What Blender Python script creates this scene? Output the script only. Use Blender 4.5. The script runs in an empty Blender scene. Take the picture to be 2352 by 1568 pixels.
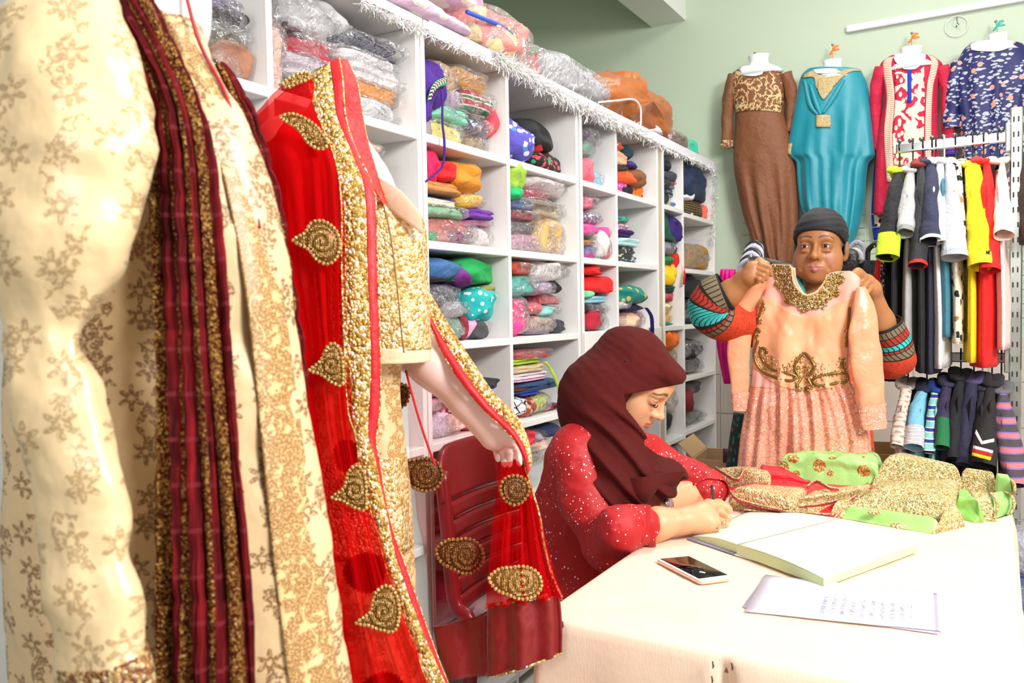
import bpy, math, random
import numpy as np
from mathutils import Vector, Matrix, Quaternion

random.seed(7); np.random.seed(7)
SC = bpy.context.scene
COL = SC.collection

# ------------------------------------------------------------------ camera
W, H, F = 2352, 1568, 1865.0
YAW, PIT, ROLL, CH = math.radians(30.7), math.radians(-2.2), math.radians(1.0), 1.30
_f = np.array([-math.sin(YAW)*math.cos(PIT), math.cos(YAW)*math.cos(PIT), math.sin(PIT)])
_r = np.cross(_f, [0, 0, 1.0]); _r /= np.linalg.norm(_r); _u = np.cross(_r, _f)
CR = _r*math.cos(ROLL) - _u*math.sin(ROLL)
CU = _u*math.cos(ROLL) + _r*math.sin(ROLL)
CF = _f
CP = np.array([0.0, 0.0, CH])
cam = bpy.data.cameras.new('camera'); cam_o = bpy.data.objects.new('camera', cam); COL.objects.link(cam_o)
cam.sensor_width = 36.0; cam.lens = 36.0*F/W; cam.clip_start = 0.05
M = Matrix(((CR[0], CU[0], -CF[0], CP[0]), (CR[1], CU[1], -CF[1], CP[1]), (CR[2], CU[2], -CF[2], CP[2]), (0, 0, 0, 1)))
cam_o.matrix_world = M
cam.dof.use_dof = True; cam.dof.focus_distance = 2.25; cam.dof.aperture_fstop = 7.1
SC.camera = cam_o

# ------------------------------------------------------------------ world, lamps, exposure
wd = bpy.data.worlds.new('world'); SC.world = wd; wd.use_nodes = True
wd.node_tree.nodes['Background'].inputs[0].default_value = (1.0, 0.98, 0.96, 1)
wd.node_tree.nodes['Background'].inputs[1].default_value = 0.2

def area(name, loc, tgt, size, power, col=(1, 1, 1)):
    l = bpy.data.lights.new(name, 'AREA'); l.shape = 'SQUARE'; l.size = size; l.energy = power; l.color = col
    o = bpy.data.objects.new(name, l); COL.objects.link(o); o.location = loc
    d = Vector(tgt) - Vector(loc); o.rotation_euler = d.to_track_quat('-Z', 'Y').to_euler()
    return o
area('studio_lamp_main', (1.72, 0.55, 2.75), (-0.8, 3.0, 0.9), 0.9, 104, (1.0, 0.985, 0.97))
area('studio_lamp_camera', (-0.15, -1.45, 2.25), (-0.8, 2.2, 1.1), 0.7, 16, (1.0, 0.985, 0.97))
area('back_wall_fill', (-0.35, 3.1, 3.42), (-0.35, 3.1, 0), 0.8, 26, (1.0, 0.99, 0.97))  # added fill above the frame, no visible fixture, brightens the back wall
SC.view_settings.view_transform = 'Standard'; SC.view_settings.look = 'None'
SC.view_settings.gamma = 1.0; SC.view_settings.use_curve_mapping = False
SC.view_settings.exposure = 0.54
SC.cycles.transparent_max_bounces = 32
SC.cycles.max_bounces = 10

# ------------------------------------------------------------------ pixel -> place
def ray(x, y): return CF + CR*((x-W/2)/F) + CU*((H/2-y)/F)
def at(x, y, **k):
    d = ray(x, y)
    if 'X' in k: t = (k['X']-CP[0])/d[0]
    elif 'Y' in k: t = (k['Y']-CP[1])/d[1]
    elif 'Z' in k: t = (k['Z']-CP[2])/d[2]
    else: t = k['D']
    return CP + d*t
class Zm:                                   # reads coordinates of an enlarged view of the photograph
    def __init__(s, x, y, k): s.x, s.y, s.k = x, y, k
    def __call__(s, p): return (s.x+p[0]/s.k, s.y+p[1]/s.k)

# ------------------------------------------------------------------ noise
_tab = np.random.RandomState(3).rand(65536)
def _hash(ix, iy, iz):
    h = (ix.astype(np.int64)*73856093) ^ (iy.astype(np.int64)*19349663) ^ (iz.astype(np.int64)*83492791)
    return _tab[(h ^ (h >> 13)) & 65535]
def vnoise(P):
    P = np.asarray(P, float); I = np.floor(P).astype(int); Fr = P-I; w = Fr*Fr*(3-2*Fr)
    o = 0
    for dx in (0, 1):
        for dy in (0, 1):
            for dz in (0, 1):
                ww = (w[..., 0] if dx else 1-w[..., 0])*(w[..., 1] if dy else 1-w[..., 1])*(w[..., 2] if dz else 1-w[..., 2])
                o = o + ww*_hash(I[..., 0]+dx, I[..., 1]+dy, I[..., 2]+dz)
    return o*2-1
def fbm(P, oct=3):
    a, s = 1.0, 0
    P = np.asarray(P, float)
    for i in range(oct): s = s+a*vnoise(P*(2**i)+i*17.3); a *= .5
    return s
def ridge(P): return 1-2*np.abs(vnoise(P))

# ------------------------------------------------------------------ scene objects
BASE = {}
def _link(o, parent, base):
    COL.objects.link(o)
    if parent is not None: o.parent = parent; BASE[o.name] = BASE[parent.name]
    else: o.location = base; BASE[o.name] = np.array(base, float)
def tag(o, label=None, cat=None, group=None, kind=None):
    if label: o['label'] = label
    if cat: o['category'] = cat
    if group: o['group'] = group
    if kind: o['kind'] = kind
    return o
def thing(name, label, cat, base, group=None):
    o = bpy.data.objects.new(name, None); o.empty_display_size = .05
    _link(o, None, base); return tag(o, label, cat, group)
def mk(name, V, Fs, mat, parent=None, base=None, smooth=True, uv=None, label=None, cols=None, mats=None, mi=None, auto=None):
    V = np.asarray(V, float).reshape(-1, 3)
    b = BASE[parent.name] if parent is not None else (np.array(base, float) if base is not None else np.array([(V[:, 0].min()+V[:, 0].max())/2, (V[:, 1].min()+V[:, 1].max())/2, V[:, 2].min()]))
    me = bpy.data.meshes.new(name)
    L = V-b
    if isinstance(Fs, np.ndarray):
        nf, k = Fs.shape
        me.vertices.add(len(L)); me.vertices.foreach_set('co', L.ravel())
        me.loops.add(nf*k); me.loops.foreach_set('vertex_index', Fs.astype(np.int32).ravel())
        me.polygons.add(nf); me.polygons.foreach_set('loop_start', np.arange(0, nf*k, k, dtype=np.int32))
        me.update(calc_edges=True); me.validate()
    else:
        me.from_pydata(L.tolist(), [], Fs)
    if smooth: me.polygons.foreach_set('use_smooth', np.ones(len(me.polygons), bool))
    if uv is not None:
        ul = me.uv_layers.new(name='UVMap'); vi = np.empty(len(me.loops), np.int32); me.loops.foreach_get('vertex_index', vi)
        ul.data.foreach_set('uv', np.asarray(uv, np.float32)[vi].ravel())
    if cols is not None:
        ca = me.color_attributes.new('Col', 'FLOAT_COLOR', 'POINT')
        c4 = np.ones((len(V), 4), np.float32); c4[:, :3] = cols; ca.data.foreach_set('color', c4.ravel())
    if mats:
        for m_ in mats: me.materials.append(m_)
        me.polygons.foreach_set('material_index', np.asarray(mi, np.int32))
    elif mat is not None: me.materials.append(mat)
    me.update()
    if auto is not None:
        try: me.set_sharp_from_angle(angle=math.radians(auto))
        except Exception: pass
    o = bpy.data.objects.new(name, me); _link(o, parent, b)
    if label: o['label'] = label
    return o
def join(parts):
    Vs, Fs, n = [], [], 0
    for V, Fc in parts:
        V = np.asarray(V, float); Vs.append(V)
        Fs += [[int(i)+n for i in f] for f in Fc]; n += len(V)
    return np.vstack(Vs), Fs

# ------------------------------------------------------------------ shapes (all in world metres)
def box(lo, hi, bev=0.0):
    (x0, y0, z0), (x1, y1, z1) = lo, hi
    if bev <= 0:
        V = np.array([(x0,y0,z0),(x1,y0,z0),(x1,y1,z0),(x0,y1,z0),(x0,y0,z1),(x1,y0,z1),(x1,y1,z1),(x0,y1,z1)], float)
        return V, [[0,3,2,1],[4,5,6,7],[0,1,5,4],[1,2,6,5],[2,3,7,6],[3,0,4,7]]
    bev = min(bev, (x1-x0)/2.01, (y1-y0)/2.01, (z1-z0)/2.01)
    V, idx = [], {}
    for ix, x in ((0,x0),(1,x1)):
        for iy, y in ((0,y0),(1,y1)):
            for iz, z in ((0,z0),(1,z1)):
                sx, sy, sz = (1,-1)[ix], (1,-1)[iy], (1,-1)[iz]
                idx[ix,iy,iz] = len(V)
                V += [(x, y+sy*bev, z+sz*bev), (x+sx*bev, y, z+sz*bev), (x+sx*bev, y+sy*bev, z)]
    Fc = []
    def q(a, ks): return [idx[k]+a for k in ks]
    Fc.append(q(0, [(0,0,0),(0,0,1),(0,1,1),(0,1,0)])); Fc.append(q(0, [(1,0,0),(1,1,0),(1,1,1),(1,0,1)]))
    Fc.append(q(1, [(0,0,0),(1,0,0),(1,0,1),(0,0,1)])); Fc.append(q(1, [(0,1,0),(0,1,1),(1,1,1),(1,1,0)]))
    Fc.append(q(2, [(0,0,0),(0,1,0),(1,1,0),(1,0,0)])); Fc.append(q(2, [(0,0,1),(1,0,1),(1,1,1),(0,1,1)]))
    for i in (0,1):
        for j in (0,1):
            Fc.append([idx[i,j,0]+0, idx[i,j,1]+0, idx[i,j,1]+1, idx[i,j,0]+1])
            Fc.append([idx[i,0,j]+0, idx[i,1,j]+0, idx[i,1,j]+2, idx[i,0,j]+2])
            Fc.append([idx[0,i,j]+1, idx[1,i,j]+1, idx[1,i,j]+2, idx[0,i,j]+2])
    for k in idx: Fc.append([idx[k], idx[k]+1, idx[k]+2])
    return np.array(V, float), Fc
def grid_faces(nu, nv, cu=False, cv=False):
    i = np.arange(nu if cu else nu-1); j = np.arange(nv if cv else nv-1)
    I, J = np.meshgrid(i, j, indexing='ij'); I2 = (I+1) % nu; J2 = (J+1) % nv
    return np.stack([I*nv+J, I2*nv+J, I2*nv+J2, I*nv+J2], -1).reshape(-1, 4)
def crom(P, n, closed=False):               # Catmull-Rom through P (k,d), n samples
    P = np.asarray(P, float); k = len(P)
    if k == 2: return P[0]+(P[1]-P[0])*np.linspace(0, 1, n)[:, None]
    t = np.linspace(0, k if closed else k-1, n, endpoint=not closed); i = np.minimum(t.astype(int), (k if closed else k-1)-1); f = (t-i)[:, None]
    g = (lambda j: P[j % k]) if closed else (lambda j: np.where((j < 0)[:, None], 2*P[0]-P[1], np.where((j > k-1)[:, None], 2*P[-1]-P[-2], P[np.clip(j, 0, k-1)])))
    a, b, c, d = g(i-1), g(i), g(i+1), g(i+2)
    return .5*((2*b)+(c-a)*f+(2*a-5*b+4*c-d)*f*f+(3*b-a-3*c+d)*f**3)
def tube(path, rad, nseg=12, n=None, cap=True, closed=False, flat=None, up=(0, 0, 1), fold=None):
    """swept ellipse; rad = list of radii (or (ra,rb)) at path points; returns V, quads(list), uv"""
    P = np.asarray(path, float); R = np.array([r if hasattr(r, '__len__') else (r, r) for r in rad], float)
    if n is None: n = max(2, (len(P)-1)*5+1) if len(P) > 2 else 2
    C = crom(P, n, closed); RR = crom(R, n, closed)
    T = (np.roll(C, -1, 0)-np.roll(C, 1, 0)) if closed else np.gradient(C, axis=0)
    T /= np.linalg.norm(T, axis=1)[:, None]+1e-12
    u0 = np.array(up, float); A = np.zeros_like(C)
    for i in range(n):
        a = u0-T[i]*(u0@T[i])
        if np.linalg.norm(a) < 1e-4: a = np.cross(T[i], [1, 0, 0.3])
        A[i] = a/np.linalg.norm(a)
        if i and A[i]@A[i-1] < 0: A[i] = -A[i]
        if i: u0 = A[i]*.0+np.array(up, float)
    B = np.cross(T, A); th = np.linspace(0, 2*np.pi, nseg, endpoint=False)
    k = np.ones((n, nseg))
    if fold is not None: k = fold(np.linspace(0, 1, n)[:, None], th[None, :])
    V = C[:, None]+A[:, None]*(np.cos(th)[None, :, None]*(RR[:, 0:1]*k)[..., None])+B[:, None]*(np.sin(th)[None, :, None]*(RR[:, 1:2]*k)[..., None])
    L = np.concatenate([[0], np.cumsum(np.linalg.norm(np.diff(C, axis=0), axis=1))])
    uv = np.stack([np.broadcast_to(th/(2*np.pi), (n, nseg)), np.broadcast_to(L[:, None], (n, nseg))], -1).reshape(-1, 2)
    Fc = grid_faces(n, nseg, closed, True).tolist()
    V = V.reshape(-1, 3)
    if cap and not closed:
        Fc.append(list(range(nseg))); Fc.append([(n-1)*nseg+i for i in range(nseg)][::-1])
    return V, Fc, uv
def sheet(rows, nu=40, nv=40, ripple=None):
    """rows of control points (world) -> smooth grid; returns V grid (nu,nv,3), normals"""
    G = np.array(rows, float)                                 # (a,b,3)
    A = np.stack([crom(G[:, j], nu) for j in range(G.shape[1])], 1)   # (nu,b,3)
    B = np.stack([crom(A[i], nv) for i in range(nu)], 0)
    return B
def gnormals(B):
    du = np.gradient(B, axis=0); dv = np.gradient(B, axis=1); n = np.cross(du, dv)
    return n/(np.linalg.norm(n, axis=-1, keepdims=True)+1e-12)
def solid(B, th):                             # grid (nu,nv,3) -> closed thin solid
    nu, nv = B.shape[:2]; N = gnormals(B)
    V = np.concatenate([(B+N*th/2).reshape(-1, 3), (B-N*th/2).reshape(-1, 3)])
    f = grid_faces(nu, nv); n = nu*nv
    Fc = np.concatenate([f, f[:, ::-1]+n])
    e = []
    ring = [i*nv for i in range(nu)]+[(nu-1)*nv+j for j in range(1, nv)]+[i*nv+nv-1 for i in range(nu-2, -1, -1)]+[j for j in range(nv-2, 0, -1)]
    for a, b in zip(ring, ring[1:]+ring[:1]): e.append([b, a, a+n, b+n])
    return V, np.concatenate([Fc, np.array(e)])
def grid_uv(B, both=False):
    nu, nv = B.shape[:2]
    Lu = np.concatenate([np.zeros((1, nv)), np.cumsum(np.linalg.norm(np.diff(B, axis=0), axis=2), 0)])
    Lv = np.concatenate([np.zeros((nu, 1)), np.cumsum(np.linalg.norm(np.diff(B, axis=1), axis=2), 1)], 1)
    uv = np.stack([Lv, Lu], -1).reshape(-1, 2)
    return np.concatenate([uv, uv]) if both else uv
def ball(c, r, n=8, m=12):
    r = np.array(r if hasattr(r, '__len__') else (r, r, r), float)
    th = np.linspace(0, np.pi, n); ph = np.linspace(0, 2*np.pi, m, endpoint=False)
    V = np.stack([np.sin(th)[:, None]*np.cos(ph), np.sin(th)[:, None]*np.sin(ph), np.cos(th)[:, None]+0*ph], -1)*r+np.array(c)
    return V.reshape(-1, 3), grid_faces(n, m, False, True).tolist()
def ring_loft(rings, caps=(True, True)):      # rings (n, k, 3) closed sections
    R = np.array(rings, float); n, k = R.shape[:2]
    Fc = grid_faces(n, k, False, True).tolist()
    if caps[0]: Fc.append(list(range(k)))
    if caps[1]: Fc.append([(n-1)*k+i for i in range(k)][::-1])
    return R.reshape(-1, 3), Fc

# ------------------------------------------------------------------ signed distance modelling
class Sdf:
    def __init__(s): s.p = []; s.disp = None
    def cone(s, a, b, ra, rb, k=.02, sub=False): s.p.append(('c', np.array(a, float), np.array(b, float), ra, rb, k, sub)); return s
    def chain(s, pts, rs, k=.01):
        for i in range(len(pts)-1): s.cone(pts[i], pts[i+1], rs[i], rs[i+1], k)
        return s
    def ell(s, c, r, R=None, k=.02, sub=False): s.p.append(('e', np.array(c, float), np.array(r, float)*np.ones(3), None if R is None else np.array(R, float), k, sub)); return s
    def _d(s, q, P):
        if q[0] == 'c':
            a, b, ra, rb = q[1:5]; ba = b-a; t = np.clip(((P-a)@ba)/(ba@ba+1e-12), 0, 1)
            return np.linalg.norm(P-a-t[..., None]*ba, axis=-1)-(ra+(rb-ra)*t)
        c, r, R = q[1:4]; L = P-c
        if R is not None: L = L@R.T
        k0 = np.linalg.norm(L/r, axis=-1); k1 = np.linalg.norm(L/(r*r), axis=-1)+1e-9
        return k0*(k0-1)/k1
    def _bb(s, q):
        if q[0] == 'c':
            r = max(q[3], q[4]); return np.minimum(q[1], q[2])-r, np.maximum(q[1], q[2])+r
        r = q[2].max() if q[3] is not None else q[2]; return q[1]-r, q[1]+r
    @staticmethod
    def _cmb(D, d, k, sub):
        if sub:
            d = -d; h = np.maximum(k-np.abs(D-d), 0)/k; return np.maximum(D, d)+h*h*k*.25
        h = np.maximum(k-np.abs(D-d), 0)/k; return np.minimum(D, d)-h*h*k*.25
    def at(s, P):
        D = np.full(P.shape[:-1], 9.0)
        for q in s.p: D = s._cmb(D, s._d(q, P), q[-2], q[-1])
        if s.disp is not None: D = D+s.disp(P)
        return D
    def mesh(s, h=.005, sub=0, lo=None, hi=None, cut=None):
        bb = [s._bb(q) for q in s.p if not q[-1]]
        l = np.min([b[0] for b in bb], 0)-3*h-.01; u = np.max([b[1] for b in bb], 0)+3*h+.01
        if lo is not None: l = np.maximum(l, lo)
        if hi is not None: u = np.minimum(u, hi)
        n = np.ceil((u-l)/h).astype(int)+1
        ax = [l[i]+h*np.arange(n[i]) for i in range(3)]
        D = np.full(n, 9.0)
        for q in s.p:
            a, b = s._bb(q); m = q[-2]+.02
            i0 = np.clip(((a-m-l)/h).astype(int), 0, n-1); i1 = np.clip(((b+m-l)/h).astype(int)+2, 1, n)
            if (i1 <= i0).any(): continue
            G = np.stack(np.meshgrid(*[ax[i][i0[i]:i1[i]] for i in range(3)], indexing='ij'), -1)
            sl = tuple(slice(i0[i], i1[i]) for i in range(3))
            D[sl] = s._cmb(D[sl], s._d(q, G), q[-2], q[-1])
        if s.disp is not None or cut is not None:
            msk = D < .12; G = np.stack(np.meshgrid(*ax, indexing='ij'), -1)[msk]
            if s.disp is not None: D[msk] = D[msk]+s.disp(G)
            if cut is not None: D[msk] = np.maximum(D[msk], cut(G))
        D[[0, -1]] = np.maximum(D[[0, -1]], h*.5); D[:, [0, -1]] = np.maximum(D[:, [0, -1]], h*.5); D[:, :, [0, -1]] = np.maximum(D[:, :, [0, -1]], h*.5)
        V, Fc = surfnet(D, l, h)
        f = s.at if cut is None else (lambda P: np.maximum(s.at(P), cut(P)))
        for k in range(sub): V, Fc = subdiv(V, Fc)
        if sub:
            for it in range(2):
                d = f(V); e = h*.25
                g = np.stack([(f(V+np.eye(3)[i]*e)-d)/e for i in range(3)], -1)
                st = np.clip(d, -h, h)[:, None]*g/(np.sum(g*g, -1, keepdims=True)+.05)
                V = V-st
        return V, Fc
def surfnet(D, l, h):
    n = D.shape; S = D < 0
    c = np.zeros((n[0]-1, n[1]-1, n[2]-1), int)
    off = [(i, j, k) for i in (0, 1) for j in (0, 1) for k in (0, 1)]
    for i, j, k in off: c += S[i:n[0]-1+i, j:n[1]-1+j, k:n[2]-1+k]
    act = np.argwhere((c > 0) & (c < 8)); idm = -np.ones(c.shape, int); idm[tuple(act.T)] = np.arange(len(act))
    acc = np.zeros((len(act), 3)); cnt = np.zeros(len(act))
    val = {o: D[act[:, 0]+o[0], act[:, 1]+o[1], act[:, 2]+o[2]] for o in off}
    for a in off:
        for ax in range(3):
            if a[ax]: continue
            b = tuple(1 if q == ax else a[q] for q in range(3)); va, vb = val[a], val[b]
            m = (va < 0) != (vb < 0); t = np.where(m, va/(va-vb+1e-15), 0)
            p = np.repeat(np.array(a, float)[None], len(act), 0); p[:, ax] += t
            acc += p*m[:, None]; cnt += m
    V = l+h*(act+acc/cnt[:, None])
    Fs = []
    for ax in range(3):
        o1, o2 = [(1, 2), (2, 0), (0, 1)][ax]
        sl = [slice(None)]*3; sa = sl.copy(); sb = sl.copy(); sa[ax] = slice(0, n[ax]-1); sb[ax] = slice(1, n[ax])
        A, B = S[tuple(sa)], S[tuple(sb)]
        e = np.argwhere(A != B); ok = (e[:, o1] > 0) & (e[:, o2] > 0) & (e[:, o1] < n[o1]-1) & (e[:, o2] < n[o2]-1); e = e[ok]
        fl = A[tuple(e.T)]
        def g(d1, d2):
            q = e.copy(); q[:, o1] -= d1; q[:, o2] -= d2; return idm[tuple(q.T)]
        q = np.stack([g(1, 1), g(0, 1), g(0, 0), g(1, 0)], -1); q[~fl] = q[~fl][:, ::-1]
        Fs.append(q)
    return V, np.concatenate(Fs)
def subdiv(V, Fc):
    nV = len(V); E = np.concatenate([Fc[:, [i, (i+1) % 4]] for i in range(4)]); E.sort(1)
    U, inv = np.unique(E, axis=0, return_inverse=True); inv = inv.reshape(4, -1).T
    ev = (V[U[:, 0]]+V[U[:, 1]])/2; fv = V[Fc].mean(1); e0 = nV; f0 = nV+len(U)
    fi = f0+np.arange(len(Fc)); q = []
    for i in range(4): q.append(np.stack([Fc[:, i], e0+inv[:, i], fi, e0+inv[:, (i+3) % 4]], -1))
    return np.vstack([V, ev, fv]), np.concatenate(q)

# ------------------------------------------------------------------ materials
def lin(c):
    if isinstance(c, str):
        c = c.lstrip('#'); c = [int(c[i:i+2], 16)/255 for i in (0, 2, 4)]
    return tuple((x/12.92 if x <= .04045 else ((x+.055)/1.055)**2.4) for x in c)
class NT:
    def __init__(s, name):
        s.m = bpy.data.materials.new(name); s.m.use_nodes = True; s.t = s.m.node_tree; s.t.nodes.clear()
        s.out = s.n('OutputMaterial')
    def n(s, typ, **k):
        nd = s.t.nodes.new('ShaderNode'+typ)
        for a, v in k.items():
            if a[0] == 'i' and a[1:].isdigit(): s.set(nd.inputs[int(a[1:])], v)
            elif hasattr(nd, a): setattr(nd, a, v)
            else: s.set(nd.inputs[a.replace('_', ' ')], v)
        return nd
    def set(s, inp, v):
        if isinstance(v, bpy.types.NodeSocket): s.t.links.new(v, inp)
        elif isinstance(v, bpy.types.Node): s.t.links.new(v.outputs[0], inp)
        elif isinstance(v, (tuple, list)) and len(v) == 3 and inp.type == 'RGBA': inp.default_value = (*v, 1)
        else: inp.default_value = v
    def ramp(s, fac, stops, interp='LINEAR'):
        r = s.n('ValToRGB'); s.set(r.inputs[0], fac); cr = r.color_ramp; cr.interpolation = interp
        while len(cr.elements) < len(stops): cr.elements.new(.5)
        for e, (p, c) in zip(cr.elements, stops): e.position = p; e.color = (*c, 1) if len(c) == 3 else c
        return r
    def mix(s, fac, a, b, mode='MIX'):
        m = s.n('Mix'); m.data_type = 'RGBA'; m.blend_type = mode
        s.set(m.inputs[0], fac); s.set(m.inputs[6], a); s.set(m.inputs[7], b); return m.outputs[2]
    def math(s, op, a, b=None, c=None, clamp=False):
        m = s.n('Math'); m.operation = op; m.use_clamp = clamp; s.set(m.inputs[0], a)
        if b is not None: s.set(m.inputs[1], b)
        if c is not None: s.set(m.inputs[2], c)
        return m.outputs[0]
    def bsdf(s, **k):
        b = s.n('BsdfPrincipled')
        for a, v in k.items(): s.set(b.inputs[a.replace('_', ' ')], v)
        return b
    def bump(s, h, st=.3, d=.01):
        return s.n('Bump', Strength=st, Distance=d, Height=h).outputs[0]
    def co(s, kind='Object', scale=None, rot=None):
        c = s.n('TexCoord').outputs[kind]
        if scale is not None or rot is not None:
            mp = s.n('Mapping'); s.set(mp.inputs[0], c)
            if scale is not None: mp.inputs[3].default_value = scale if hasattr(scale, '__len__') else (scale,)*3
            if rot is not None: mp.inputs[2].default_value = rot
            c = mp.outputs[0]
        return c
    def fin(s, sh, disp=None):
        s.set(s.out.inputs[0], sh); return s.m
_mc = {}
def plain(c, rough=.7, metal=0.0, sheen=0.0, bump=0.0, bs=300, var=.0, key=None, spec=.5):
    k = ('plain', c, rough, metal, sheen, bump, bs, var, spec)
    if k in _mc: return _mc[k]
    t = NT('surface'); col = lin(c)
    if var:
        nz = t.n('TexNoise', Vector=t.co(), Scale=12.0, Detail=4.0)
        col = t.mix(nz.outputs[0], tuple(x*(1-var) for x in col), tuple(min(1, x*(1+var)) for x in col))
    b = t.bsdf(Base_Color=col, Roughness=rough, Metallic=metal, Specular_IOR_Level=spec)
    if sheen: b.inputs['Sheen Weight'].default_value = sheen; b.inputs['Sheen Roughness'].default_value = .4
    if bump:
        nz = t.n('TexNoise', Vector=t.co(), Scale=bs, Detail=3.0); t.set(b.inputs['Normal'], t.bump(nz.outputs[0], bump, .004))
    _mc[k] = t.fin(b); return _mc[k]
def cloth(c, pat=None, c2='#ffffff', c3='#101010', sc=60, rough=.8, wr=.45, sheen=.04):
    k = ('cloth', c, pat, c2, c3, sc, rough, wr)
    if k in _mc: return _mc[k]
    t = NT('cloth'); co = t.co(); col = lin(c); a, b2, b3 = lin(c), lin(c2), lin(c3)
    if pat == 'floral':
        dn = t.n('TexNoise', Vector=co, Scale=sc*.6, Detail=2.0)
        vv = t.n('VectorMath', operation='ADD'); t.set(vv.inputs[0], co); 
        sv = t.n('VectorMath', operation='SCALE'); t.set(sv.inputs[0], dn.outputs[1]); sv.inputs['Scale'].default_value = .9/sc; t.set(vv.inputs[1], sv.outputs[0])
        v = t.n('TexVoronoi', Vector=vv.outputs[0], Scale=float(sc))
        r = t.ramp(v.outputs[1], [(0, a), (.42, b2), (.62, a), (.75, b3), (.88, a)], 'CONSTANT')
        m = t.math('LESS_THAN', v.outputs[0], .52)
        col = t.mix(m, a, r.outputs[0])
    elif pat == 'stripe':
        w = t.n('TexWave', Vector=co, Scale=float(sc), bands_direction='Z', wave_profile='SIN')
        col = t.ramp(w.outputs[0], [(0, a), (.5, b2), (.8, b3)], 'CONSTANT').outputs[0]
    elif pat == 'check':
        w1 = t.n('TexWave', Vector=co, Scale=float(sc), bands_direction='Z'); w2 = t.n('TexWave', Vector=co, Scale=float(sc), bands_direction='Y')
        s = t.math('ADD', t.math('GREATER_THAN', w1.outputs[0], .5), t.math('GREATER_THAN', w2.outputs[0], .5))
        col = t.ramp(t.math('MULTIPLY', s, .5), [(0, a), (.4, b2), (.9, b3)], 'CONSTANT').outputs[0]
    elif pat == 'dots':
        v = t.n('TexVoronoi', Vector=co, Scale=float(sc))
        col = t.mix(t.math('LESS_THAN', v.outputs[0], .3), a, b2)
    elif pat == 'net':
        v = t.n('TexVoronoi', Vector=co, Scale=float(sc), feature='DISTANCE_TO_EDGE')
        col = t.mix(t.math('LESS_THAN', v.outputs[0], .08), a, b2)
    nz = t.n('TexNoise', Vector=co, Scale=20.0, Detail=5.0, Roughness=.55, Distortion=.8)
    b = t.bsdf(Base_Color=col, Roughness=rough, Sheen_Weight=sheen, Sheen_Roughness=.5)
    n3 = t.n('TexNoise', Vector=t.co(scale=(1, 1.6, .7)), Scale=75.0, Detail=3.0, Distortion=1.5)
    t.set(b.inputs['Normal'], t.bump(t.math('MULTIPLY_ADD', n3.outputs[0], .28, nz.outputs[0]), wr, .02))
    _mc[k] = t.fin(b); return _mc[k]
def satin(c, rough=.38, wr=.25, sc=18, key=0, c2=None):
    k = ('satin', c, rough, wr, sc, c2)
    if k in _mc: return _mc[k]
    t = NT('satin'); co = t.co()
    nz = t.n('TexNoise', Vector=co, Scale=float(sc), Detail=3.0)
    col = lin(c)
    b = t.bsdf(Base_Color=col, Roughness=rough, Sheen_Weight=.3, Sheen_Roughness=.3, Specular_IOR_Level=.7)
    t.set(b.inputs['Normal'], t.bump(nz.outputs[0], wr, .02))
    _mc[k] = t.fin(b); return _mc[k]
def sequin(cols, sc=260, rough=.35, metal=.55, bump=.6, coord='Object', key=None):
    k = ('sequin', tuple(cols), sc, rough, metal, bump)
    if k in _mc: return _mc[k]
    t = NT('beadwork'); co = t.co(coord)
    v = t.n('TexVoronoi', Vector=co, Scale=float(sc)); n = len(cols)
    sx = t.n('SeparateColor'); t.set(sx.inputs[0], v.outputs[1])
    r = t.ramp(sx.outputs[0], [(i/n, lin(c)) for i, c in enumerate(cols)], 'CONSTANT')
    big = t.n('TexNoise', Vector=co, Scale=sc*.09, Detail=2.0)
    col = t.mix(t.math('MULTIPLY', big.outputs[0], .35), r.outputs[0], lin(cols[0]))
    b = t.bsdf(Base_Color=col, Roughness=rough, Metallic=metal)
    hh = t.math('SUBTRACT', 1.0, v.outputs[0])
    t.set(b.inputs['Normal'], t.bump(hh, bump, .004))
    _mc[k] = t.fin(b); return _mc[k]
def plastic_wrap():
    if 'wrap' in _mc: return _mc['wrap']
    t = NT('clear_plastic'); co = t.co()
    v = t.n('TexVoronoi', Vector=co, Scale=36.0, feature='F1'); nz = t.n('TexNoise', Vector=co, Scale=38.0, Detail=3.0, Distortion=1.2)
    hgt = t.math('ADD', t.math('MULTIPLY', v.outputs[0], .7), nz.outputs[0])
    bp = t.bump(hgt, 1.0, .03)
    gl = t.n('BsdfGlossy', Color=(1, 1, 1), Roughness=.10); t.set(gl.inputs['Normal'], bp)
    df = t.n('BsdfDiffuse', Color=(.95, .95, .97)); t.set(df.inputs['Normal'], bp)
    tr = t.n('BsdfTransparent', Color=(.98, .98, .985))
    fr = t.n('LayerWeight', Blend=.32); t.set(fr.inputs['Normal'], bp)
    fac = t.math('MULTIPLY_ADD', fr.outputs[1], .75, .05, clamp=True)
    m1 = t.n('MixShader'); t.set(m1.inputs[0], .22); t.set(m1.inputs[1], gl); t.set(m1.inputs[2], df)
    m2 = t.n('MixShader'); t.set(m2.inputs[0], fac); t.set(m2.inputs[1], tr); t.set(m2.inputs[2], m1)
    _mc['wrap'] = t.fin(m2); return _mc['wrap']
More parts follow.
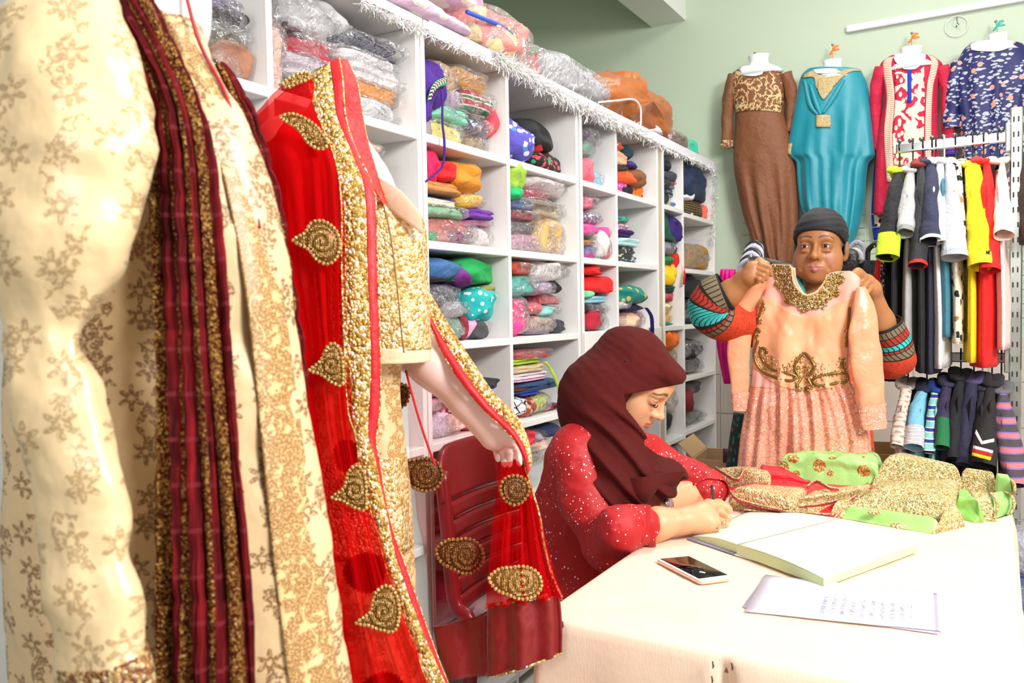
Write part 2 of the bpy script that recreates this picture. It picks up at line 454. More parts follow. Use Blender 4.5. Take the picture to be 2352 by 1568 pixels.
def sheer(c, op=.35, key=0, fold=.5, tint=.6):
    k = ('sheer', c, op, fold, tint)
    if k in _mc: return _mc[k]
    t = NT('sheer_net'); col = lin(c)
    d = t.n('BsdfDiffuse', Color=col); tl = t.n('BsdfTranslucent', Color=col); tr = t.n('BsdfTransparent', Color=tuple(min(1, tint+(1-tint)*x/max(col)) for x in col))
    a = t.n('MixShader'); t.set(a.inputs[0], .45); t.set(a.inputs[1], d); t.set(a.inputs[2], tl)
    fr = t.n('LayerWeight', Blend=.5)
    fac = t.math('MULTIPLY_ADD', fr.outputs[1], fold, op, clamp=True)
    b = t.n('MixShader'); t.set(b.inputs[0], fac); t.set(b.inputs[1], tr); t.set(b.inputs[2], a)
    _mc[k] = t.fin(b); return _mc[k]

# ================================================================== THE ROOM
def struct(name, V, Fc, mat, parent=None, smooth=False):
    o = mk(name, V, Fc, mat, parent, base=None if parent is not None else (0, 0, 0), smooth=smooth)
    if parent is None: o['kind'] = 'structure'
    return o
YB = 4.72; XS = -1.3975
def wall_paint(c, name='wall_paint'):
    t = NT(name); co = t.co()
    n1 = t.n('TexNoise', Vector=co, Scale=1.3, Detail=5.0); n2 = t.n('TexNoise', Vector=co, Scale=160.0, Detail=2.0)
    a = lin(c); col = t.mix(n1.outputs[0], tuple(x*.93 for x in a), tuple(min(1, x*1.05) for x in a))
    b = t.bsdf(Base_Color=col, Roughness=.6); t.set(b.inputs['Normal'], t.bump(n2.outputs[0], .08, .003)); return t.fin(b)
GREEN = wall_paint('#bccbb4'); WHITEP = wall_paint('#e6e6e2')
wb = struct('wall_back', *box((-3.5, YB, 0), (2.0, YB+.1, 3.5)), GREEN)
struct('wall_left', *box((-3.6, -1.6, 0), (-3.5, YB+.1, 3.5)), GREEN)
struct('wall_right', *box((2.0, -1.6, 0), (2.1, YB+.1, 3.5)), WHITEP)
struct('ceiling', *box((-3.6, -1.6, 3.5), (2.1, YB+.1, 3.6)), WHITEP)
struct('trim_1', *box((-1.783, -1.6, 2.99), (-1.572, YB, 3.5)), WHITEP)
fl = struct('floor', *box((-3.6, -1.6, -.05), (2.1, YB+.1, -.006)), plain('#8c8984', .5))
ft = plain('#d9d5cf', .25, var=.06)
ftm = None
for i in range(7):
    for j in range(9):
        x, y = -1.9+i*.4, .3+j*.4
        if ftm is None:
            o = struct('tile', *box((0, 0, -.01), (.394, .394, 0), .003), ft, fl); ftm = o.data
        else:
            o = bpy.data.objects.new('tile', ftm); COL.objects.link(o); o.parent = fl
        o.location = (x, y, 0)
# wall tiles under the paint
def tile_mat():
    t = NT('wall_tile'); co = t.co()
    nz = t.n('TexNoise', Vector=co, Scale=6.0, Detail=4.0)
    b = t.bsdf(Base_Color=t.mix(nz.outputs[0], lin('#b5a79c'), lin('#cdc2b8')), Roughness=.28); return t.fin(b)
tm, tdm = tile_mat(), None
def leaf_tile():
    t = NT('leaf_tile'); co = t.co()
    w = t.n('TexWave', Vector=co, Scale=3.2, wave_type='RINGS', Distortion=1.5); 
    col = t.ramp(w.outputs[0], [(0, lin('#c9beb3')), (.55, lin('#7a5a48')), (.75, lin('#c4b6aa'))], 'CONSTANT')
    return t.fin(t.bsdf(Base_Color=col.outputs[0], Roughness=.28))
tl = leaf_tile(); m1 = m2 = None
for r in range(5):
    for i in range(9):
        x = -1.72+i*.34; z = -.009+r*.228
        deco = (r == 4)
        src = m2 if deco else m1
        if src is None:
            o = struct('tile', *box((0, YB-.008, 0), (.335, YB+.002, .2235), .002), tl if deco else tm, wb)
            if deco: m2 = o.data
            else: m1 = o.data
        else:
            o = bpy.data.objects.new('tile', src); COL.objects.link(o); o.parent = wb
        o.location = (x, 0, z)

# ================================================================== SHELVING
def shelf_paint():
    t = NT('shelf_paint'); co = t.co()
    n1 = t.n('TexNoise', Vector=co, Scale=9.0, Detail=6.0, Roughness=.7)
    n2 = t.n('TexNoise', Vector=t.co(scale=(40, 40, 3)), Scale=3.0, Detail=4.0)
    col = t.mix(t.math('MULTIPLY', n1.outputs[0], .35), lin('#efeeec'), lin('#d4cdc6'))
    b = t.bsdf(Base_Color=col, Roughness=.42); t.set(b.inputs['Normal'], t.bump(n2.outputs[0], .12, .004)); return t.fin(b)
SP = shelf_paint(); BEIGE = plain('#c2b39d', .7, var=.08)
ROWS = [1.81, 1.505, 1.207, .915, .63, .33, .06]
XBK = XS-.42; TB = .024
def unit(label, y0, y1, ydiv, rows1, rows2, fascia=None, beige=False):
    t = thing('shelving_unit', label, 'shelf', ((XS+XBK)/2, (y0+y1)/2, 0))
    def p(n, lo, hi, mat=SP, b=.002): return mk(n, *box(lo, hi, b), mat, t, smooth=False)
    p('side_panel', (XBK, y0, 0), (XS, y0+.018, 2.10)); p('side_panel', (XBK, y1-.018, 0), (XS, y1, 2.10))
    p('back_panel', (XBK-.006, y0, 0), (XBK, y1, 2.10), b=0)
    p('top_board', (XBK, y0, 2.10), (XS+.012, y1, 2.125))
    p('divider', (XBK, ydiv-.009, .0), (XS-.002, ydiv+.009, 2.10))
    for rows, a, b in ((rows1, y0+.018, ydiv-.009), (rows2, ydiv+.009, y1-.018)):
        for z in rows: p('shelf_board', (XBK, a, z-TB), (XS-.001, b, z))
    if fascia: p('fascia_board', (XS, y0, fascia[0]), (XS+.01, y1, fascia[1]))
    if beige: mk('filler_strip', *box((XS-.03, y1, 0), (XS-.006, y1+.062, 2.10)), BEIGE, t, smooth=False)
    return t
unit('white cubby shelving unit behind the cream coat mannequin, nearest the camera', .80, 1.872, 1.317, ROWS, ROWS)
unit('white cubby shelving unit behind the plastic chair, second from the camera', 1.878, 2.885, 2.356, ROWS, ROWS)
unit('white cubby shelving unit with deep front fascia, behind the maroon headscarf', 2.905, 3.765, 3.264, ROWS, ROWS, fascia=(1.115, 1.207), beige=True)
unit('white cubby shelving unit at the end, touching the green wall', 3.828, 4.69, 4.135, [1.81, 1.207, .63, .35, .06], [1.797, 1.505, 1.207, .93, .645, .35, .06])

# ================================================================== TABLE
TX0, TX1, TY0, TY1, TZ = -.70, .035, 1.262, 2.60, .75
tb = thing('work_table', 'table hidden under the cream cloth', 'table', ((TX0+TX1)/2, (TY0+TY1)/2, 0))
wood = plain('#8a6a4a', .6, var=.15)
mk('table_top', *box((TX0+.004, TY0+.004, .715), (TX1-.004, TY1-.004, .744), .002), wood, tb, smooth=False)
for x in (TX0+.06, TX1-.11):
    for y in (TY0+.06, TY1-.11): mk('leg', *box((x, y, 0), (x+.05, y+.05, .715), .003), wood, tb, smooth=False)
def cloth_ring(off, z, rip=0, notch=0, r=.02):
    # perimeter points counter-clockwise starting at front-left corner
    x0, x1, y0, y1 = TX0-off, TX1+off, TY0-off, TY1+off
    pts = []
    def arc(cx, cy, a0):
        return [(cx+r*math.cos(a0+i*math.pi/2/6), cy+r*math.sin(a0+i*math.pi/2/6)) for i in range(7)]
    def seg(a, b, n): return [(a[0]+(b[0]-a[0])*i/n, a[1]+(b[1]-a[1])*i/n) for i in range(1, n)]
    c = [arc(x0+r, y0+r, math.pi), arc(x1-r, y0+r, 1.5*math.pi), arc(x1-r, y1-r, 0), arc(x0+r, y1-r, .5*math.pi)]
    ns = (90, 70, 60, 70)
    for i in range(4): pts += c[i]+seg(c[i][-1], c[(i+1) % 4][0], ns[i])
    P = np.array([(p[0], p[1], z) for p in pts])
    ctr = P.mean(0); N = np.zeros_like(P)
    tg = np.roll(P, -1, 0)-np.roll(P, 1, 0); N[:, 0] = tg[:, 1]; N[:, 1] = -tg[:, 0]; N /= np.linalg.norm(N, axis=1)[:, None]
    s = np.concatenate([[0], np.cumsum(np.linalg.norm(np.diff(P, axis=0), axis=1))])
    k = fbm(np.stack([s*7, 0*s+z*1.5, 0*s], -1), 2)
    P = P+N*(rip*k)[:, None]
    # the pinned split in the front skirt
    xn = -.363; d = (P[:, 0]-xn); front = (P[:, 1] < TY0+.03)
    g = np.exp(-(d/.012)**2)*front
    P = P+N*(-notch*g)[:, None]
    P[:, 2] -= .010*np.exp(-((d-.018)/.025)**2)*front*(1 if rip > 0 else 0)
    return P
rings = []
for s_ in (0.02, .2, .4, .6, .75, .86, .94, .98):
    R_ = cloth_ring(-.006, TZ)
    c_ = np.array([(TX0+TX1)/2, (TY0+TY1)/2, TZ]); R_ = c_+(R_-c_)*s_
    R_[:, 2] += .0016*fbm(R_*np.array([9, 9, 0]), 3)
    rings.append(R_)
rings += [cloth_ring(-.004, TZ), cloth_ring(0.002, TZ-.002), cloth_ring(.007, TZ-.008, .001, .006), cloth_ring(.010, TZ-.022, .003, .016)]
for z, a in ((.70, .007), (.66, .010), (.6, .012), (.52, .014), (.42, .016), (.3, .018), (.18, .02), (.05, .022)):
    rings.append(cloth_ring(.012+(.75-z)*.03, z, a, .03))
V, Fc = ring_loft(rings, (True, False))
def cloth_cotton():
    t = NT('table_cotton'); co = t.co()
    w1 = t.n('TexNoise', Vector=t.co(scale=(900, 60, 60)), Scale=1.0, Detail=1.0); w2 = t.n('TexNoise', Vector=co, Scale=10.0, Detail=5.0)
    col = t.mix(w2.outputs[0], lin('#e8cbb0'), lin('#f0dac6'))
    b = t.bsdf(Base_Color=col, Roughness=.9); t.set(b.inputs['Normal'], t.bump(t.math('ADD', t.math('MULTIPLY', w1.outputs[0], .2), w2.outputs[0]), .22, .012)); return t.fin(b)
tc = thing('tablecloth', 'cream cotton cloth covering the work table down to the floor', 'tablecloth', ((TX0+TX1)/2, (TY0+TY1)/2, .05))
mk('cloth', V, Fc, cloth_cotton(), tc)
pin = plain('#4a3a30', .35, .8)
for q in ((1293, 1434), (1637, 1526), (1681, 1530), (1635, 1560)):
    c = at(*q, Y=TY0-.02); mk('pin', *tube([c+np.array([0, -.001, .006]), c+np.array([.002, -.004, 0]), c+np.array([0, 0, -.006])], [.0012, .0015, .0008], 6)[:2], pin, tc)

# ================================================================== PLASTIC CHAIR
ch = thing('plastic_chair', 'dusky red plastic chair with slatted back under the woman in the headscarf', 'chair', (-1.05, 2.02, 0))
CHM = plain('#74191d', .32)
cy0, cy1 = 1.79, 2.26
def backp(y, z, o=0): return (-1.262-(z-.45)*.10-.035*(1-((y-(cy0+cy1)/2)/.235)**2)+o, y, z)
def back_grid(y0, y1, z0, z1, nu=10, nv=8, rnd=0):
    B = np.zeros((nu, nv, 3))
    for i in range(nu):
        for j in range(nv):
            z = z0+(z1-z0)*i/(nu-1); w = 1.0
            if rnd:
                zz = (z-(z1-rnd))/rnd
                if zz > 0: w = 1-(1-math.sqrt(max(0, 1-zz*zz)))*rnd/((y1-y0)/2)
            yc = (y0+y1)/2; y = yc+(y1-y0)/2*w*(-1+2*j/(nv-1)); B[i, j] = backp(y, z)
    return solid(B, .016)
mk('top_panel', *back_grid(cy0, cy1, .775, .925, 14, 12, .075), CHM, ch)
for k in range(6):
    z1 = .765-k*.052; mk('slat', *back_grid(cy0+.035, cy1-.035, z1-.043, z1, 4, 12), CHM, ch)
for s in (0, 1):
    y = cy0+.02 if s == 0 else cy1-.02
    V_, F_, _ = tube([backp(y, .86), backp(y, .7), backp(y, .5), (-1.22, y, .42), (-1.26, y, 0)], [(.022, .016)]*3+[(.024, .018), (.018, .015)], 10, 24); mk('back_post', V_, F_, CHM, ch)
    V_, F_, _ = tube([(-.83, y, .42), (-.80, y, .2), (-.78, y, 0)], [(.022, .018), (.02, .016), (.017, .014)], 10, 12); mk('leg', V_, F_, CHM, ch)
B = np.zeros((12, 12, 3))
for i in range(12):
    for j in range(12): B[i, j] = (-1.25+.45*i/11, cy0+.01+(cy1-cy0-.02)*j/11, .425+.012*math.cos(i/11*3.0)-.012*math.sin(math.pi*j/11))
mk('seat', *solid(B, .018), CHM, ch)

# ================================================================== GARMENTS IN THE CUBBIES
WRAP = plastic_wrap()
def lump(kind, seed, cx, cy, cz, hx, hy, hz, n=24, m=40):
    rs = np.random.RandomState(seed)
    eta = np.linspace(0.0, np.pi, n); om = np.linspace(0, 2*np.pi, m, endpoint=False)
    fold = kind in 'fw'
    e1, e2 = (.36, .42) if fold else (.55, .66)
    se = lambda v, e: np.sign(v)*np.abs(v)**e
    X = se(np.cos(eta), e1)[:, None]+0*om; r = (np.sin(eta)**e1)[:, None]
    Y = r*se(np.cos(om), e2)[None]; Z = r*se(np.sin(om), e2)[None]
    P = np.stack([X, Y, Z], -1)
    S = np.array([hx, hy, hz]); off = rs.rand(3)*50; Q = P*S+off; mn = min(hy, hz)
    if fold:
        nl = max(2, int(round(hz*2/.024)))
        zz = (P[..., 2]+1)/2*nl+.25*vnoise(np.stack([P[..., 1]*1.5+off[0], P[..., 0]+off[1], P[..., 0]*0], -1))
        li = np.floor(zz).astype(int)+60; g = np.abs(np.sin(np.pi*zz))
        jx, jy = rs.uniform(-.10, .04, 200)[li % 200], rs.uniform(-.09, .05, 200)[li % 200]
        P = P*(1-.13*(1-g)[..., None]**2.5*np.array([1, 1, 0])); P[..., 0] *= 1+jx; P[..., 1] *= 1+jy
        P[..., 2] += .10*vnoise(np.stack([P[..., 1]*2.2+off[2], P[..., 0]*2, P[..., 1]*0], -1))*(1 if hz < hy else .4)
        d = .14*mn*fbm(Q*16, 3)-.10*mn*np.abs(vnoise(Q*26))
    else:
        wq = Q+.03*np.stack([vnoise(Q*12), vnoise(Q*12+7), vnoise(Q*12+15)], -1)
        d = mn*(.26*fbm(Q*9, 2)-.34*np.abs(vnoise(wq*np.array([13, 13, 17])))**.8-.16*np.abs(vnoise(wq*31))+.24)
        P = P+.15*np.stack([vnoise(P*1.3+off), vnoise(P*1.3+off+9), vnoise(P*1.3+off+19)], -1)
    D = P/(np.linalg.norm(P, axis=-1, keepdims=True)+1e-6)
    V = P*S+D*d[..., None]
    V[..., 2] = np.where(V[..., 2] < -hz, -hz, V[..., 2])
    V[..., 2] += -.10*hz*(V[..., 1]/hy)**2*(1 if rs.rand() > .3 else 0)
    return (V+np.array([cx, cy, cz])).reshape(-1, 3), grid_faces(n, m, False, True)
def shell(seed, cx, cy, cz, hx, hy, hz, n=18, m=28):
    rs = np.random.RandomState(seed+991); off = rs.rand(3)*50
    eta = np.linspace(0, np.pi, n); om = np.linspace(0, 2*np.pi, m, endpoint=False)
    se = lambda v, e: np.sign(v)*np.abs(v)**e
    X = se(np.cos(eta), .6)[:, None]+0*om; r = (np.sin(eta)**.6)[:, None]
    P = np.stack([X, r*se(np.cos(om), .65)[None], r*se(np.sin(om), .65)[None]], -1)
    Q = P*np.array([hx, hy, hz])+off
    k = 1.05+.10*fbm(Q*20, 2)+.12*ridge(Q*16)*(.5+.5*np.abs(P[..., 1]))+.05*(rs.rand(n, m)-.5)
    V = P*k[..., None]*np.array([hx*.98, hy*1.04, hz*1.0])
    V[..., 2] = np.maximum(V[..., 2], -hz*1.0)
    return (V+np.array([cx, cy, cz])).reshape(-1, 3), grid_faces(n, m, False, True)
_seed = [100]
NAMES = {'f': 'folded_garment', 'b': 'garment_bundle', 'w': 'wrapped_garment', 'W': 'wrapped_garment'}
def item(x0, y0, z0, y1, z1, kind, c, label, front, depth=.26, opt=None, group=None):
    _seed[0] += 1; sd = _seed[0]; opt = opt or {}
    hy, hz, hx = (y1-y0)/2, (z1-z0)/2, depth/2
    cx, cy, cz = front-hx, (y0+y1)/2, (z0+z1)/2
    mat = opt['mat'] if 'mat' in opt else cloth(c, **{k: v for k, v in opt.items() if k in ('pat', 'c2', 'c3', 'sc', 'rough')})
    base = (cx, cy, z0)
    if kind in 'wW':
        t = thing(NAMES[kind], label, 'garment', base, group)
        V, Fc = lump('f' if kind == 'w' else 'b', sd, cx-.004, cy, cz-.02*hz, hx*.97, hy*.96, hz*.96)
        V[:, 2] = np.maximum(V[:, 2], z0+.001)
        mk('garment', V, Fc, mat, t)
        V, Fc = shell(sd, cx, cy, cz, hx, hy, hz); mk('plastic_wrap', V, Fc, WRAP, t, smooth=False)
        return t
    V, Fc = lump(kind, sd, cx, cy, cz, hx, hy*.98, hz*.98)
    V[:, 2] = np.maximum(V[:, 2], z0+.0005)
    o = mk(NAMES[kind], V, Fc, mat, base=base); return tag(o, label, 'garment', group)
UY = [(.80, 1.872, 1.317), (1.878, 2.885, 2.356), (2.905, 3.765, 3.264), (3.828, 4.69, 4.135)]
def cubby(where, zm, floor, ylim, items, depth=.27, recess=.0):
    """items: (x0,y0,x1,y1,kind,colour,words[,options]) in the coordinates of an enlarged view"""
    n = len(items)
    for i, it in enumerate(items):
        a = zm((it[0], it[1])); b = zm((it[2], it[3]))
        fr = XS-.055+.045*(i+1)/n-recess
        p = at(a[0], (a[1]+b[1])/2, X=fr); q = at(b[0], (a[1]+b[1])/2, X=fr)
        mx = (a[0]+b[0])/2; tz = at(mx, a[1], X=fr)[2]; bz = at(mx, b[1], X=fr)[2]
        y0, y1 = max(p[1], ylim[0]+.006), min(q[1], ylim[1]-.006)
        if y1-y0 < .03: y1 = min(ylim[1]-.004, y0+.03); y0 = y1-.03
        z0 = max(bz, floor+.001)
        if z0-floor < .05: z0 = floor+.001
        z1 = max(tz, z0+.02)
        opt = it[7] if len(it) > 7 else None
        d = min(depth, .10+.9*max(y1-y0, z1-z0))
        item(0, y0, z0, y1, z1, it[4], it[5], it[6]+' '+where, fr, d, opt, opt.get('group') if opt else None)
FL = lambda c, a, b, s=60: dict(pat='floral', c2=a, c3=b, sc=s)
Z3, Z7, Z8 = Zm(440, 0, 3.734), Zm(960, 120, 4.355), Zm(960, 440, 4.355)
ZA, ZB, ZC, ZD = Zm(1320, 260, 5.228), Zm(1320, 540, 5.228), Zm(1500, 780, 4.6125), Zm(900, 800, 3.135)
Z6 = Zm(660, 1000, 2.761)
def yl(u, c): y0, y1, d = UY[u]; return (y0+.018, d-.009) if c == 0 else (d+.009, y1-.018)

w = 'in the dark-toned top left cubby'
cubby(w, Z3, 1.81, yl(0, 0), [
 (130,430,700,740,'w','#23252e','black garment in clear plastic, bottom of pile'), (60,330,720,660,'b','#a8745c','tan brown draped garment'),
 (30,150,620,450,'w','#66655c','olive grey garment in clear plastic'), (60,30,630,230,'w','#303036','charcoal garment in clear plastic'),
 (150,-60,520,110,'w','#77708a','lilac grey garment in clear plastic, top of pile')], .36)
w = 'in the white-stack cubby by the first post'
cubby(w, Z3, 1.81, yl(0, 1), [
 (710,90,840,660,'w','#efc6b6','upright blush pink garment in plastic'), (850,560,1390,700,'w','#e4dce4','white garment in plastic, lowest at back'),
 (830,470,1330,600,'w','#d8cbd8','pale lilac garment in plastic'), (850,290,1290,500,'w','#c02c44','red garment in clear plastic'),
 (840,150,1080,320,'w','#452030','dark maroon garment in plastic'), (830,-30,1430,360,'W','#b8b8bc','puffed grey garment in big clear bag'),
 (1390,900,1860,1060,'w','#f3eef0','white folded garment, bottom of stack'), (1390,820,1810,930,'w','#ece8ee','white folded garment, second from bottom'),
 (1400,700,1880,860,'w','#f0981c','bright orange folded garment in plastic'), (1390,620,1880,740,'w','#f6f0f0','white folded garment resting on the orange one'),
 (1350,540,1870,650,'w','#f4ecf0','white folded garment in plastic, middle of stack'), (1290,440,1850,560,'w','#efe8ec','white folded garment under the navy one'),
 (1240,260,1870,450,'w','#262c4c','navy folded garment in clear plastic')], .36)
w = 'in the second-row cubby behind the coat'
cubby(w, Z3, 1.505, yl(0, 0), [(370,900,620,1160,'W','#b8bcc0','grey garment in crumpled plastic')], .3)
w = 'in the second-row cubby beside the red collar'
cubby(w, Z3, 1.505, yl(0, 1), [(1380,1700,1850,1830,'W','#c8c2bc','grey beige garment in plastic, lowest'), (1400,1540,1820,1700,'w','#d8d8dc','pale grey garment in shiny plastic'),
 (1420,1340,1700,1540,'w','#b8b4b0','stone grey garment in plastic'), (1440,1200,1690,1350,'w','#d8b888','gold and black trimmed garment in plastic', FL('', '#201810', '#d8b888', 45))], .3)

w = 'in the top cubby right of the first post'
cubby(w, Z7, 1.81, yl(1, 0), [
 (520,850,890,1000,'w','#a58c6c','beige and black garment in plastic'), (90,670,520,880,'W','#f0de70','pale yellow garment in plastic'),
 (500,640,850,870,'W','#2a2c55','navy and red floral garment in plastic', FL('', '#c02040', '#e8c0c8', 55)), (60,560,160,740,'W','#9a8c90','greyish crumpled plastic bundle'),
 (150,530,600,690,'w','#86dcc0','aqua green garment in plastic'), (760,540,920,860,'b','#ee4a58','coral draped garment end'),
 (310,370,480,570,'W','#b49cb4','lilac crinkled plastic bundle'), (440,360,840,640,'W','#b01525','red striped garment in plastic', dict(pat='stripe', c2='#e8e0d8', c3='#187048', sc=9)),
 (160,95,440,370,'W','#c79e74','tan garment in plastic'), (390,150,770,370,'w','#dc9c46','mustard garment in plastic at the top')], .3)
w = 'in the nearly empty top cubby'
cubby(w, Z7, 1.81, yl(1, 1), [
 (930,940,1110,1090,'f','#cfe0e2','pale blue folded garment'), (1200,1030,1280,1110,'f','#a8d8e8','light cyan folded garment'), (1280,1080,1460,1200,'f','#e8f0ea','green checked folded shirt', dict(pat='check', c2='#206048', c3='#103828', sc=22)),
 (1180,890,1270,1000,'b','#c01828','small red cloth'), (1200,950,1500,1130,'b','#151515','black floral rolled garment', FL('', '#d84a58', '#2aa870', 50)),
 (1080,690,1400,970,'b','#17171b','black crumpled garment'), (925,660,1230,1110,'b','#5a50b8','purple and white floral bundle', FL('', '#e8e4f4', '#4a90d0', 45))], .3)
w = 'in the second-row cubby right of the first post'
cubby(w, Z8, 1.505, yl(1, 0), [
 (80,360,210,470,'b','#14a058','green cloth corner'), (560,350,860,540,'W','#ecdcdc','whitish garment in plastic'), (190,350,630,540,'W','#861f5c','plum garment in plastic'),
 (540,280,920,355,'w','#e048a0','pink printed garment in plastic', FL('', '#30a080', '#f080c0', 60)), (80,240,610,390,'w','#e06a60','salmon red garment in plastic'),
 (530,165,830,280,'f','#7436a4','violet folded garment'), (90,130,540,270,'W','#7cbc90','green garment in clear plastic'), (470,10,710,165,'W','#f2c022','yellow sequinned garment in plastic'),
 (80,45,470,150,'f','#e8d8c4','cream and blue folded garment', dict(pat='stripe', c2='#e8d8c4', c3='#2a50b0', sc=5)), (70,-120,480,30,'f','#c98a4c','tan gathered folded garment'),
 (390,-310,700,10,'b','#d68a24','mustard rolled garment'), (210,-330,470,-90,'b','#d20c10','red garment roll'), (65,-440,270,-90,'b','#e0105a','magenta garment roll')], .3)
w = 'in the second-row cubby under the floral bundle'
cubby(w, Z8, 1.505, yl(1, 1), [
 (1290,545,1480,625,'w','#c8182c','red garment in plastic, at the shelf edge'), (945,490,1280,610,'w','#c98a76','cream and crimson garment in plastic'), (940,390,1290,500,'w','#dca0b8','pink garment in plastic'),
 (940,280,1230,430,'W','#5a5658','charcoal garment in plastic'), (1200,130,1560,270,'w','#d8c2a0','beige garment in plastic'), (1210,250,1605,530,'W','#dfb06c','fat gold garment in a clear bag'),
 (940,175,1260,290,'w','#a8123f','crimson garment in plastic'), (940,50,1210,190,'w','#50608a','indigo garment in plastic'), (1110,70,1480,150,'w','#b8aaa0','grey orange garment in plastic'),
 (1110,-15,1370,75,'w','#c81850','magenta folded garment in plastic'), (1110,-180,1560,20,'W','#f2e6e6','white garment in crinkled plastic'), (950,-60,1110,90,'b','#18b468','emerald cloth'), (935,-270,1120,0,'b','#a4cc4c','lime green folded garment')], .3)
w = 'in the third-row cubby above the mannequin arm'
cubby(w, Z8, 1.207, yl(1, 0), [
 (100,1170,440,1500,'W','#d8c8d0','pale garment in plastic, lowest left'), (430,1350,520,1510,'W','#c8dce4','pale blue garment in plastic'), (500,1270,770,1490,'W','#f0aacc','soft pink garment in plastic'), (340,1250,480,1430,'W','#7aa890','sage garment in plastic'),
 (570,1270,700,1370,'b','#4a4e50','dark printed cloth'), (460,1240,530,1390,'b','#8a2438','maroon cloth strip'), (560,970,830,1310,'b','#1cb4b4','turquoise bundle with white flowers', dict(pat='dots', c2='#f4fbfb', sc=38)),
 (630,930,780,1050,'b','#8f8a50','gold green cloth'), (230,1080,560,1260,'W','#c0bcc4','silvery garment in plastic'), (110,910,480,1170,'W','#5c5664','smoky grey garment in plastic'),
 (420,700,660,960,'b','#661070','purple crumpled garment'), (110,760,340,910,'b','#36363e','dark grey striped cloth', dict(pat='stripe', c2='#50505a', c3='#2a2a30', sc=30)), (400,640,870,930,'b','#10a050','green garment with purple motif', FL('', '#10a050', '#7a3a90', 16)), (100,660,520,880,'b','#3c6aa2','blue denim jeans bundle')], .3)
w = 'in the third-row cubby above the navy trousers'
cubby(w, Z8, 1.207, yl(1, 1), [
 (1390,1270,1590,1440,'b','#38383e','charcoal cloth'), (1090,1390,1350,1460,'w','#6a3a80','purple folded garment in plastic'), (1090,1230,1400,1400,'W','#bfa294','taupe garment in plastic'),
 (1220,1130,1460,1250,'W','#8fd8d0','aqua garment in plastic'), (1110,1100,1290,1230,'W','#e66470','rose garment in plastic'), (1280,1030,1460,1130,'W','#d43a4a','red garment in plastic'),
 (960,1040,1115,1475,'W','#f0408a','hot pink garment in plastic, upright'), (1320,890,1470,1020,'b','#202022','black cloth scrap'), (1240,890,1400,1040,'W','#c8b0cc','lilac garment in plastic'),
 (950,800,1230,1050,'W','#38ccbc','turquoise garment in plastic'), (1200,690,1510,900,'W','#f4ecec','white puffy garment in plastic'), (960,690,1210,830,'W','#be4430','maroon gold garment in plastic')], .3)
w = 'in the fourth-row cubby beside the headscarf'
cubby(w, ZD, .915, yl(1, 1), [
 (890,470,1080,545,'w','#3a6a80','teal blue garment in plastic'), (1100,440,1220,490,'f','#10a898','sea green folded garment'), (1110,400,1240,450,'f','#5c1c48','plum folded garment'), (1120,430,1190,470,'f','#c81c28','red folded cloth'),
 (930,350,1090,470,'b','#a04a38','brown paisley scarf', FL('', '#d8b090', '#5a2018', 60)), (890,330,1010,460,'b','#f0f0f0','white net-patterned cloth', dict(pat='net', c2='#202028', sc=45)), (990,320,1190,400,'W','#c8cc40','yellow lime garment in plastic'),
 (930,295,1100,340,'f','#2434a0','royal blue folded cloth'), (890,265,1010,310,'f','#5a2020','brown maroon folded cloth'), (890,225,1250,320,'f','#25466e','navy folded trousers'), (890,195,1150,240,'f','#e8a8d0','pink folded cloth'),
 (890,165,1160,225,'f','#e8dce4','white folded cloth'), (890,110,1130,180,'f','#d2bb95','beige folded cloth'), (885,60,1110,120,'f','#a8d030','lime folded garment'), (885,0,1200,85,'w','#bc1420','red garment in plastic on top')], .3)
w = 'in the fourth-row cubby behind the mannequin arm'
cubby(w, ZD, .915, yl(1, 0), [
 (285,560,520,720,'W','#e4d4ec','lavender white garment in plastic, lowest'), (285,450,500,590,'W','#e8daf0','pale lavender garment in plastic'), (420,440,650,690,'b','#f0dcd0','cream plaid garment', dict(pat='check', c2='#e8c8b8', c3='#d8a898', sc=14)), (540,560,720,720,'b','#c02050','magenta and gold cloth', FL('', '#e0a040', '#801038', 40)),
 (400,330,590,460,'b','#a81c34','maroon cloth with white dots', dict(pat='dots', c2='#f4e8e8', sc=40)), (280,350,450,460,'W','#d8b0b8','rosy garment in plastic'), (275,210,450,350,'W','#e090a0','pink garment in crinkled plastic'), (700,215,795,300,'b','#25252b','black garment beside the gold border')], .3)
w = 'in the fifth-row cubby behind the seated woman'
cubby(w, ZD, .63, yl(1, 1), [
 (980,730,1100,850,'W','#a8a890','olive garment in plastic, low'), (980,640,1160,760,'W','#e0c0b0','cream garment in plastic'), (990,580,1170,680,'W','#b8a8b8','lilac garment in plastic'), (975,590,1060,690,'b','#e03848','red cloth'), (1110,540,1250,640,'b','#25305a','navy cloth')], .3)
w = 'in the fifth-row cubby behind the chair'
cubby(w, ZD, .63, yl(1, 0), [
 (310,1380,400,1470,'b','#e88860','orange cloth'), (300,1190,490,1470,'b','#e0108a','magenta cloth bundle'), (300,1040,450,1240,'W','#a83040','red garment in plastic'), (290,850,460,1060,'W','#e8b8b8','pink crinkled garment in plastic')], .3)
w = 'in the sixth-row cubby behind the chair'
cubby(w, Z6, .33, yl(1, 0), [(950,1090,1250,1200,'f','#cfc8da','pale lilac folded trousers'), (940,1000,1140,1130,'b','#d8d2e4','white folded trousers'), (950,900,1100,1030,'b','#8a4a78','plum cloth')], .3)

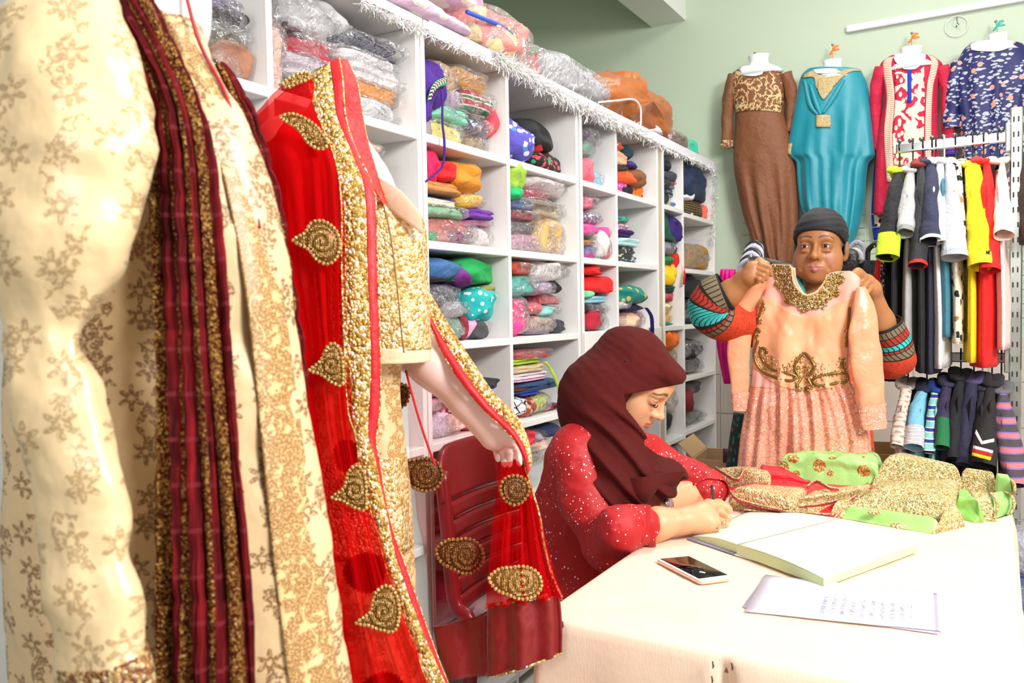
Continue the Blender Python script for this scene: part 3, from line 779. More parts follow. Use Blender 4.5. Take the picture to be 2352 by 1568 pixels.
w = 'in the top left cubby of the fascia unit'
cubby(w, ZA, 1.81, yl(2, 0), [(130,680,420,835,'W','#86c0e0','pale blue garment in plastic'), (120,240,290,530,'W','#84bcaa','green and aqua garment in plastic'), (125,150,345,390,'W','#6a586a','smoky purple garment in plastic'), (130,510,270,730,'b','#f86a7c','coral pink crumpled cloth')], .28)
w = 'in the top right cubby of the fascia unit'
cubby(w, ZA, 1.81, yl(2, 1), [(690,890,890,1010,'f','#d01048','crimson folded cloth'), (535,820,660,960,'b','#c8388a','magenta printed cloth', FL('', '#f0c0e0', '#802060', 70)), (590,845,715,910,'b','#201c30','navy cloth'), (700,830,840,920,'b','#f08018','orange cloth edge'),
 (650,660,880,890,'b','#84502c','brown crumpled cloth'), (530,660,790,850,'b','#f85a24','orange crumpled cloth'), (660,570,775,660,'b','#40288a','violet cloth'), (530,600,660,690,'b','#4a4040','dark grey cloth'), (620,370,715,550,'b','#10323e','dark teal cloth'), (525,420,690,640,'b','#e8ae8c','peach bundle'), (525,350,620,440,'b','#c85038','rust printed cloth', FL('', '#f0c8a0', '#802818', 70))], .28)
w = 'in the second-row left cubby of the fascia unit'
cubby(w, ZB, 1.505, yl(2, 0), [(245,225,335,262,'f','#78c878','light green cloth'), (150,190,240,250,'b','#a83078','magenta cloth'), (150,110,300,220,'W','#5660a8','indigo garment in plastic'), (145,40,280,130,'W','#d89040','gold orange garment in plastic'), (145,-90,280,40,'W','#188c4c','green garment in plastic'),
 (450,40,520,190,'W','#c82038','red garment in plastic'), (300,-60,470,255,'W','#f4e8e4','white puffy garment in plastic'), (420,-90,530,60,'W','#f058a0','bright pink garment in plastic'), (150,-160,320,20,'b','#f058a0','pink cloth'), (145,-300,390,-130,'W','#745286','purple printed garment in plastic', FL('', '#e0d8e8', '#402050', 60)), (140,-470,300,-310,'W','#d86c82','rose garment in plastic, topmost')], .28)
w = 'in the second-row right cubby of the fascia unit'
cubby(w, ZB, 1.505, yl(2, 1), [(545,215,775,305,'f','#64a4e0','sky blue folded cloth'), (545,110,780,230,'f','#303038','dark floral folded cloth', FL('', '#c8c8a0', '#7a3a7a', 70)), (545,20,820,140,'f','#c4ecec','pale aqua folded cloth'), (545,-75,740,25,'f','#481a68','violet folded cloth'), (540,-140,680,-50,'f','#c890b0','pink printed folded cloth', FL('', '#f0e0ea', '#803a60', 80)), (540,-250,660,-130,'b','#1c887c','teal printed cloth', FL('', '#d08040', '#104840', 60))], .28)
w = 'in the third-row left cubby above the fascia'
cubby(w, ZB, 1.207, yl(2, 0), [(170,1050,300,1110,'b','#6a7a50','multicoloured cloth', FL('', '#c8a040', '#1c6a6a', 60)), (165,910,410,1105,'b','#b41834','crimson draped cloth'), (240,900,640,1015,'w','#188894','teal folded garment in plastic'), (240,820,450,950,'w','#6a1c40','plum folded garment in plastic'), (160,810,235,910,'W','#282830','black garment in plastic'), (170,715,460,820,'f','#a0dcf0','light blue folded cloth'), (155,640,260,750,'b','#7ce0a4','mint cloth'), (155,460,475,720,'b','#e61414','bright red crumpled cloth'), (155,370,370,480,'b','#d81414','red folded cloth on top')], .28)
w = 'in the third-row right cubby above the fascia'
cubby(w, ZB, 1.207, yl(2, 1), [(570,900,1000,1065,'W','#c88c96','pink garment in plastic'), (620,940,800,1030,'b','#f0c8a8','peach cloth'), (650,815,850,910,'b','#1e1a4c','navy scarf bundle'), (550,780,690,890,'W','#e0e0e2','clear crumpled plastic bundle'), (550,615,895,830,'b','#0c8476','teal bundle with gold specks', dict(pat='dots', c2='#d0b060', sc=22))], .28)
w = 'in the fourth-row cubby above the headscarf'
cubby(w, ZB, .915, yl(2, 0), [(180,1480,400,1700,'b','#8ab020','olive lime cloth'), (180,1260,385,1500,'b','#a4cc18','lime green cloth')], .28)
cubby(w, ZB, .915, yl(2, 1), [(560,1225,760,1330,'W','#8a1c38','maroon garment in plastic'), (760,1240,840,1330,'b','#7a6a6a','taupe cloth')], .28)

w = 'in the top left cubby of the end unit'
cubby(w, ZA, 1.81, yl(3, 0), [(1060,930,1115,1090,'b','#24262e','black cloth'), (1300,1085,1380,1165,'f','#f0f0f0','black and white striped cloth', dict(pat='stripe', c2='#101010', c3='#ffffff', sc=40)), (1170,1060,1310,1165,'b','#4668a0','blue denim cloth'), (1110,1000,1330,1100,'f','#b8b8a8','pale folded jeans'), (1120,920,1360,1040,'f','#868c84','grey green folded jeans'), (1070,890,1230,980,'f','#2c3c5c','dark blue folded jeans'), (1120,830,1340,930,'f','#767a88','grey folded jeans'), (1160,800,1330,870,'f','#f07c8c','pink folded cloth'), (1060,770,1170,900,'b','#2c2c34','black cloth lump'), (1060,670,1280,830,'b','#3a4050','slate folded trousers'), (1060,500,1190,680,'b','#2a2c34','charcoal folded trousers on top')], .28)
w = 'in the top right cubby of the end unit'
cubby(w, ZA, 1.797, yl(3, 1), [(1300,740,1440,980,'b','#3a201c','dark brown cloth'), (1340,1060,1480,1200,'b','#e8e8e0','white printed cloth'), (1560,1090,1615,1215,'b','#f06a54','coral cloth'), (1350,1000,1590,1230,'b','#a88840','gold and black checked bundle', dict(pat='check', c2='#201c14', c3='#201c14', sc=26)), (1340,950,1455,1050,'b','#f0eef0','white cloth'), (1310,650,1640,1040,'b','#1c2e4e','navy blue jacket')], .28)
w = 'in the second-row left cubby of the end unit'
cubby(w, ZB, 1.207, yl(3, 0), [(1085,1030,1190,1090,'b','#109088','teal cloth'), (1090,930,1320,1080,'b','#c6965c','tan printed cloth', FL('', '#e8d0a0', '#8a5a30', 60)), (1085,800,1260,950,'b','#cfb684','beige printed cloth', FL('', '#f0e4c4', '#a08050', 60)), (1085,680,1220,800,'b','#c44454','rose cloth'), (1080,590,1240,710,'b','#0e3a30','dark green cloth with cream edge'), (1080,340,1250,610,'b','#f0c410','yellow bundle'),
 (1075,240,1200,370,'b','#0c8444','green cloth'), (1210,200,1350,420,'b','#cc1414','red bundle with gold dots', dict(pat='dots', c2='#e8c060', sc=30)), (1160,110,1250,220,'b','#28305a','navy printed cloth', FL('', '#d8d8e8', '#28305a', 70)), (1075,60,1230,250,'W','#8a8490','grey garment in plastic'), (1170,-200,1475,100,'b','#2c0e66','indigo cloth with orange trim', FL('', '#2c0e66', '#f06020', 10)), (1065,-280,1270,100,'b','#0c5444','dark green satin bundle', dict(rough=.35))], .28)
w = 'in the second-row right cubby of the end unit'
cubby(w, ZB, 1.505, yl(3, 1), [(1320,110,1520,300,'W','#7ea6a6','grey teal garment in plastic'), (1380,110,1690,385,'W','#ac7820','gold garment in shiny plastic')], .3)
w = 'in the third-row right cubby of the end unit'
cubby(w, ZB, 1.207, yl(3, 1), [(1325,720,1610,1055,'W','#28282c','black garment in shiny plastic'), (1325,480,1590,760,'b','#101014','large black cloth bundle')], .3)
w = 'in the lower left cubby of the end unit'
cubby(w, ZB, .63, yl(3, 0), [(1060,2130,1310,2410,'b','#121217','black cloth'), (1120,1750,1330,2150,'W','#c8c0b8','clear crumpled plastic bundle'), (1130,1560,1400,1780,'W','#6a5a2a','gold and blue trimmed garment', FL('', '#1c3a9a', '#c0a040', 40)), (1100,1340,1370,1600,'W','#c0a888','beige garment in plastic'), (1090,1130,1280,1390,'b','#f07414','bright orange crumpled cloth')], .3)
w = 'in the fourth-row right cubby of the end unit'
cubby(w, ZC, .93, yl(3, 1), [(345,180,560,400,'W','#2c2c2c','black garment in plastic, lower'), (345,0,560,200,'W','#222224','black garment in plastic, upper')], .3)
w = 'in the fifth-row right cubby of the end unit'
cubby(w, ZC, .645, yl(3, 1), [(350,760,620,970,'W','#60605c','grey garment in plastic'), (350,430,560,600,'b','#5a5054','mauve grey cloth'), (350,510,470,780,'b','#761220','maroon cloth')], .3)
w = 'in the lowest cubbies of the end unit'
cubby(w, ZC, .35, yl(3, 0), [(145,1250,330,1480,'W','#2a2a2e','dark garment in plastic, lower'), (145,1110,330,1270,'W','#1c1c20','black garment in plastic with blue tag')], .3)
cubby(w, ZC, .35, yl(3, 1), [(350,1150,480,1500,'W','#18181c','upright black garment in plastic'), (470,1240,590,1500,'W','#242428','black crinkled garment in plastic'), (350,1060,560,1240,'W','#202024','black garment in plastic, topmost')], .3)

# trims that hang out of the cubbies
pc = thing('purple_top', 'purple top with chevron trim and drawstring hanging from the top cubby', 'garment', (XS-.05, 1.95, 1.81))
V, Fc = lump('b', 61, XS-.10, at(*Z7((110, 330)), X=XS)[1], at(*Z7((110, 340)), X=XS)[2], .09, .045, .125); V[:, 2] = np.maximum(V[:, 2], 1.811); mk('garment', V, Fc, cloth('#48188a'), pc)
V, Fc = lump('b', 62, XS-.07, at(*Z7((240, 320)), X=XS)[1], at(*Z7((240, 320)), X=XS)[2], .05, .045, .06); mk('garment_fold', V, Fc, cloth('#451585'), pc)
V, Fc = lump('b', 63, XS-.10, at(*Z7((170, 190)), X=XS)[1], at(*Z7((170, 190)), X=XS)[2], .06, .05, .06); mk('black_facing', V, Fc, cloth('#141416'), pc)
rows = [[at(*Z7(p), X=XS+.004) for p in ((95, 470), (130, 350), (190, 280), (285, 245))], [at(*Z7(p), X=XS+.012) for p in ((125, 490), (160, 400), (215, 350), (290, 325))]]
B = sheet(rows, 8, 24); V, Fc = solid(B, .003)
def chevron():
    t = NT('chevron_trim'); c = t.n('TexCoord').outputs['UV']; sp = t.n('SeparateXYZ'); t.set(sp.inputs[0], c)
    z = t.math('ABSOLUTE', t.math('SUBTRACT', sp.outputs[1], .011)); s = t.math('ADD', sp.outputs[0], z)
    k = t.math('GREATER_THAN', t.math('FRACT', t.math('MULTIPLY', s, 75.0)), .5)
    e = t.math('GREATER_THAN', z, .0085)
    return t.fin(t.bsdf(Base_Color=t.mix(e, t.mix(k, lin('#141414'), lin('#d8cba8')), lin('#108a50')), Roughness=.7))
mk('chevron_band', V, Fc, chevron(), pc, uv=grid_uv(B, True))
V, Fc, _ = tube([at(*Z7(p), X=XS+d) for p, d in (((235, 380), .01), ((245, 480), .02), ((245, 700), .02), ((265, 920), .025), ((250, 1120), .02), ((180, 1210), .012), ((80, 1290), .006))], [.003, .0035, .0035, .004, .0035, .003, .003], 8, 60); mk('drawstring', V, Fc, cloth('#3c1878'), pc)
def strip(name, label, pts, wpx, c, X, n=30):
    A = [[at(x-wpx/2, y, X=X) for x, y in pts], [at(x+wpx/2, y, X=X+.004) for x, y in pts]]
    B = sheet(A, 3, n).transpose(1, 0, 2); V, Fc = solid(B, .002)
    return tag(mk(name, V, Fc, c), label, 'ribbon')
strip('ribbon', 'lime green strap hanging from the fourth-row cubby', [ZD(p) for p in ((1105, 95), (1150, 160), (1200, 270), (1232, 350), (1240, 395))], 7, cloth('#b0d838'), XS+.012)
strip('ribbon', 'sheer navy ribbon hanging over the white fascia', [ZB(p) for p in ((855, 870), (900, 930), (925, 1000), (932, 1150), (925, 1330))], 8, sheer('#2a2a70', .55), XS+.02)
for i, p in enumerate(((1320, 470), (1312, 545))):
    c = at(*ZB(p), X=XS+.012); V, Fc = ring_loft([[c+np.array([r*math.cos(a)*.5, r*math.sin(a), z]) for a in np.linspace(0, 6.28, 8, endpoint=False)] for r, z in ((.003, .05), (.004, .02), (.008, .012), (.011, -.02))])
    tag(mk('tassel', V, Fc, cloth('#c81010')), ('upper' if i == 0 else 'lower')+' red tassel hanging beside the yellow bundle', 'tassel')

# ================================================================== RELIEF GARMENTS (outline + real depth)
class Relief:
    """closed garment body from rows (y, xL, xR) read in an enlarged view, hung at plane Y; bulges toward -Y"""
    def __init__(s, zm, rows, Y, bulge, back=.02, n=60, m=44, folds=(), pw=.5, lean=0.0, wr=.004, seed=1):
        s.zm = zm; s.Y = Y
        r = np.array(rows, float); k = crom(r, n); s.k = k; s.n = n; s.m = m; s.bulge = bulge; s.pw = pw; s.folds = folds; s.seed = seed; s.wr = wr
        s.L = np.array([at(*zm((a[1], a[0])), Y=Y) for a in k]); s.R = np.array([at(*zm((a[2], a[0])), Y=Y) for a in k])
        s.back = back
    def S(s, u, v, off=0.0):
        u = np.asarray(u, float); v = np.clip(np.asarray(v, float), 0, 1); f = v*(s.n-1); i = np.minimum(f.astype(int), s.n-2); t = (f-i)[..., None]
        L = s.L[i]*(1-t)+s.L[i+1]*t; R = s.R[i]*(1-t)+s.R[i+1]*t
        P = (L+R)/2+(R-L)/2*u[..., None]
        b = s.bulge*np.maximum(1-u*u, 0)**s.pw
        for (fr, amp, ph, v0, dr) in s.folds:
            b = b+amp*np.clip((v-v0)/.25, 0, 1)*np.sin(fr*u*np.pi+ph+dr*v)*np.maximum(1-u*u, 0)**.5
        b = b+s.wr*fbm(np.stack([P[..., 0]*14, P[..., 2]*9, P[..., 0]*0+s.seed], -1), 3)*np.maximum(1-u*u, 0)**.5
        P = P.copy(); P[..., 1] -= b+off
        return P
    def body(s, mat, name, parent):
        th = np.linspace(-1, 1, s.m); v = np.linspace(0, 1, s.n)
        U, Vv = np.meshgrid(np.sin(th*np.pi/2), v); fr = s.S(U, Vv)
        bk = s.S(U[:, 1:-1][:, ::-1], Vv[:, 1:-1]); bk[..., 1] = s.Y+s.back*np.maximum(1-U[:, 1:-1][:, ::-1]**2, 0)**.5
        R = np.concatenate([fr, bk], 1); V, Fc = ring_loft(R)
        return mk(name, V, Fc, mat, parent)
    def uvof(s, p):
        y = p[1]; yy = s.k[:, 0]; v = np.interp(y, yy, np.linspace(0, 1, s.n)); i = int(round(v*(s.n-1)))
        xl, xr = s.k[i, 1], s.k[i, 2]; return (2*(p[0]-xl)/(xr-xl)-1, v)
    def patch(s, rows, off, mat, name, parent, nu=20, nv=24, th=.002):
        C = np.array([[s.uvof(p) for p in r] for r in rows], float)
        A = np.stack([crom(C[:, j], nu) for j in range(C.shape[1])], 1); B2 = np.stack([crom(A[i], nv) for i in range(nu)], 0)
        B = s.S(np.clip(B2[..., 0], -.995, .995), B2[..., 1], off)
        V, Fc = solid(B, th); return mk(name, V, Fc, mat, parent, uv=grid_uv(B, True))
def px_tube(zm, pts, mat, name, parent, nseg=16, n=None, fold=.06, flat=1.0, label=None, cap=True, seed=0):
    """pts: (x, y, r_px, D or ('Y',Y)) -> sleeve-like tube of real radius"""
    P, R = [], []
    for x, y, r, d in pts:
        a = zm((x, y)); p = at(*a, Y=d[1]) if isinstance(d, tuple) else at(*a, D=d)
        dep = (p-CP)@CF; P.append(p); rr = r/zm.k*dep/F; R.append((rr, rr*flat))
    sd = seed
    def fo(t, th): return 1+fold*np.sin(3*th+7*t+sd)+fold*.7*np.sin(5*th-16*t+sd*2)+fold*.8*np.sin(24*t+2*np.sin(th+sd))
    V, Fc, uv = tube(P, R, nseg, n or 8*len(P), cap, fold=fo, up=tuple(CR))
    return mk(name, V, Fc, mat, parent, uv=uv, label=label)
def vine(base, gold, sc=26.0, thr=.05, rough=.7, leafsc=1.0):
    t = NT('vine_embroidery'); co = t.co()
    n = t.n('TexNoise', Vector=co, Scale=sc, Detail=1.0)
    ln = t.math('LESS_THAN', t.math('ABSOLUTE', t.math('SUBTRACT', n.outputs[0], .5)), thr*.55)
    v = t.n('TexVoronoi', Vector=t.co(scale=(1, 1, .6)), Scale=sc*5*leafsc); n2 = t.n('TexNoise', Vector=co, Scale=sc*.9)
    lf = t.math('MULTIPLY', t.math('LESS_THAN', v.outputs[0], .38), t.math('LESS_THAN', t.math('ABSOLUTE', t.math('SUBTRACT', n.outputs[0], .5)), thr*2.0))
    m = t.math('MAXIMUM', ln, lf)
    b = t.bsdf(Base_Color=t.mix(m, lin(base), lin(gold)), Roughness=rough); t.set(b.inputs['Normal'], t.bump(m, .5, .004)); return t.fin(b)
ZW = Zm(1640, 40, 2.614)
FORM = None
def form_mat():
    t = NT('form_plastic'); return t.fin(t.bsdf(Base_Color=lin('#eceef0'), Roughness=.22, Subsurface_Weight=.2, Subsurface_Radius=(.02, .02, .02)))
FORM = form_mat()
def dress_form(lbl, zm, neck, chest, hook, ribbon, Y):
    """neck (x0,x1,y0,y1), chest rows for the visible plate"""
    c = at(*zm(((neck[0]+neck[1])/2, neck[3])), Y=Y)
    t = thing('hanging_form', lbl, 'dress form', (c[0], c[1], c[2]-.3))
    x0, x1, y0, y1 = neck; rings = []
    for f, wv in ((0, .90), (.02, 1.0), (.08, .97), (.5, .86), (.8, .98), (1.0, 1.35), (1.25, 1.9), (1.6, 2.3)):
        y = y0+(y1-y0)*f; a = at(*zm(((x0+x1)/2, y)), Y=Y-.04); rx = (at(*zm((x1, y)), Y=Y-.04)-at(*zm((x0, y)), Y=Y-.04))[0]/2*wv
        rings.append([a+np.array([rx*math.cos(q), min(rx, .055+.012*wv)*.8*math.sin(q)+.0, 0]) for q in np.linspace(0, 2*np.pi, 24, endpoint=False)])
    V, Fc = ring_loft(rings); mk('neck', V, Fc, FORM, t)
    a = at(*zm(hook), Y=Y+.05); top = at(*zm(((x0+x1)/2, y0)), Y=Y-.03)
    V, Fc, _ = tube([top-np.array([0, 0, .03]), (a+top)/2, a], [.0025, .002, .002], 8, 10); mk('hook', V, Fc, plain(ribbon or '#e8e8ec', .5), t)
    if ribbon:
        m = plain(ribbon, .6)
        mid = top*.35+a*.65
        for dx, dz in ((.03, .018), (.035, -.002), (-.015, -.02)):
            V, Fc, _ = tube([mid, mid+np.array([dx*.5, -.008, dz*.8]), mid+np.array([dx, 0, dz])], [(.004, .002), (.007, .002), (.004, .001)], 8, 10); mk('ribbon_tail', V, Fc, m, t)
    V, Fc = ball(a, .007); mk('nail', V, Fc, plain('#8a8a8c', .3, .9), t)
    return t
YW = 4.60
# ---- brown dress
fm = dress_form('translucent white hanging form wearing the brown dress', ZW, (205, 333, 228, 300), None, (245, 215), None, YW)
d = thing('brown_dress', 'long brown dress with gold vine embroidered bodice hanging on the green wall', 'dress', (-1.1, YW, 1.35))
brown = cloth('#7d4a2b', rough=.6)
rb = Relief(ZW, [(312,165,350),(350,108,432),(420,106,432),(500,116,430),(580,132,420),(700,126,455),(800,120,470),(900,122,490),(1000,137,500),(1100,157,505),(1200,182,505),(1300,217,500),(1400,252,485),(1480,305,470)], YW, .09, folds=((3, .012, 0, .45, 3.5), (5, .008, 1, .5, -4.0), (11, .003, 1, .5, 2)), pw=.42)
rb.body(brown, 'skirt_and_bodice', d)
rb.patch([[(165, 330), (230, 385), (300, 382), (352, 325)], [(110, 420), (200, 430), (320, 430), (428, 420)], [(118, 500), (200, 510), (320, 510), (426, 500)], [(140, 585), (210, 580), (320, 578), (412, 582)]], .004, vine('#7d4a2b', '#dcc08a', 24, .06), 'embroidered_bodice', d, 24, 24)
rb.patch([[(178, 314), (235, 312), (290, 312), (340, 314)], [(182, 345), (235, 352), (290, 352), (332, 340)], [(205, 372), (240, 376), (280, 376), (315, 366)]], .006, FORM, 'chest_plate', fm, 10, 14)
px_tube(ZW, [(118, 345, 38, ('Y', YW-.03)), (92, 470, 36, ('Y', YW-.03)), (80, 620, 33, ('Y', YW-.02)), (76, 780, 36, ('Y', YW-.02))], brown, 'sleeve', d, seed=1)
px_tube(ZW, [(425, 340, 42, ('Y', YW-.03)), (462, 440, 36, ('Y', YW-.02)), (462, 580, 30, ('Y', YW-.0)), (448, 690, 28, ('Y', YW))], brown, 'sleeve', d, seed=2)
px_tube(ZW, [(76, 742, 37.5, ('Y', YW-.02)), (75, 783, 38, ('Y', YW-.02))], vine('#7d4a2b', '#dcc08a', 40, .08), 'embroidered_cuff', d, n=5, seed=1)
# ---- teal kaftan
fm = dress_form('translucent white hanging form wearing the teal kaftan', ZW, (650, 772, 258, 330), None, (712, 165), '#f08028', YW)
d = thing('teal_kaftan', 'teal satin kaftan with gold lace yoke and waist brooch on the wall', 'dress', (-.75, YW, 1.4))
teal = satin('#078a9c', .5, .3, 8); lace = sequin(['#d8c290', '#c4aa70', '#e8d8b0', '#b89a60'], 420, .5, .35)
rt = Relief(ZW, [(322,560,885),(350,530,900),(400,512,922),(500,492,937),(600,476,946),(700,460,955),(780,446,962),(832,444,966),(870,492,930),(950,500,915),(1050,508,908),(1150,525,895),(1250,570,875),(1340,650,845),(1440,740,800)], YW, .10, folds=((4, .010, .5, .2, 4), (7, .005, 0, .25, -3), (3, .012, 2, .1, 6), (13, .003, 1, .3, 2)), pw=.4)
rt.body(teal, 'kaftan_body', d)
rt.patch([[(548, 368), (612, 345), (660, 372), (740, 366), (820, 335), (893, 322)], [(552, 376), (618, 372), (652, 420), (738, 410), (826, 345), (893, 328)], [(556, 382), (622, 385), (645, 455), (738, 442), (830, 352), (893, 333)]], .006, lace, 'lace_yoke', d, 10, 40)
rt.patch([[(650, 400), (690, 395), (735, 400)], [(646, 452), (690, 452), (738, 448)], [(662, 490), (686, 500), (718, 480)], [(680, 515), (686, 518), (695, 512)]], .008, lace, 'lace_point', d, 14, 12)
rt.patch([[(640, 612), (684, 608), (725, 612)], [(640, 680), (684, 682), (725, 680)]], .010, lace, 'waist_brooch', d, 6, 8)
rt.patch([[(615, 340), (690, 335), (765, 338)], [(635, 362), (690, 366), (755, 358)]], .008, FORM, 'chest_plate', fm, 6, 12)
rt.patch([[(446, 765), (486, 768)], [(444, 830), (482, 834)]], .006, lace, 'lace_cuff', d, 6, 6)
for a, b, c in (((560, 390), (600, 540), (650, 608)), ((800, 400), (730, 520), (680, 600)), ((600, 420), (640, 540), (668, 606))):
    u = [rt.uvof(q) for q in (a, b, c)]; P = [rt.S(np.array(k[0]), np.array(k[1]), .001) for k in u]
    V, Fc, _ = tube(P, [.008, .014, .008], 10, 24); mk('drape_fold', V, Fc, teal, d)
# ---- crimson tunic
fm = dress_form('translucent white hanging form wearing the crimson tunic', ZW, (1115, 1255, 180, 262), None, (1188, 95), '#f08028', YW)
d = thing('crimson_tunic', 'crimson tunic with cream embroidered panel and blue placket on the wall', 'dress', (-.35, YW, 1.6))
crim = cloth('#c00a3a', rough=.7)
rc = Relief(ZW, [(245,1050,1330),(285,1000,1375),(350,1000,1368),(420,1014,1350),(500,1020,1345),(600,1005,1345),(700,985,1350),(800,975,1355),(900,970,1360),(1000,965,1360),(1100,960,1356),(1185,960,1350)], YW, .09, folds=((4, .008, 0, .3, 1),), pw=.4)
rc.body(crim, 'tunic_body', d)
emb = vine('#c00a3a', '#f0dcc0', 17, .16, leafsc=.6)
def lattice(a, b, sc):
    t = NT('lattice_band'); w1 = t.n('TexWave', Vector=t.co(), Scale=sc, bands_direction='DIAGONAL'); w2 = t.n('TexWave', Vector=t.co(scale=(-1, 1, 1)), Scale=sc, bands_direction='DIAGONAL')
    m = t.math('MAXIMUM', t.math('GREATER_THAN', w1.outputs[0], .6), t.math('GREATER_THAN', w2.outputs[0], .6)); return t.fin(t.bsdf(Base_Color=t.mix(m, lin(a), lin(b)), Roughness=.8))
lat = lattice('#d85a68', '#f0dcc0', 60.0)
rc.patch([[(1102, 320), (1150, 360), (1225, 360), (1272, 320)], [(1100, 500), (1150, 500), (1225, 500), (1274, 500)], [(1095, 900), (1150, 905), (1225, 905), (1272, 900)]], .004, emb, 'embroidered_panel', d, 40, 12)
rc.patch([[(1050, 262), (1096, 258)], [(1046, 500), (1096, 500)], [(1050, 1000), (1096, 1000)]], .005, lat, 'lattice_band', d, 40, 6)
rc.patch([[(1292, 250), (1322, 252)], [(1284, 500), (1316, 500)], [(1280, 900), (1312, 900)]], .005, lat, 'lattice_band', d, 40, 6)
rc.patch([[(1176, 345), (1200, 345)], [(1174, 535), (1198, 535)]], .009, cloth('#1c34a8'), 'blue_placket', d, 20, 4)
rc.patch([[(1095, 246), (1140, 244), (1230, 244), (1278, 246)], [(1100, 290), (1145, 320), (1225, 320), (1272, 290)], [(1140, 328), (1160, 340), (1215, 340), (1240, 326)]], .008, plain('#d8d0f0', .3), 'chest_plate', fm, 10, 14)
px_tube(ZW, [(1010, 300, 40, ('Y', YW-.03)), (975, 430, 36, ('Y', YW-.02)), (970, 600, 33, ('Y', YW)), (985, 800, 36, ('Y', YW+.01))], crim, 'sleeve', d, seed=3)
px_tube(ZW, [(1370, 295, 40, ('Y', YW-.03)), (1396, 420, 34, ('Y', YW-.02)), (1400, 600, 34, ('Y', YW-.01)), (1425, 800, 36, ('Y', YW))], crim, 'sleeve', d, seed=4)
px_tube(ZW, [(1425, 775, 37, ('Y', YW)), (1428, 825, 38, ('Y', YW))], cloth('#1c30a0', 'stripe', '#c00a3a', '#1c30a0', 14), 'sleeve_cuff', d, n=5, seed=4)
d = thing('blue_dress', 'blue dress with leopard hem hanging behind the crimson tunic', 'dress', (-.5, YW+.06, 1.35))
r2 = Relief(ZW, [(790,975,1060),(900,962,1060),(1050,950,1060),(1200,945,1060),(1340,960,1050)], YW+.08, .03, back=.0, n=24, m=16)
r2.body(cloth('#1c2cae'), 'dress_body', d)
r2.patch([[(965, 1185), (1010, 1185), (1050, 1185)], [(968, 1250), (1010, 1270), (1050, 1250)]], .003, cloth('#ece0cc', 'floral', '#1a1614', '#8a6a4a', 40), 'leopard_hem', d, 8, 8)
# ---- navy floral top
fm = dress_form('translucent white hanging form wearing the navy floral blouse', ZW, (1640, 1770, 100, 170), None, (1692, 25), '#48b0a0', YW)
d = thing('floral_blouse', 'navy blouse with grey leaves and coral blossoms hanging at the right of the wall', 'blouse', (.0, YW, 1.7))
def leafy():
    t = NT('leaf_print'); co = t.co()
    nz = t.n('TexNoise', Vector=co, Scale=30.0, Detail=2.0); vv = t.n('VectorMath', operation='MULTIPLY_ADD'); t.set(vv.inputs[0], nz.outputs[1]); vv.inputs[1].default_value = (.02, .02, .02); t.set(vv.inputs[2], co)
    mp = t.n('Mapping'); t.set(mp.inputs[0], vv.outputs[0]); mp.inputs[2].default_value = (0, .6, 0); mp.inputs[3].default_value = (.55, 1, 1.25)
    v = t.n('TexVoronoi', Vector=mp.outputs[0], Scale=62.0); v2 = t.n('TexVoronoi', Vector=co, Scale=24.0)
    big = t.n('TexNoise', Vector=co, Scale=9.0, Detail=1.0)
    lf = t.math('MULTIPLY', t.math('LESS_THAN', v.outputs[0], .40), t.math('GREATER_THAN', big.outputs[0], .43))
    c = t.mix(lf, lin('#20245e'), lin('#b4b8c4')); sx = t.n('SeparateColor'); t.set(sx.inputs[0], v2.outputs[1])
    bl = t.math('MULTIPLY', t.math('LESS_THAN', v2.outputs[0], .30), t.math('GREATER_THAN', sx.outputs[0], .45))
    return t.fin(t.bsdf(Base_Color=t.mix(bl, c, lin('#e89a84')), Roughness=.6))
lfm = leafy()
rn = Relief(ZW, [(170,1530,1860),(210,1490,1900),(280,1455,1940),(360,1440,1950),(480,1450,1930),(600,1470,1910),(720,1480,1900),(850,1490,1890),(1000,1490,1890),(1120,1490,1890)], YW, .10, folds=((4, .010, 0, .2, 2), (7, .006, 0, .3, 1)), pw=.42)
rn.body(lfm, 'blouse_body', d)
px_tube(ZW, [(1470, 270, 42, ('Y', YW-.03)), (1440, 420, 44, ('Y', YW-.03)), (1425, 560, 42, ('Y', YW-.02)), (1430, 665, 52, ('Y', YW-.02))], lfm, 'sleeve', d, seed=5)
rn.patch([[(1540, 180), (1600, 172), (1720, 172), (1800, 160)], [(1548, 222), (1610, 236), (1710, 238), (1790, 210)]], .006, plain('#e8e6f2', .3), 'chest_plate', fm, 6, 16)

# ================================================================== WALL FITTINGS
a, b = at(1945, 68, Y=YB-.012), at(2700, -52, Y=YB-.012)
tag(mk('cable_conduit', *box((a[0], YB-.03, 2.748), (b[0], YB, 2.782), .004), plain('#efe9f4', .35), smooth=False), 'white plastic cable conduit running along the top of the green wall', 'conduit')
hk = thing('suction_hook', 'round clear suction hook with wire on the wall above the crimson tunic', 'hook', tuple(at(2197, 60, Y=YB-.01)))
c = at(2197, 60, Y=YB-.012); V, Fc, _ = tube([c+np.array([.05*math.cos(q), 0, .05*math.sin(q)]) for q in np.linspace(0, 6.28, 24, endpoint=False)], [.0018]*24, 6, 48, closed=True); mk('disc_rim', V, Fc, plain('#f4f6f4', .2), hk)
V, Fc, _ = tube([c+np.array([.005, -.002, .045]), c+np.array([.002, -.03, .03]), c+np.array([.005, -.035, .005]), c+np.array([.012, -.02, .0])], [.002]*4, 6, 16); mk('wire', V, Fc, plain('#5a5a5c', .3, .9), hk)
V, Fc = ball(c, .004); mk('screw', V, Fc, plain('#4a4a4a', .4, .8), hk)
gp = thing('wire_grid_panel', 'chrome wire grid panel fixed low on the green wall behind the hangers', 'grid panel', (-.4, 4.62, 1.1))
gm = plain('#a8b0b0', .3, .85)
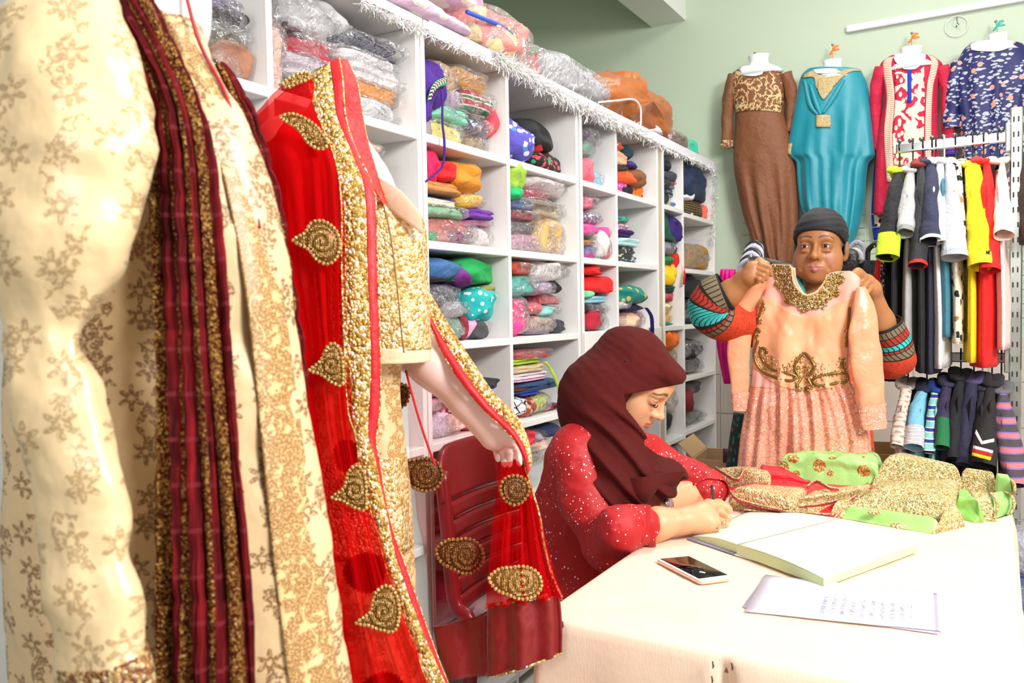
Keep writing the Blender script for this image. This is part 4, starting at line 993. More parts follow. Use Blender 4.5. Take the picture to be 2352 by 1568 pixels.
for k in range(9):
    z = 1.22+k*.0685; V, Fc, _ = tube([(-1.22, 4.63, z), (.3, 4.63, z)], [.0025]*2, 6); mk('wire', V, Fc, gm, gp)
for k in range(8):
    x = -1.18+k*.2; V, Fc, _ = tube([(x, 4.627, 1.18), (x, 4.627, 1.80)], [.0025]*2, 6); mk('wire', V, Fc, gm, gp)

# ================================================================== STEEL RACK WITH SHIRTS
YR = 3.25
def steel():
    t = NT('galvanised_steel'); n = t.n('TexNoise', Vector=t.co(), Scale=14.0, Detail=4.0)
    return t.fin(t.bsdf(Base_Color=t.mix(n.outputs[0], lin('#8f9288'), lin('#d6d8d0')), Metallic=.85, Roughness=.28))
ST = steel(); CHROME = plain('#a4a6a4', .16, 1.0)
px0, px1 = at(2320, 300, Y=YR)[0], at(2350, 300, Y=YR)[0]
rk = thing('garment_rack', 'steel slotted upright with two rails of shirts', 'rack', ((px0+px1)/2, YR, 0))
mk('upright', *box((px0, YR-.012, 0), (px1, YR+.02, 1.952), .004), ST, rk, smooth=False)
slm = None
for k in range(37):
    z = 1.925-k*.0505
    for s_ in (-.008, .0055):
        xm = (px0+px1)/2+s_
        if slm is None: o = mk('slot', *box((xm-.0022, YR-.0135, z-.022), (xm+.0022, YR-.009, z-.004)), plain('#1c1a18', .6), rk, smooth=False); slm = o.data; x00, z00 = xm, z
        else:
            o = bpy.data.objects.new('slot', slm); COL.objects.link(o); o.parent = rk; o.location = (xm-x00, 0, z-z00)
def rail(zz, xl):
    mk('rail', *box((xl, YR-.018, zz-.017), (px0+.004, YR-.002, zz+.017), .003), CHROME, rk, smooth=False)
    mk('bracket', *box((px0-.014, YR-.03, zz-.05), (px0+.002, YR+.01, zz+.045), .003), ST, rk, smooth=False)
zr = at(2190, 328, Y=YR-.01)[2]; xr0 = at(2058, 345, Y=YR-.01)[0]
rail(zr, xr0); zr2 = at(2200, 820, Y=YR-.01)[2]; rail(zr2, at(2085, 826, Y=YR-.01)[0])
for k in range(10):
    c = np.array([xr0+.012+k*(px0-xr0-.02)/9.5, YR-.01, zr+.026]); mk('ball_stud', *ball(c, .008, 8, 10), CHROME, rk)
Z2, Z9 = Zm(1980, 240, 2.53), Zm(2020, 840, 3.015)
def shirt(zm, label, hookx, sleeve, bodyx, bodyy, m_s, m_b, zrail, m_cuff=None, m_collar=None, m_hook='#2c2c2e', cuff=.08, sh=None, group=None):
    """sleeve: [(x,y,r)...] on the near side; bodyx: (x0,x1) near edge, bodyy: bottom"""
    ap = sleeve[0]; xh = at(*zm((hookx, 0)), Y=YR)[0]
    pa = at(*zm((ap[0], ap[1])), Y=YR-.12)
    zb = at(*zm(((bodyx[0]+bodyx[1])/2, bodyy)), Y=YR-.2)[2]
    t = thing('hanging_shirt', label, 'shirt', (xh, YR, zb), group)
    ztop = pa[2]
    # body: thin loft in the YZ plane
    x0 = at(*zm((bodyx[0], bodyy)), Y=YR-.2)[0]; x1 = at(*zm((bodyx[1], bodyy)), Y=YR-.2)[0]
    rings = []; nrow = 26; off = xh*37
    for i in range(nrow):
        f = i/(nrow-1); z = ztop-.01+(zb-ztop+.01)*f
        w = .07+.13*min(1, f/.12)**.7 if f < .12 else .20+.012*f
        xc = xh+((x0+x1)/2-xh)*min(1, f*1.3); tx = .012+(max(.012, (x1-x0)/2)-.012)*min(1, f*1.6)
        ang = np.linspace(0, 2*np.pi, 36, endpoint=False)
        wob = .35*np.sin(ang*3+f*3+off)+.25*np.sin(ang*7+off*2)
        rings.append(np.stack([xc+tx*np.sin(ang)*(1+.5*wob*min(1, f*2)), YR+w*np.cos(ang)-.0+0*ang, z+0*ang], -1))
    V, Fc = ring_loft(rings); mk('body', V, Fc, m_b, t)
    n = len(sleeve)
    pts = [(x, y, r, ('Y', YR-.12-.13*i/(n-1))) for i, (x, y, r) in enumerate(sleeve)]
    px_tube(zm, pts, m_s, 'sleeve', t, 20, 30, .05, .9, seed=xh*50, cap=False)
    P = [at(*zm((x, y)), Y=d[1]) for x, y, r, d in pts]; Rr = [r/zm.k*((p-CP)@CF)/F for p, (x, y, r, d) in zip(P, pts)]
    # far sleeve, mirrored behind the rail
    Q = [np.array([p[0], 2*YR-p[1], p[2]]) for p in P]; V, Fc, _ = tube(Q, Rr, 12, 16, True); mk('sleeve', V, Fc, m_s, t)
    if m_cuff:
        a_, b_ = P[-2], P[-1]; dv = (b_-a_)/np.linalg.norm(b_-a_)*cuff
        fo = lambda tt, th, s_=xh*50: 1+.05*np.sin(3*th+7+s_)+.035*np.sin(5*th-16+s_*2)+.04*np.sin(24+2*np.sin(th+s_))
        for e, dd in ((1.03, 0), (.97, .002)):
            V, Fc, _ = tube([b_-dv+dv*.02, b_+dv*.04], [Rr[-1]*e*.97, Rr[-1]*e], 20, 6, False, fold=fo, up=tuple(CR)); mk('cuff', V, Fc, m_cuff, t)
    V, Fc, _ = tube([(xh-.012, YR-.11, ztop+.012), (xh-.02, YR, ztop+.035), (xh-.012, YR+.11, ztop+.0), (xh+.012, YR+.1, ztop), (xh+.018, YR, ztop+.03), (xh+.012, YR-.1, ztop+.01)], [(.010, .02)]*6, 8, 40, closed=True); mk('collar', V, Fc, m_collar or m_s, t)
    V, Fc, _ = tube([(xh, YR-.01, ztop-.0), (xh, YR-.01, zrail-.02), (xh, YR-.026, zrail), (xh, YR-.02, zrail+.02), (xh, YR-.008, zrail+.03), (xh, YR+.004, zrail+.018), (xh, YR+.005, zrail+.0)], [.0028]*7, 8, 40); mk('hanger_hook', V, Fc, plain(m_hook, .3, .6), t)
    V, Fc, _ = tube([(xh, YR-.075, ztop-.03), (xh, YR-.04, ztop-.012), (xh, YR, ztop+.004), (xh, YR+.04, ztop-.012), (xh, YR+.075, ztop-.03)], [(.005, .009)]*5, 8, 20); mk('hanger_bar', V, Fc, plain('#303034', .5), t)
    return t
K = cloth
BLK, NVY = K('#141418'), K('#22253e')
shirt(Z2, 'black shirt with neon yellow collar and cuffs, leftmost on the upper rail', 220, [(212, 400, 22), (190, 520, 44), (165, 700, 54), (148, 885, 60)], (150, 210), 1560, BLK, BLK, zr, K('#c8f028'), K('#c8f028'))
shirt(Z2, 'heather grey shirt on the upper rail', 298, [(280, 400, 20), (270, 520, 42), (258, 650, 46), (250, 750, 46)], (205, 305), 1490, K('#b2b2b0'), K('#a8a8a6'), zr, K('#8e8e8e'), cuff=.02)
shirt(Z2, 'charcoal shirt with red edged collar and cuffs on the upper rail', 357, [(345, 365, 18), (350, 500, 36), (335, 750, 48), (322, 935, 50)], (300, 390), 1560, K('#2a2a2e'), K('#1e1e22'), zr, K('#e02820'), K('#8a2020'), cuff=.012)
shirt(Z2, 'navy polo with white edged cuffs on the upper rail', 410, [(400, 350, 24), (410, 480, 45), (410, 650, 56), (402, 795, 56)], (345, 440), 1568, K('#2a2d48'), NVY, zr, K('#f0f0f0'), cuff=.012)
shirt(Z2, 'off-white shirt squeezed behind the navy polo', 432, [(455, 345, 20), (455, 480, 28), (462, 600, 28), (470, 800, 30)], (400, 500), 1535, K('#d8d8d8'), K('#e8e4e4'), zr)
shirt(Z2, 'teal and light grey polo on a white hanger, upper rail', 480, [(510, 345, 24), (516, 450, 34), (528, 640, 52), (536, 890, 72)], (440, 540), 1350, K('#bcc0c8'), K('#3c7c90'), zr, K('#a8acb6'), K('#c2c6cc'), '#f0f0f4', cuff=.02)
shirt(Z2, 'leopard print top beside the yellow polo, upper rail', 545, [(560, 355, 14), (572, 560, 20), (580, 700, 20), (580, 800, 18)], (500, 605), 1390, K('#e8dcc8', 'floral', '#141212', '#a8805a', 42), K('#e8dcc8', 'floral', '#141212', '#a8805a', 42), zr)
shirt(Z2, 'bright yellow polo shirt on the upper rail', 645, [(645, 370, 42), (660, 520, 50), (680, 750, 66), (690, 940, 64)], (590, 680), 1500, K('#f4d808'), K('#f0d408'), zr, K('#f8e020'), cuff=.04)
shirt(Z2, 'bright red shirt beside the yellow polo', 708, [(725, 345, 18), (735, 520, 34), (744, 780, 48), (742, 965, 54)], (630, 788), 1530, K('#e81410'), K('#e01410'), zr, K('#d01010'), cuff=.02)
shirt(Z2, 'pale pink top, rightmost on the upper rail', 790, [(812, 345, 14), (815, 520, 38), (822, 660, 48), (822, 760, 54)], (775, 860), 1425, K('#f2d8cc'), K('#f0d4cc'), zr)
shirt(Z9, 'cream checked shirt, leftmost on the lower rail', 200, [(185, 170, 34), (150, 350, 44), (120, 560, 48)], (70, 180), 900, K('#e4d6c6', 'check', '#e4d6c6', '#b09a90', 20), K('#e4d6c6'), zr2)
shirt(Z9, 'sky blue shirt with navy and white striped cuff, lower rail', 330, [(295, 185, 34), (255, 330, 48), (238, 560, 66)], (170, 300), 900, K('#7cc0dc'), K('#8ac8e0'), zr2, K('#f0f0f0', 'stripe', '#202848', '#f4f4f4', 30), K('#1e2440'), cuff=.07)
shirt(Z9, 'aqua, cream and blue striped shirt, lower rail', 420, [(385, 190, 25), (365, 350, 36), (345, 600, 36)], (320, 400), 900, K('#8ad0c8', 'stripe', '#e8e0cc', '#1c3c94', 9), K('#8ad0c8'), zr2, None, K('#1c3c94'))
shirt(Z9, 'dark purple shirt with green lower sleeve, lower rail', 490, [(465, 150, 30), (440, 330, 46), (432, 560, 48)], (400, 480), 900, K('#352c4a'), K('#2c2640'), zr2, K('#187040'), cuff=.10)
shirt(Z9, 'black shirt beside the purple one, lower rail', 565, [(560, 110, 30), (525, 330, 40), (512, 640, 42)], (480, 580), 900, K('#16161e'), K('#14141a'), zr2)
shirt(Z9, 'navy long shirt in the middle of the lower rail', 655, [(640, 130, 38), (602, 400, 48), (575, 680, 42)], (540, 640), 900, K('#262440'), K('#222038'), zr2, None, K('#484270'))
shirt(Z9, 'dark shirt on a white hanger, lower rail', 715, [(712, 180, 26), (695, 400, 32), (680, 620, 34)], (650, 740), 900, K('#1e1e2a'), K('#1c1c24'), zr2, None, None, '#d8d8e4')
hs = shirt(Z9, 'black shirt with white chevron and red yellow stripes on the sleeve', 780, [(770, 150, 24), (742, 380, 62), (712, 690, 88)], (640, 800), 900, K('#1e1c1c'), K('#1a1818'), zr2)
shirt(Z9, 'purple, pink and grey striped shirt with grey collar, lower rail', 845, [(850, 200, 32), (872, 400, 72), (915, 640, 78), (945, 830, 60)], (835, 925), 1480, K('#4a444c', 'stripe', '#8a68b0', '#d8787c', 7), K('#4a444c', 'stripe', '#8a68b0', '#d8787c', 7), zr2, None, K('#6a6a70'))
def zpatch(zm, quad, Y, c, name, parent, n=6):
    A = [[at(*zm(q), Y=Y) for q in quad[:2]], [at(*zm(q), Y=Y) for q in quad[2:]]]; B = sheet(A, n, n); V, Fc = solid(B, .002); return mk(name, V, Fc, c, parent)
Yc = YR-.31
for quad, c in ((((670, 440), (712, 520), (660, 465), (706, 545)), '#e8e8f0'), (((712, 520), (795, 502), (706, 545), (795, 525)), '#e8e8f0'), (((650, 550), (788, 586), (646, 572), (784, 606)), '#e8e8f4'), (((645, 575), (784, 610), (642, 595), (778, 630)), '#e01818'), (((642, 598), (776, 632), (638, 620), (768, 654)), '#f0d010')):
    zpatch(Z9, quad, Yc, K(c), 'sleeve_stripe', hs)
yel = [o for o in bpy.data.objects if o.get('label', '').startswith('bright yellow polo')][0]
for st_ in ([(722, 872), (724, 850), (732, 868), (735, 846)], [(738, 872), (741, 848)], [(744, 870), (750, 868)]):
    V, Fc, _ = tube([at(*Z2(q), Y=YR-.335) for q in st_], [.0014]*len(st_), 6, 10*len(st_)); mk('printed_letter', V, Fc, plain('#2a2008', .7), yel)
dk = thing('hanging_shirt', 'dark brown shirt hanging beyond the steel upright at the edge', 'shirt', tuple(at(2352, 600, Y=YR-.15)))
px_tube(Zm(0, 0, 1), [(2372, 330, 16, ('Y', YR-.12)), (2368, 430, 22, ('Y', YR-.18)), (2364, 560, 22, ('Y', YR-.2))], K('#3a2a20'), 'sleeve', dk)
px_tube(Zm(0, 0, 1), [(2395, 330, 20, ('Y', YR)), (2395, 500, 30, ('Y', YR)), (2395, 850, 34, ('Y', YR))], K('#3a2a20'), 'body', dk)

# ================================================================== LOOSE HANGERS, CARTONS, HANGING ODDS
def hanger(label, c, w, h, mat, ang=0, group='plastic hangers behind the standing woman'):
    """flat plastic hanger: centre arch and two sloping arms; c = top of arch"""
    R_ = np.array([[math.cos(ang), -math.sin(ang), 0], [math.sin(ang), math.cos(ang), 0], [0, 0, 1]])
    t = thing('plastic_hanger', label, 'hanger', tuple(c), group)
    def P(x, z): return np.array(c)+R_@np.array([x, 0, z])
    arch = [P(-.030, -.11), P(-.030, -.05), P(-.026, -.018), P(0, 0), P(.026, -.018), P(.030, -.05), P(.030, -.11)]
    V, Fc, _ = tube(arch, [(.009, .005)]*7, 10, 36, up=tuple(R_@np.array([0, 1, 0]))); 
    mk('arch', *tube(arch, [(.005, .011)]*7, 10, 36, up=tuple(R_@np.array([0, 1, .01])))[:2], mat, t)
    for s in (-1, 1):
        arm = [P(s*.028, -.10), P(s*w*.35, -.10-h*.35), P(s*w*.8, -.10-h*.85), P(s*w*.97, -.10-h*.9), P(s*w, -.10-h*1.05), P(s*w*.93, -.10-h*1.2), P(s*w*.82, -.10-h*1.15)]
        mk('arm', *tube(arm, [(.005, .011)]*7, 10, 36, up=tuple(R_@np.array([0, 1, .01])))[:2], mat, t)
    mk('rivet', *ball(P(0, -.008)-R_@np.array([0, .008, 0]), .005), CHROME, t)
    V, Fc, _ = tube([P(0, -.01), P(.004, .03), P(.02, .05), P(.012, .075), P(-.012, .07)], [.002]*5, 6, 20); 
    return t
gry, blk = plain('#b4b2c4', .35), plain('#17171a', .3)
for k in range(6):
    c = at(1728-k*-1.2+(5-k)*-2.0, 556+(5-k)*8.5, D=3.35-.045*(5-k))
    hanger(['rearmost grey', 'second black', 'third grey', 'fourth black', 'fifth grey', 'front black'][k]+' plastic hanger in the bunch left of the standing woman', c, .19, .085, gry if k % 2 == 0 else blk, .25)
for k, (x, y, D, m, n) in enumerate(((1968, 566, 3.6, gry, 'upper grey'), (1962, 584, 3.5, plain('#e0deea', .35), 'lower white'), (2010, 572, 3.4, blk, 'black'))):
    hanger(n+' plastic hanger right of the standing woman', at(x, y-10, D=D), .17, .06, m, -.2)
arm_m = plain('#9a9c9c', .25, .9)
for lb, (x, y, D0) in (('left of', (1724, 590, 3.05)), ('right of', (1972, 598, 3.3))):
    a = at(x, y, D=D0); e = np.array([a[0]-.03, 4.625, a[2]])
    t = thing('display_arm', 'steel display arm on the wire grid '+lb+' the standing woman', 'bracket', tuple(e))
    V, Fc, _ = tube([a, e], [.009, .009], 10); mk('bar', V, Fc, arm_m, t)
    V, Fc = ball(a, .012); mk('end_knob', V, Fc, arm_m, t)
def drape(name, label, rows, D, mat, cat='garment', bulge=.03, parts=()):
    zm = Zm(0, 0, 1); Yd = at(rows[0][1], rows[0][0], D=D)[1]
    r = Relief(zm, rows, Yd, bulge, n=24, m=20, folds=((4, .012, 0, -.2, 1),))
    t = thing(name, label, cat, tuple(at((rows[-1][1]+rows[-1][2])/2, rows[-1][0], Y=Yd))); r.body(mat, 'cloth', t)
    for q, off, m_, nm in parts: r.patch(q, off, m_, nm, t, 8, 12)
    return t
gold_floral = vine('#5c1018', '#e0c890', 40, .16)
drape('magenta_kurta', 'magenta garment with gold and maroon border hanging behind the orange cuff', [(618, 1655, 1690), (712, 1646, 1690), (760, 1646, 1690), (800, 1648, 1690), (880, 1664, 1690)], 3.2, cloth('#e0108c'), parts=([[(1646, 734), (1668, 734), (1690, 732)], [(1646, 758), (1668, 758), (1690, 756)]], .004, gold_floral, 'border') and [([[(1646, 734), (1668, 734), (1690, 732)], [(1646, 758), (1668, 758), (1690, 756)]], .004, gold_floral, 'border')])
drape('ochre_scarf', 'ochre and green cloth hanging beside the shelf end', [(640, 1640, 1652), (722, 1628, 1648), (770, 1634, 1650), (772, 1640, 1652)], 3.3, cloth('#8a5a1c', 'floral', '#1c4a3c', '#b87a28', 40))
drape('red_scarf', 'red garment hanging right of the standing woman', [(590, 2014, 2036), (640, 2008, 2040), (690, 2012, 2036), (730, 2016, 2034)], 3.2, cloth('#d81818'))
drape('patterned_scarf', 'black and white patterned cloth hanging right of the standing woman', [(585, 2026, 2046), (628, 2022, 2050), (690, 2024, 2050), (740, 2026, 2046)], 3.1, cloth('#18181a', 'floral', '#d8d8d8', '#18181a', 90))
drape('dark_garment', 'dark grey garment lying under the loose hangers', [(598, 1935, 2030), (620, 1930, 2040), (640, 1940, 2030)], 3.45, cloth('#34343a'))
drape('lilac_garment', 'pale lilac garment under the white hanger', [(612, 1990, 2046), (640, 1985, 2046), (662, 1990, 2046)], 3.5, cloth('#c8c8dc'))
drape('long_black_garment', 'long black garment behind the right orange cuff', [(560, 2030, 2050), (700, 2032, 2052), (860, 2030, 2075), (870, 2040, 2070)], 2.95, cloth('#101014'))
card = plain('#c8a47a', .8, var=.1)
def carton(label, c, w, d, h, ang, flap=.5):
    t = thing('cardboard_carton', label, 'carton', tuple(c)); ca, sa = math.cos(ang), math.sin(ang)
    def rot(V): V = np.array(V); o = V.copy(); o[:, 0] = V[:, 0]*ca-V[:, 1]*sa+c[0]; o[:, 1] = V[:, 0]*sa+V[:, 1]*ca+c[1]; o[:, 2] = V[:, 2]+c[2]; return o
    def pb(n, lo, hi): V, Fc = box(lo, hi); mk(n, rot(V), Fc, card, t, smooth=False)
    pb('bottom', (-w/2, -d/2, 0), (w/2, d/2, .005)); pb('side', (-w/2, -d/2, 0), (w/2, -d/2+.005, h)); pb('side', (-w/2, d/2-.005, 0), (w/2, d/2, h)); pb('side', (-w/2, -d/2, 0), (-w/2+.005, d/2, h)); pb('side', (w/2-.005, -d/2, 0), (w/2, d/2, h))
    for sx in (-1, 1):
        V = [(sx*w/2, -d/2, h), (sx*w/2, d/2, h), (sx*(w/2+.06), d/2, h+.12*flap), (sx*(w/2+.06), -d/2, h+.12*flap)]; V = np.array(V); V = np.vstack([V, V+np.array([0, 0, .005])])
        mk('flap', rot(V), [[0, 1, 2, 3], [7, 6, 5, 4], [0, 4, 5, 1], [1, 5, 6, 2], [2, 6, 7, 3], [3, 7, 4, 0]], card, t, smooth=False)
c = at(1680, 1060, D=3.6); carton('open cardboard carton beside the end shelving unit', (c[0], c[1], 0), .28, .3, c[2]+.03, .1)
c = at(2030, 1010, D=3.1); carton('cardboard carton with raised flap behind the hanging sleeve', (c[0], c[1], 0), .26, .3, c[2]-.03, .3, 1.0)
mk('bottle', *tube([at(1666, 1030, D=3.45), at(1666, 1062, D=3.45)], [.010, .010], 10)[:2], plain('#3a1030', .4)); tag(bpy.data.objects['bottle'], 'dark purple rolled item standing in the cardboard carton', 'roll'); bpy.data.objects['bottle'].name = 'rolled_item'
for i, (x, y, D, c_) in enumerate(((2350, 1372, 2.7, '#c8ccd8'), (2356, 1410, 2.6, '#4a5a9a'), (2352, 1452, 2.55, '#d8c8c0'))):
    p = at(x, y, D=D); s = .07
    if i == 0: zb_ = 0
    item(0, p[1]-.1, [.40, .20, .0][i], p[1]+.1, [.56, .395, .195][i], 'W', c_, ['clear plastic bag topmost beside the foot of the upright', 'blue garment in plastic, middle of the pile by the upright', 'pale garment in plastic at the bottom of the pile by the upright'][i], p[0]+.10, .2)

# ================================================================== ON TOP OF THE SHELVING
ZT = Zm(800, 0, 2.767); TOPZ = 2.126
def topitem(label, q, kind, c, X=XS-.10, depth=.30, name=None, opt=None, mat=None, z0=None):
    a, b = ZT(q[:2]), ZT(q[2:]); fr = X+depth/2
    Xm = X+depth*.3; y0 = at(a[0], (a[1]+b[1])/2, X=Xm)[1]; y1 = at(b[0], (a[1]+b[1])/2, X=Xm)[1]; zt = at((a[0]+b[0])/2, a[1], X=Xm)[2]
    zb_ = TOPZ if z0 is None else z0
    o = dict(opt or {});
    if mat: o['mat'] = mat
    return item(0, y0, zb_, y1, max(zt, zb_+.05), kind, c, label, fr, depth, o)
quilt = cloth('#dcbcd6', 'floral', '#f0ece0', '#f0b040', 9, wr=.5)
topitem('lilac printed baby quilt roll lying on top of the shelving', (180, 40, 760, 195), 'b', '', XS-.10, .30, mat=quilt)
topitem('second lilac printed quilt roll stacked above the first', (380, -120, 860, 80), 'b', '', XS-.16, .30, mat=quilt, z0=2.24)
zb = topitem('pink baby quilt in a clear zip bag with blue zipper', (740, 75, 1120, 310), 'W', '', XS-.10, .30, mat=cloth('#f09088', 'floral', '#f0d8a0', '#70a0b0', 14))
V, Fc, _ = tube([at(*ZT(p), X=XS+.04) for p in ((755, 75), (850, 115), (960, 160), (1030, 210), (1060, 265), (1115, 235))], [.007]*6, 8, 40); mk('zipper', V, Fc, plain('#2c5cc8', .6), zb)
V, Fc, _ = tube([at(*ZT(p), X=XS+.05) for p in ((1110, 245), (1112, 280), (1112, 302))], [.004, .006, .005], 8, 10); mk('zip_pull', V, Fc, plain('#f0f0f4', .3), zb)
topitem('yellow garment in plastic behind the zip bag', (890, 100, 1070, 250), 'W', '#f0c070', XS-.28, .22)
topitem('red printed cloth in flat clear plastic beside the zip bag', (940, 265, 1210, 360), 'w', '#d86a70', XS-.08, .22, opt=FL('', '#f0e0d0', '#40a070', 30))
topitem('grey folded garment in clear plastic on top of the shelving', (1150, 390, 1630, 605), 'W', '#b4b2b8', XS-.12, .28)
bt = topitem('rust brown bundle tied with white cord on top of the shelving', (1580, 520, 2050, 850), 'b', '', XS-.12, .30, mat=satin('#a85c22', .45, .5, 14))
V, Fc = lump('b', 77, XS-.14, at(*ZT((1830, 520)), X=XS-.14)[1], at(*ZT((1830, 560)), X=XS-.14)[2], .07, .10, .075); mk('peak', V, Fc, satin('#a85c22', .45, .5, 14)) if False else None
V, Fc, _ = tube([at(*ZT(p), X=XS+.055) for p in ((1590, 650), (1700, 640), (1810, 632), (1855, 680), (1860, 760), (1865, 830), (1940, 825))], [.004]*7, 8, 50)
tag(mk('white_cord', V, Fc, plain('#f0e8ea', .6)), 'white cord looped over the rust brown bundle', 'cord')
V, Fc = lump('b', 78, XS-.10, at(*ZT((1800, 560)), X=XS-.06)[1], at(*ZT((1800, 580)), X=XS-.06)[2], .09, .11, .09)
V[:, 1] = V[:, 1]+(V[:, 2]-V[:, 2].mean())*.3
tag(mk('garment_bundle', V, Fc, satin('#b4662a', .45, .5, 14)), 'rust brown cloth peak piled on the tied bundle', 'garment')
topitem('white cloth tucked beside the rust bundle', (1890, 810, 2040, 890), 'b', '#e8e4ec', XS-.06, .16)
topitem('brown garment in plastic near the end of the shelving top', (1990, 840, 2150, 935), 'W', '#8a6a54', XS-.08, .2)
topitem('mint green cloth at the far end of the shelving top', (2140, 880, 2210, 945), 'b', '#30d0a8', XS-.08, .12)

# tinsel garland along the top front edge
def tinsel(name, label, pts, n, rad, ln, seed, wdt=.0016):
    rs = np.random.RandomState(seed); C = crom(np.array(pts), 400); idx = rs.randint(0, 400, n)
    c = C[idx]+rs.randn(n, 3)*rad*.35; d = rs.randn(n, 3); d /= np.linalg.norm(d, axis=1)[:, None]; s = np.cross(d, rs.randn(n, 3)); s /= np.linalg.norm(s, axis=1)[:, None]
    l = (ln*(.5+rs.rand(n)))[:, None]; w = wdt*(.6+rs.rand(n))[:, None]; bend = rs.randn(n, 3)*ln*.4; bend[:, 2] -= ln*.2
    V = np.stack([c-s*w, c+s*w, c+d*l*.5+bend*.4+s*w, c+d*l*.5+bend*.4-s*w, c+d*l+bend+s*w*.6, c+d*l+bend-s*w*.6], 1).reshape(-1, 3)
    k = np.arange(n)[:, None]*6; Fc = np.concatenate([k+np.array([[0, 1, 2, 3]]), k+np.array([[3, 2, 4, 5]])])
    t = NT('tinsel_film'); v = t.n('TexWhiteNoise', Vector=t.co()); t2 = t.n('TexVoronoi', Vector=t.co(), Scale=150.0)
    hs_ = t.n('HueSaturation', Color=(1, .45, .45), Saturation=.75, Value=1.0); sx = t.n('SeparateColor'); t.set(sx.inputs[0], t2.outputs[1]); t.set(hs_.inputs['Hue'], sx.outputs[0])
    col = t.mix(.68, hs_.outputs[0], (.95, .95, .93)); b = t.bsdf(Base_Color=col, Roughness=.25, Metallic=.35)
    o = mk(name, V, Fc, t.fin(b), smooth=False); tag(o, label, 'garland'); return o
tp = lambda x, y, X=XS+.02: at(x, y, X=X)
tinsel('tinsel_garland', 'fluffy iridescent white tinsel garland along the shelving top edge', [tp(1135, 128), tp(1200, 165), tp(1280, 215), tp(1340, 245), tp(1400, 275), tp(1460, 300)], 8200, .020, .022, 5, .0011)
tinsel('tinsel_strand', 'thin tinsel strand on the shelving top near the quilts', [tp(830, 3), tp(900, 40), tp(965, 68), tp(1060, 110), tp(1140, 140)], 900, .008, .016, 6, .001)
tinsel('tinsel_strand', 'thin tinsel strand on the far shelving top', [tp(1470, 310), tp(1530, 340), tp(1590, 368), tp(1640, 392)], 700, .010, .018, 8, .001)
tinsel('tinsel_strand', 'thin tinsel strand hanging down the end of the shelving', [at(1641, 390, X=XS+.01), at(1642, 450, X=XS+.01), at(1640, 520, X=XS+.01), at(1638, 560, X=XS+.01)], 260, .008, .02, 9, .0012)
shm = plain('#f2eef6', .25)
mk('edge_strip', *box((XS+.0125, 1.9, 2.085), (XS+.016, 4.68, 2.128)), shm, smooth=False); tag(bpy.data.objects['edge_strip'], 'glossy white edging strip along the front of the shelving top', 'edging')

# ================================================================== ON THE TABLE
ZS = Zm(1600, 1000, 2.761); Z3b = Zm(1200, 1160, 3.36)
def slab(zm, quad, z, th, mat, name, parent=None, nu=10, nv=10, wav=0.0, edge=None):
    """thin sheet lying at height z whose corner pixels are given: near-left, near-right, far-right, far-left"""
    c = [at(*zm(q), Z=z) for q in quad]; B = sheet([[c[0], c[1]], [c[3], c[2]]], nu, nv)
    if wav: B[..., 2] += wav*fbm(B*np.array([14, 14, 0]), 2)+wav
    V, Fc = solid(B, th); return mk(name, V, Fc, mat, parent, uv=grid_uv(B, True), smooth=False)
# phone
ph = thing('smartphone', 'white and rose gold smartphone with black screen lying on the cream cloth', 'phone', tuple(at(*Z3b((1320, 500)), Z=TZ)))
pq = [(1030, 415), (1375, 590), (1612, 560), (1280, 388)]
def rquad(zm, quad, z, rc=.12, n=6):
    c = [at(*zm(q), Z=z) for q in quad]; out = []
    for i in range(4):
        p, a, b = c[i], c[i-1], c[(i+1) % 4]; la, lb = np.linalg.norm(a-p), np.linalg.norm(b-p); r = .009
        A, Bq = p+(a-p)/la*r, p+(b-p)/lb*r
        for k in range(n): t_ = k/(n-1); out.append((1-t_)**2*A+2*t_*(1-t_)*p+t_*t_*Bq)
    return np.array(out)
Q = rquad(Z3b, pq, TZ+.009); ctr = Q.mean(0)
def prism(Q, z0, z1, ins=.0):
    ctr = Q.mean(0); R_ = []
    for z, s in ((z0, 1-.02), (z0+(z1-z0)*.25, 1), (z1-(z1-z0)*.2, 1), (z1, 1-.02)):
        P = ctr+(Q-ctr)*s; P = P.copy(); P[:, 2] = z; R_.append(P)
    return ring_loft(R_)
mk('phone_body', *prism(Q, TZ+.002, TZ+.0095), plain('#e8c4b4', .3, .4), ph, smooth=False)
Pf = ctr+(Q-ctr)*.985; mk('front_glass', *prism(Pf, TZ+.0085, TZ+.0102), plain('#f4efec', .12), ph, smooth=False)
c4 = [at(*Z3b(q), Z=TZ+.0105) for q in ((1062, 413), (1362, 566), (1584, 536), (1282, 392))]
B = sheet([[c4[0], c4[1]], [c4[3], c4[2]]], 3, 3); V, Fc = solid(B, .0006)
mk('screen', V, Fc, plain('#050507', .05), ph, smooth=False)
for q in ((1432, 566), (1455, 586), (1525, 550)):
    mk('button_mark', *ball(at(*Z3b(q), Z=TZ+.0105), (.0012, .0012, .0004), 6, 8), plain('#8a7a78', .4), ph)
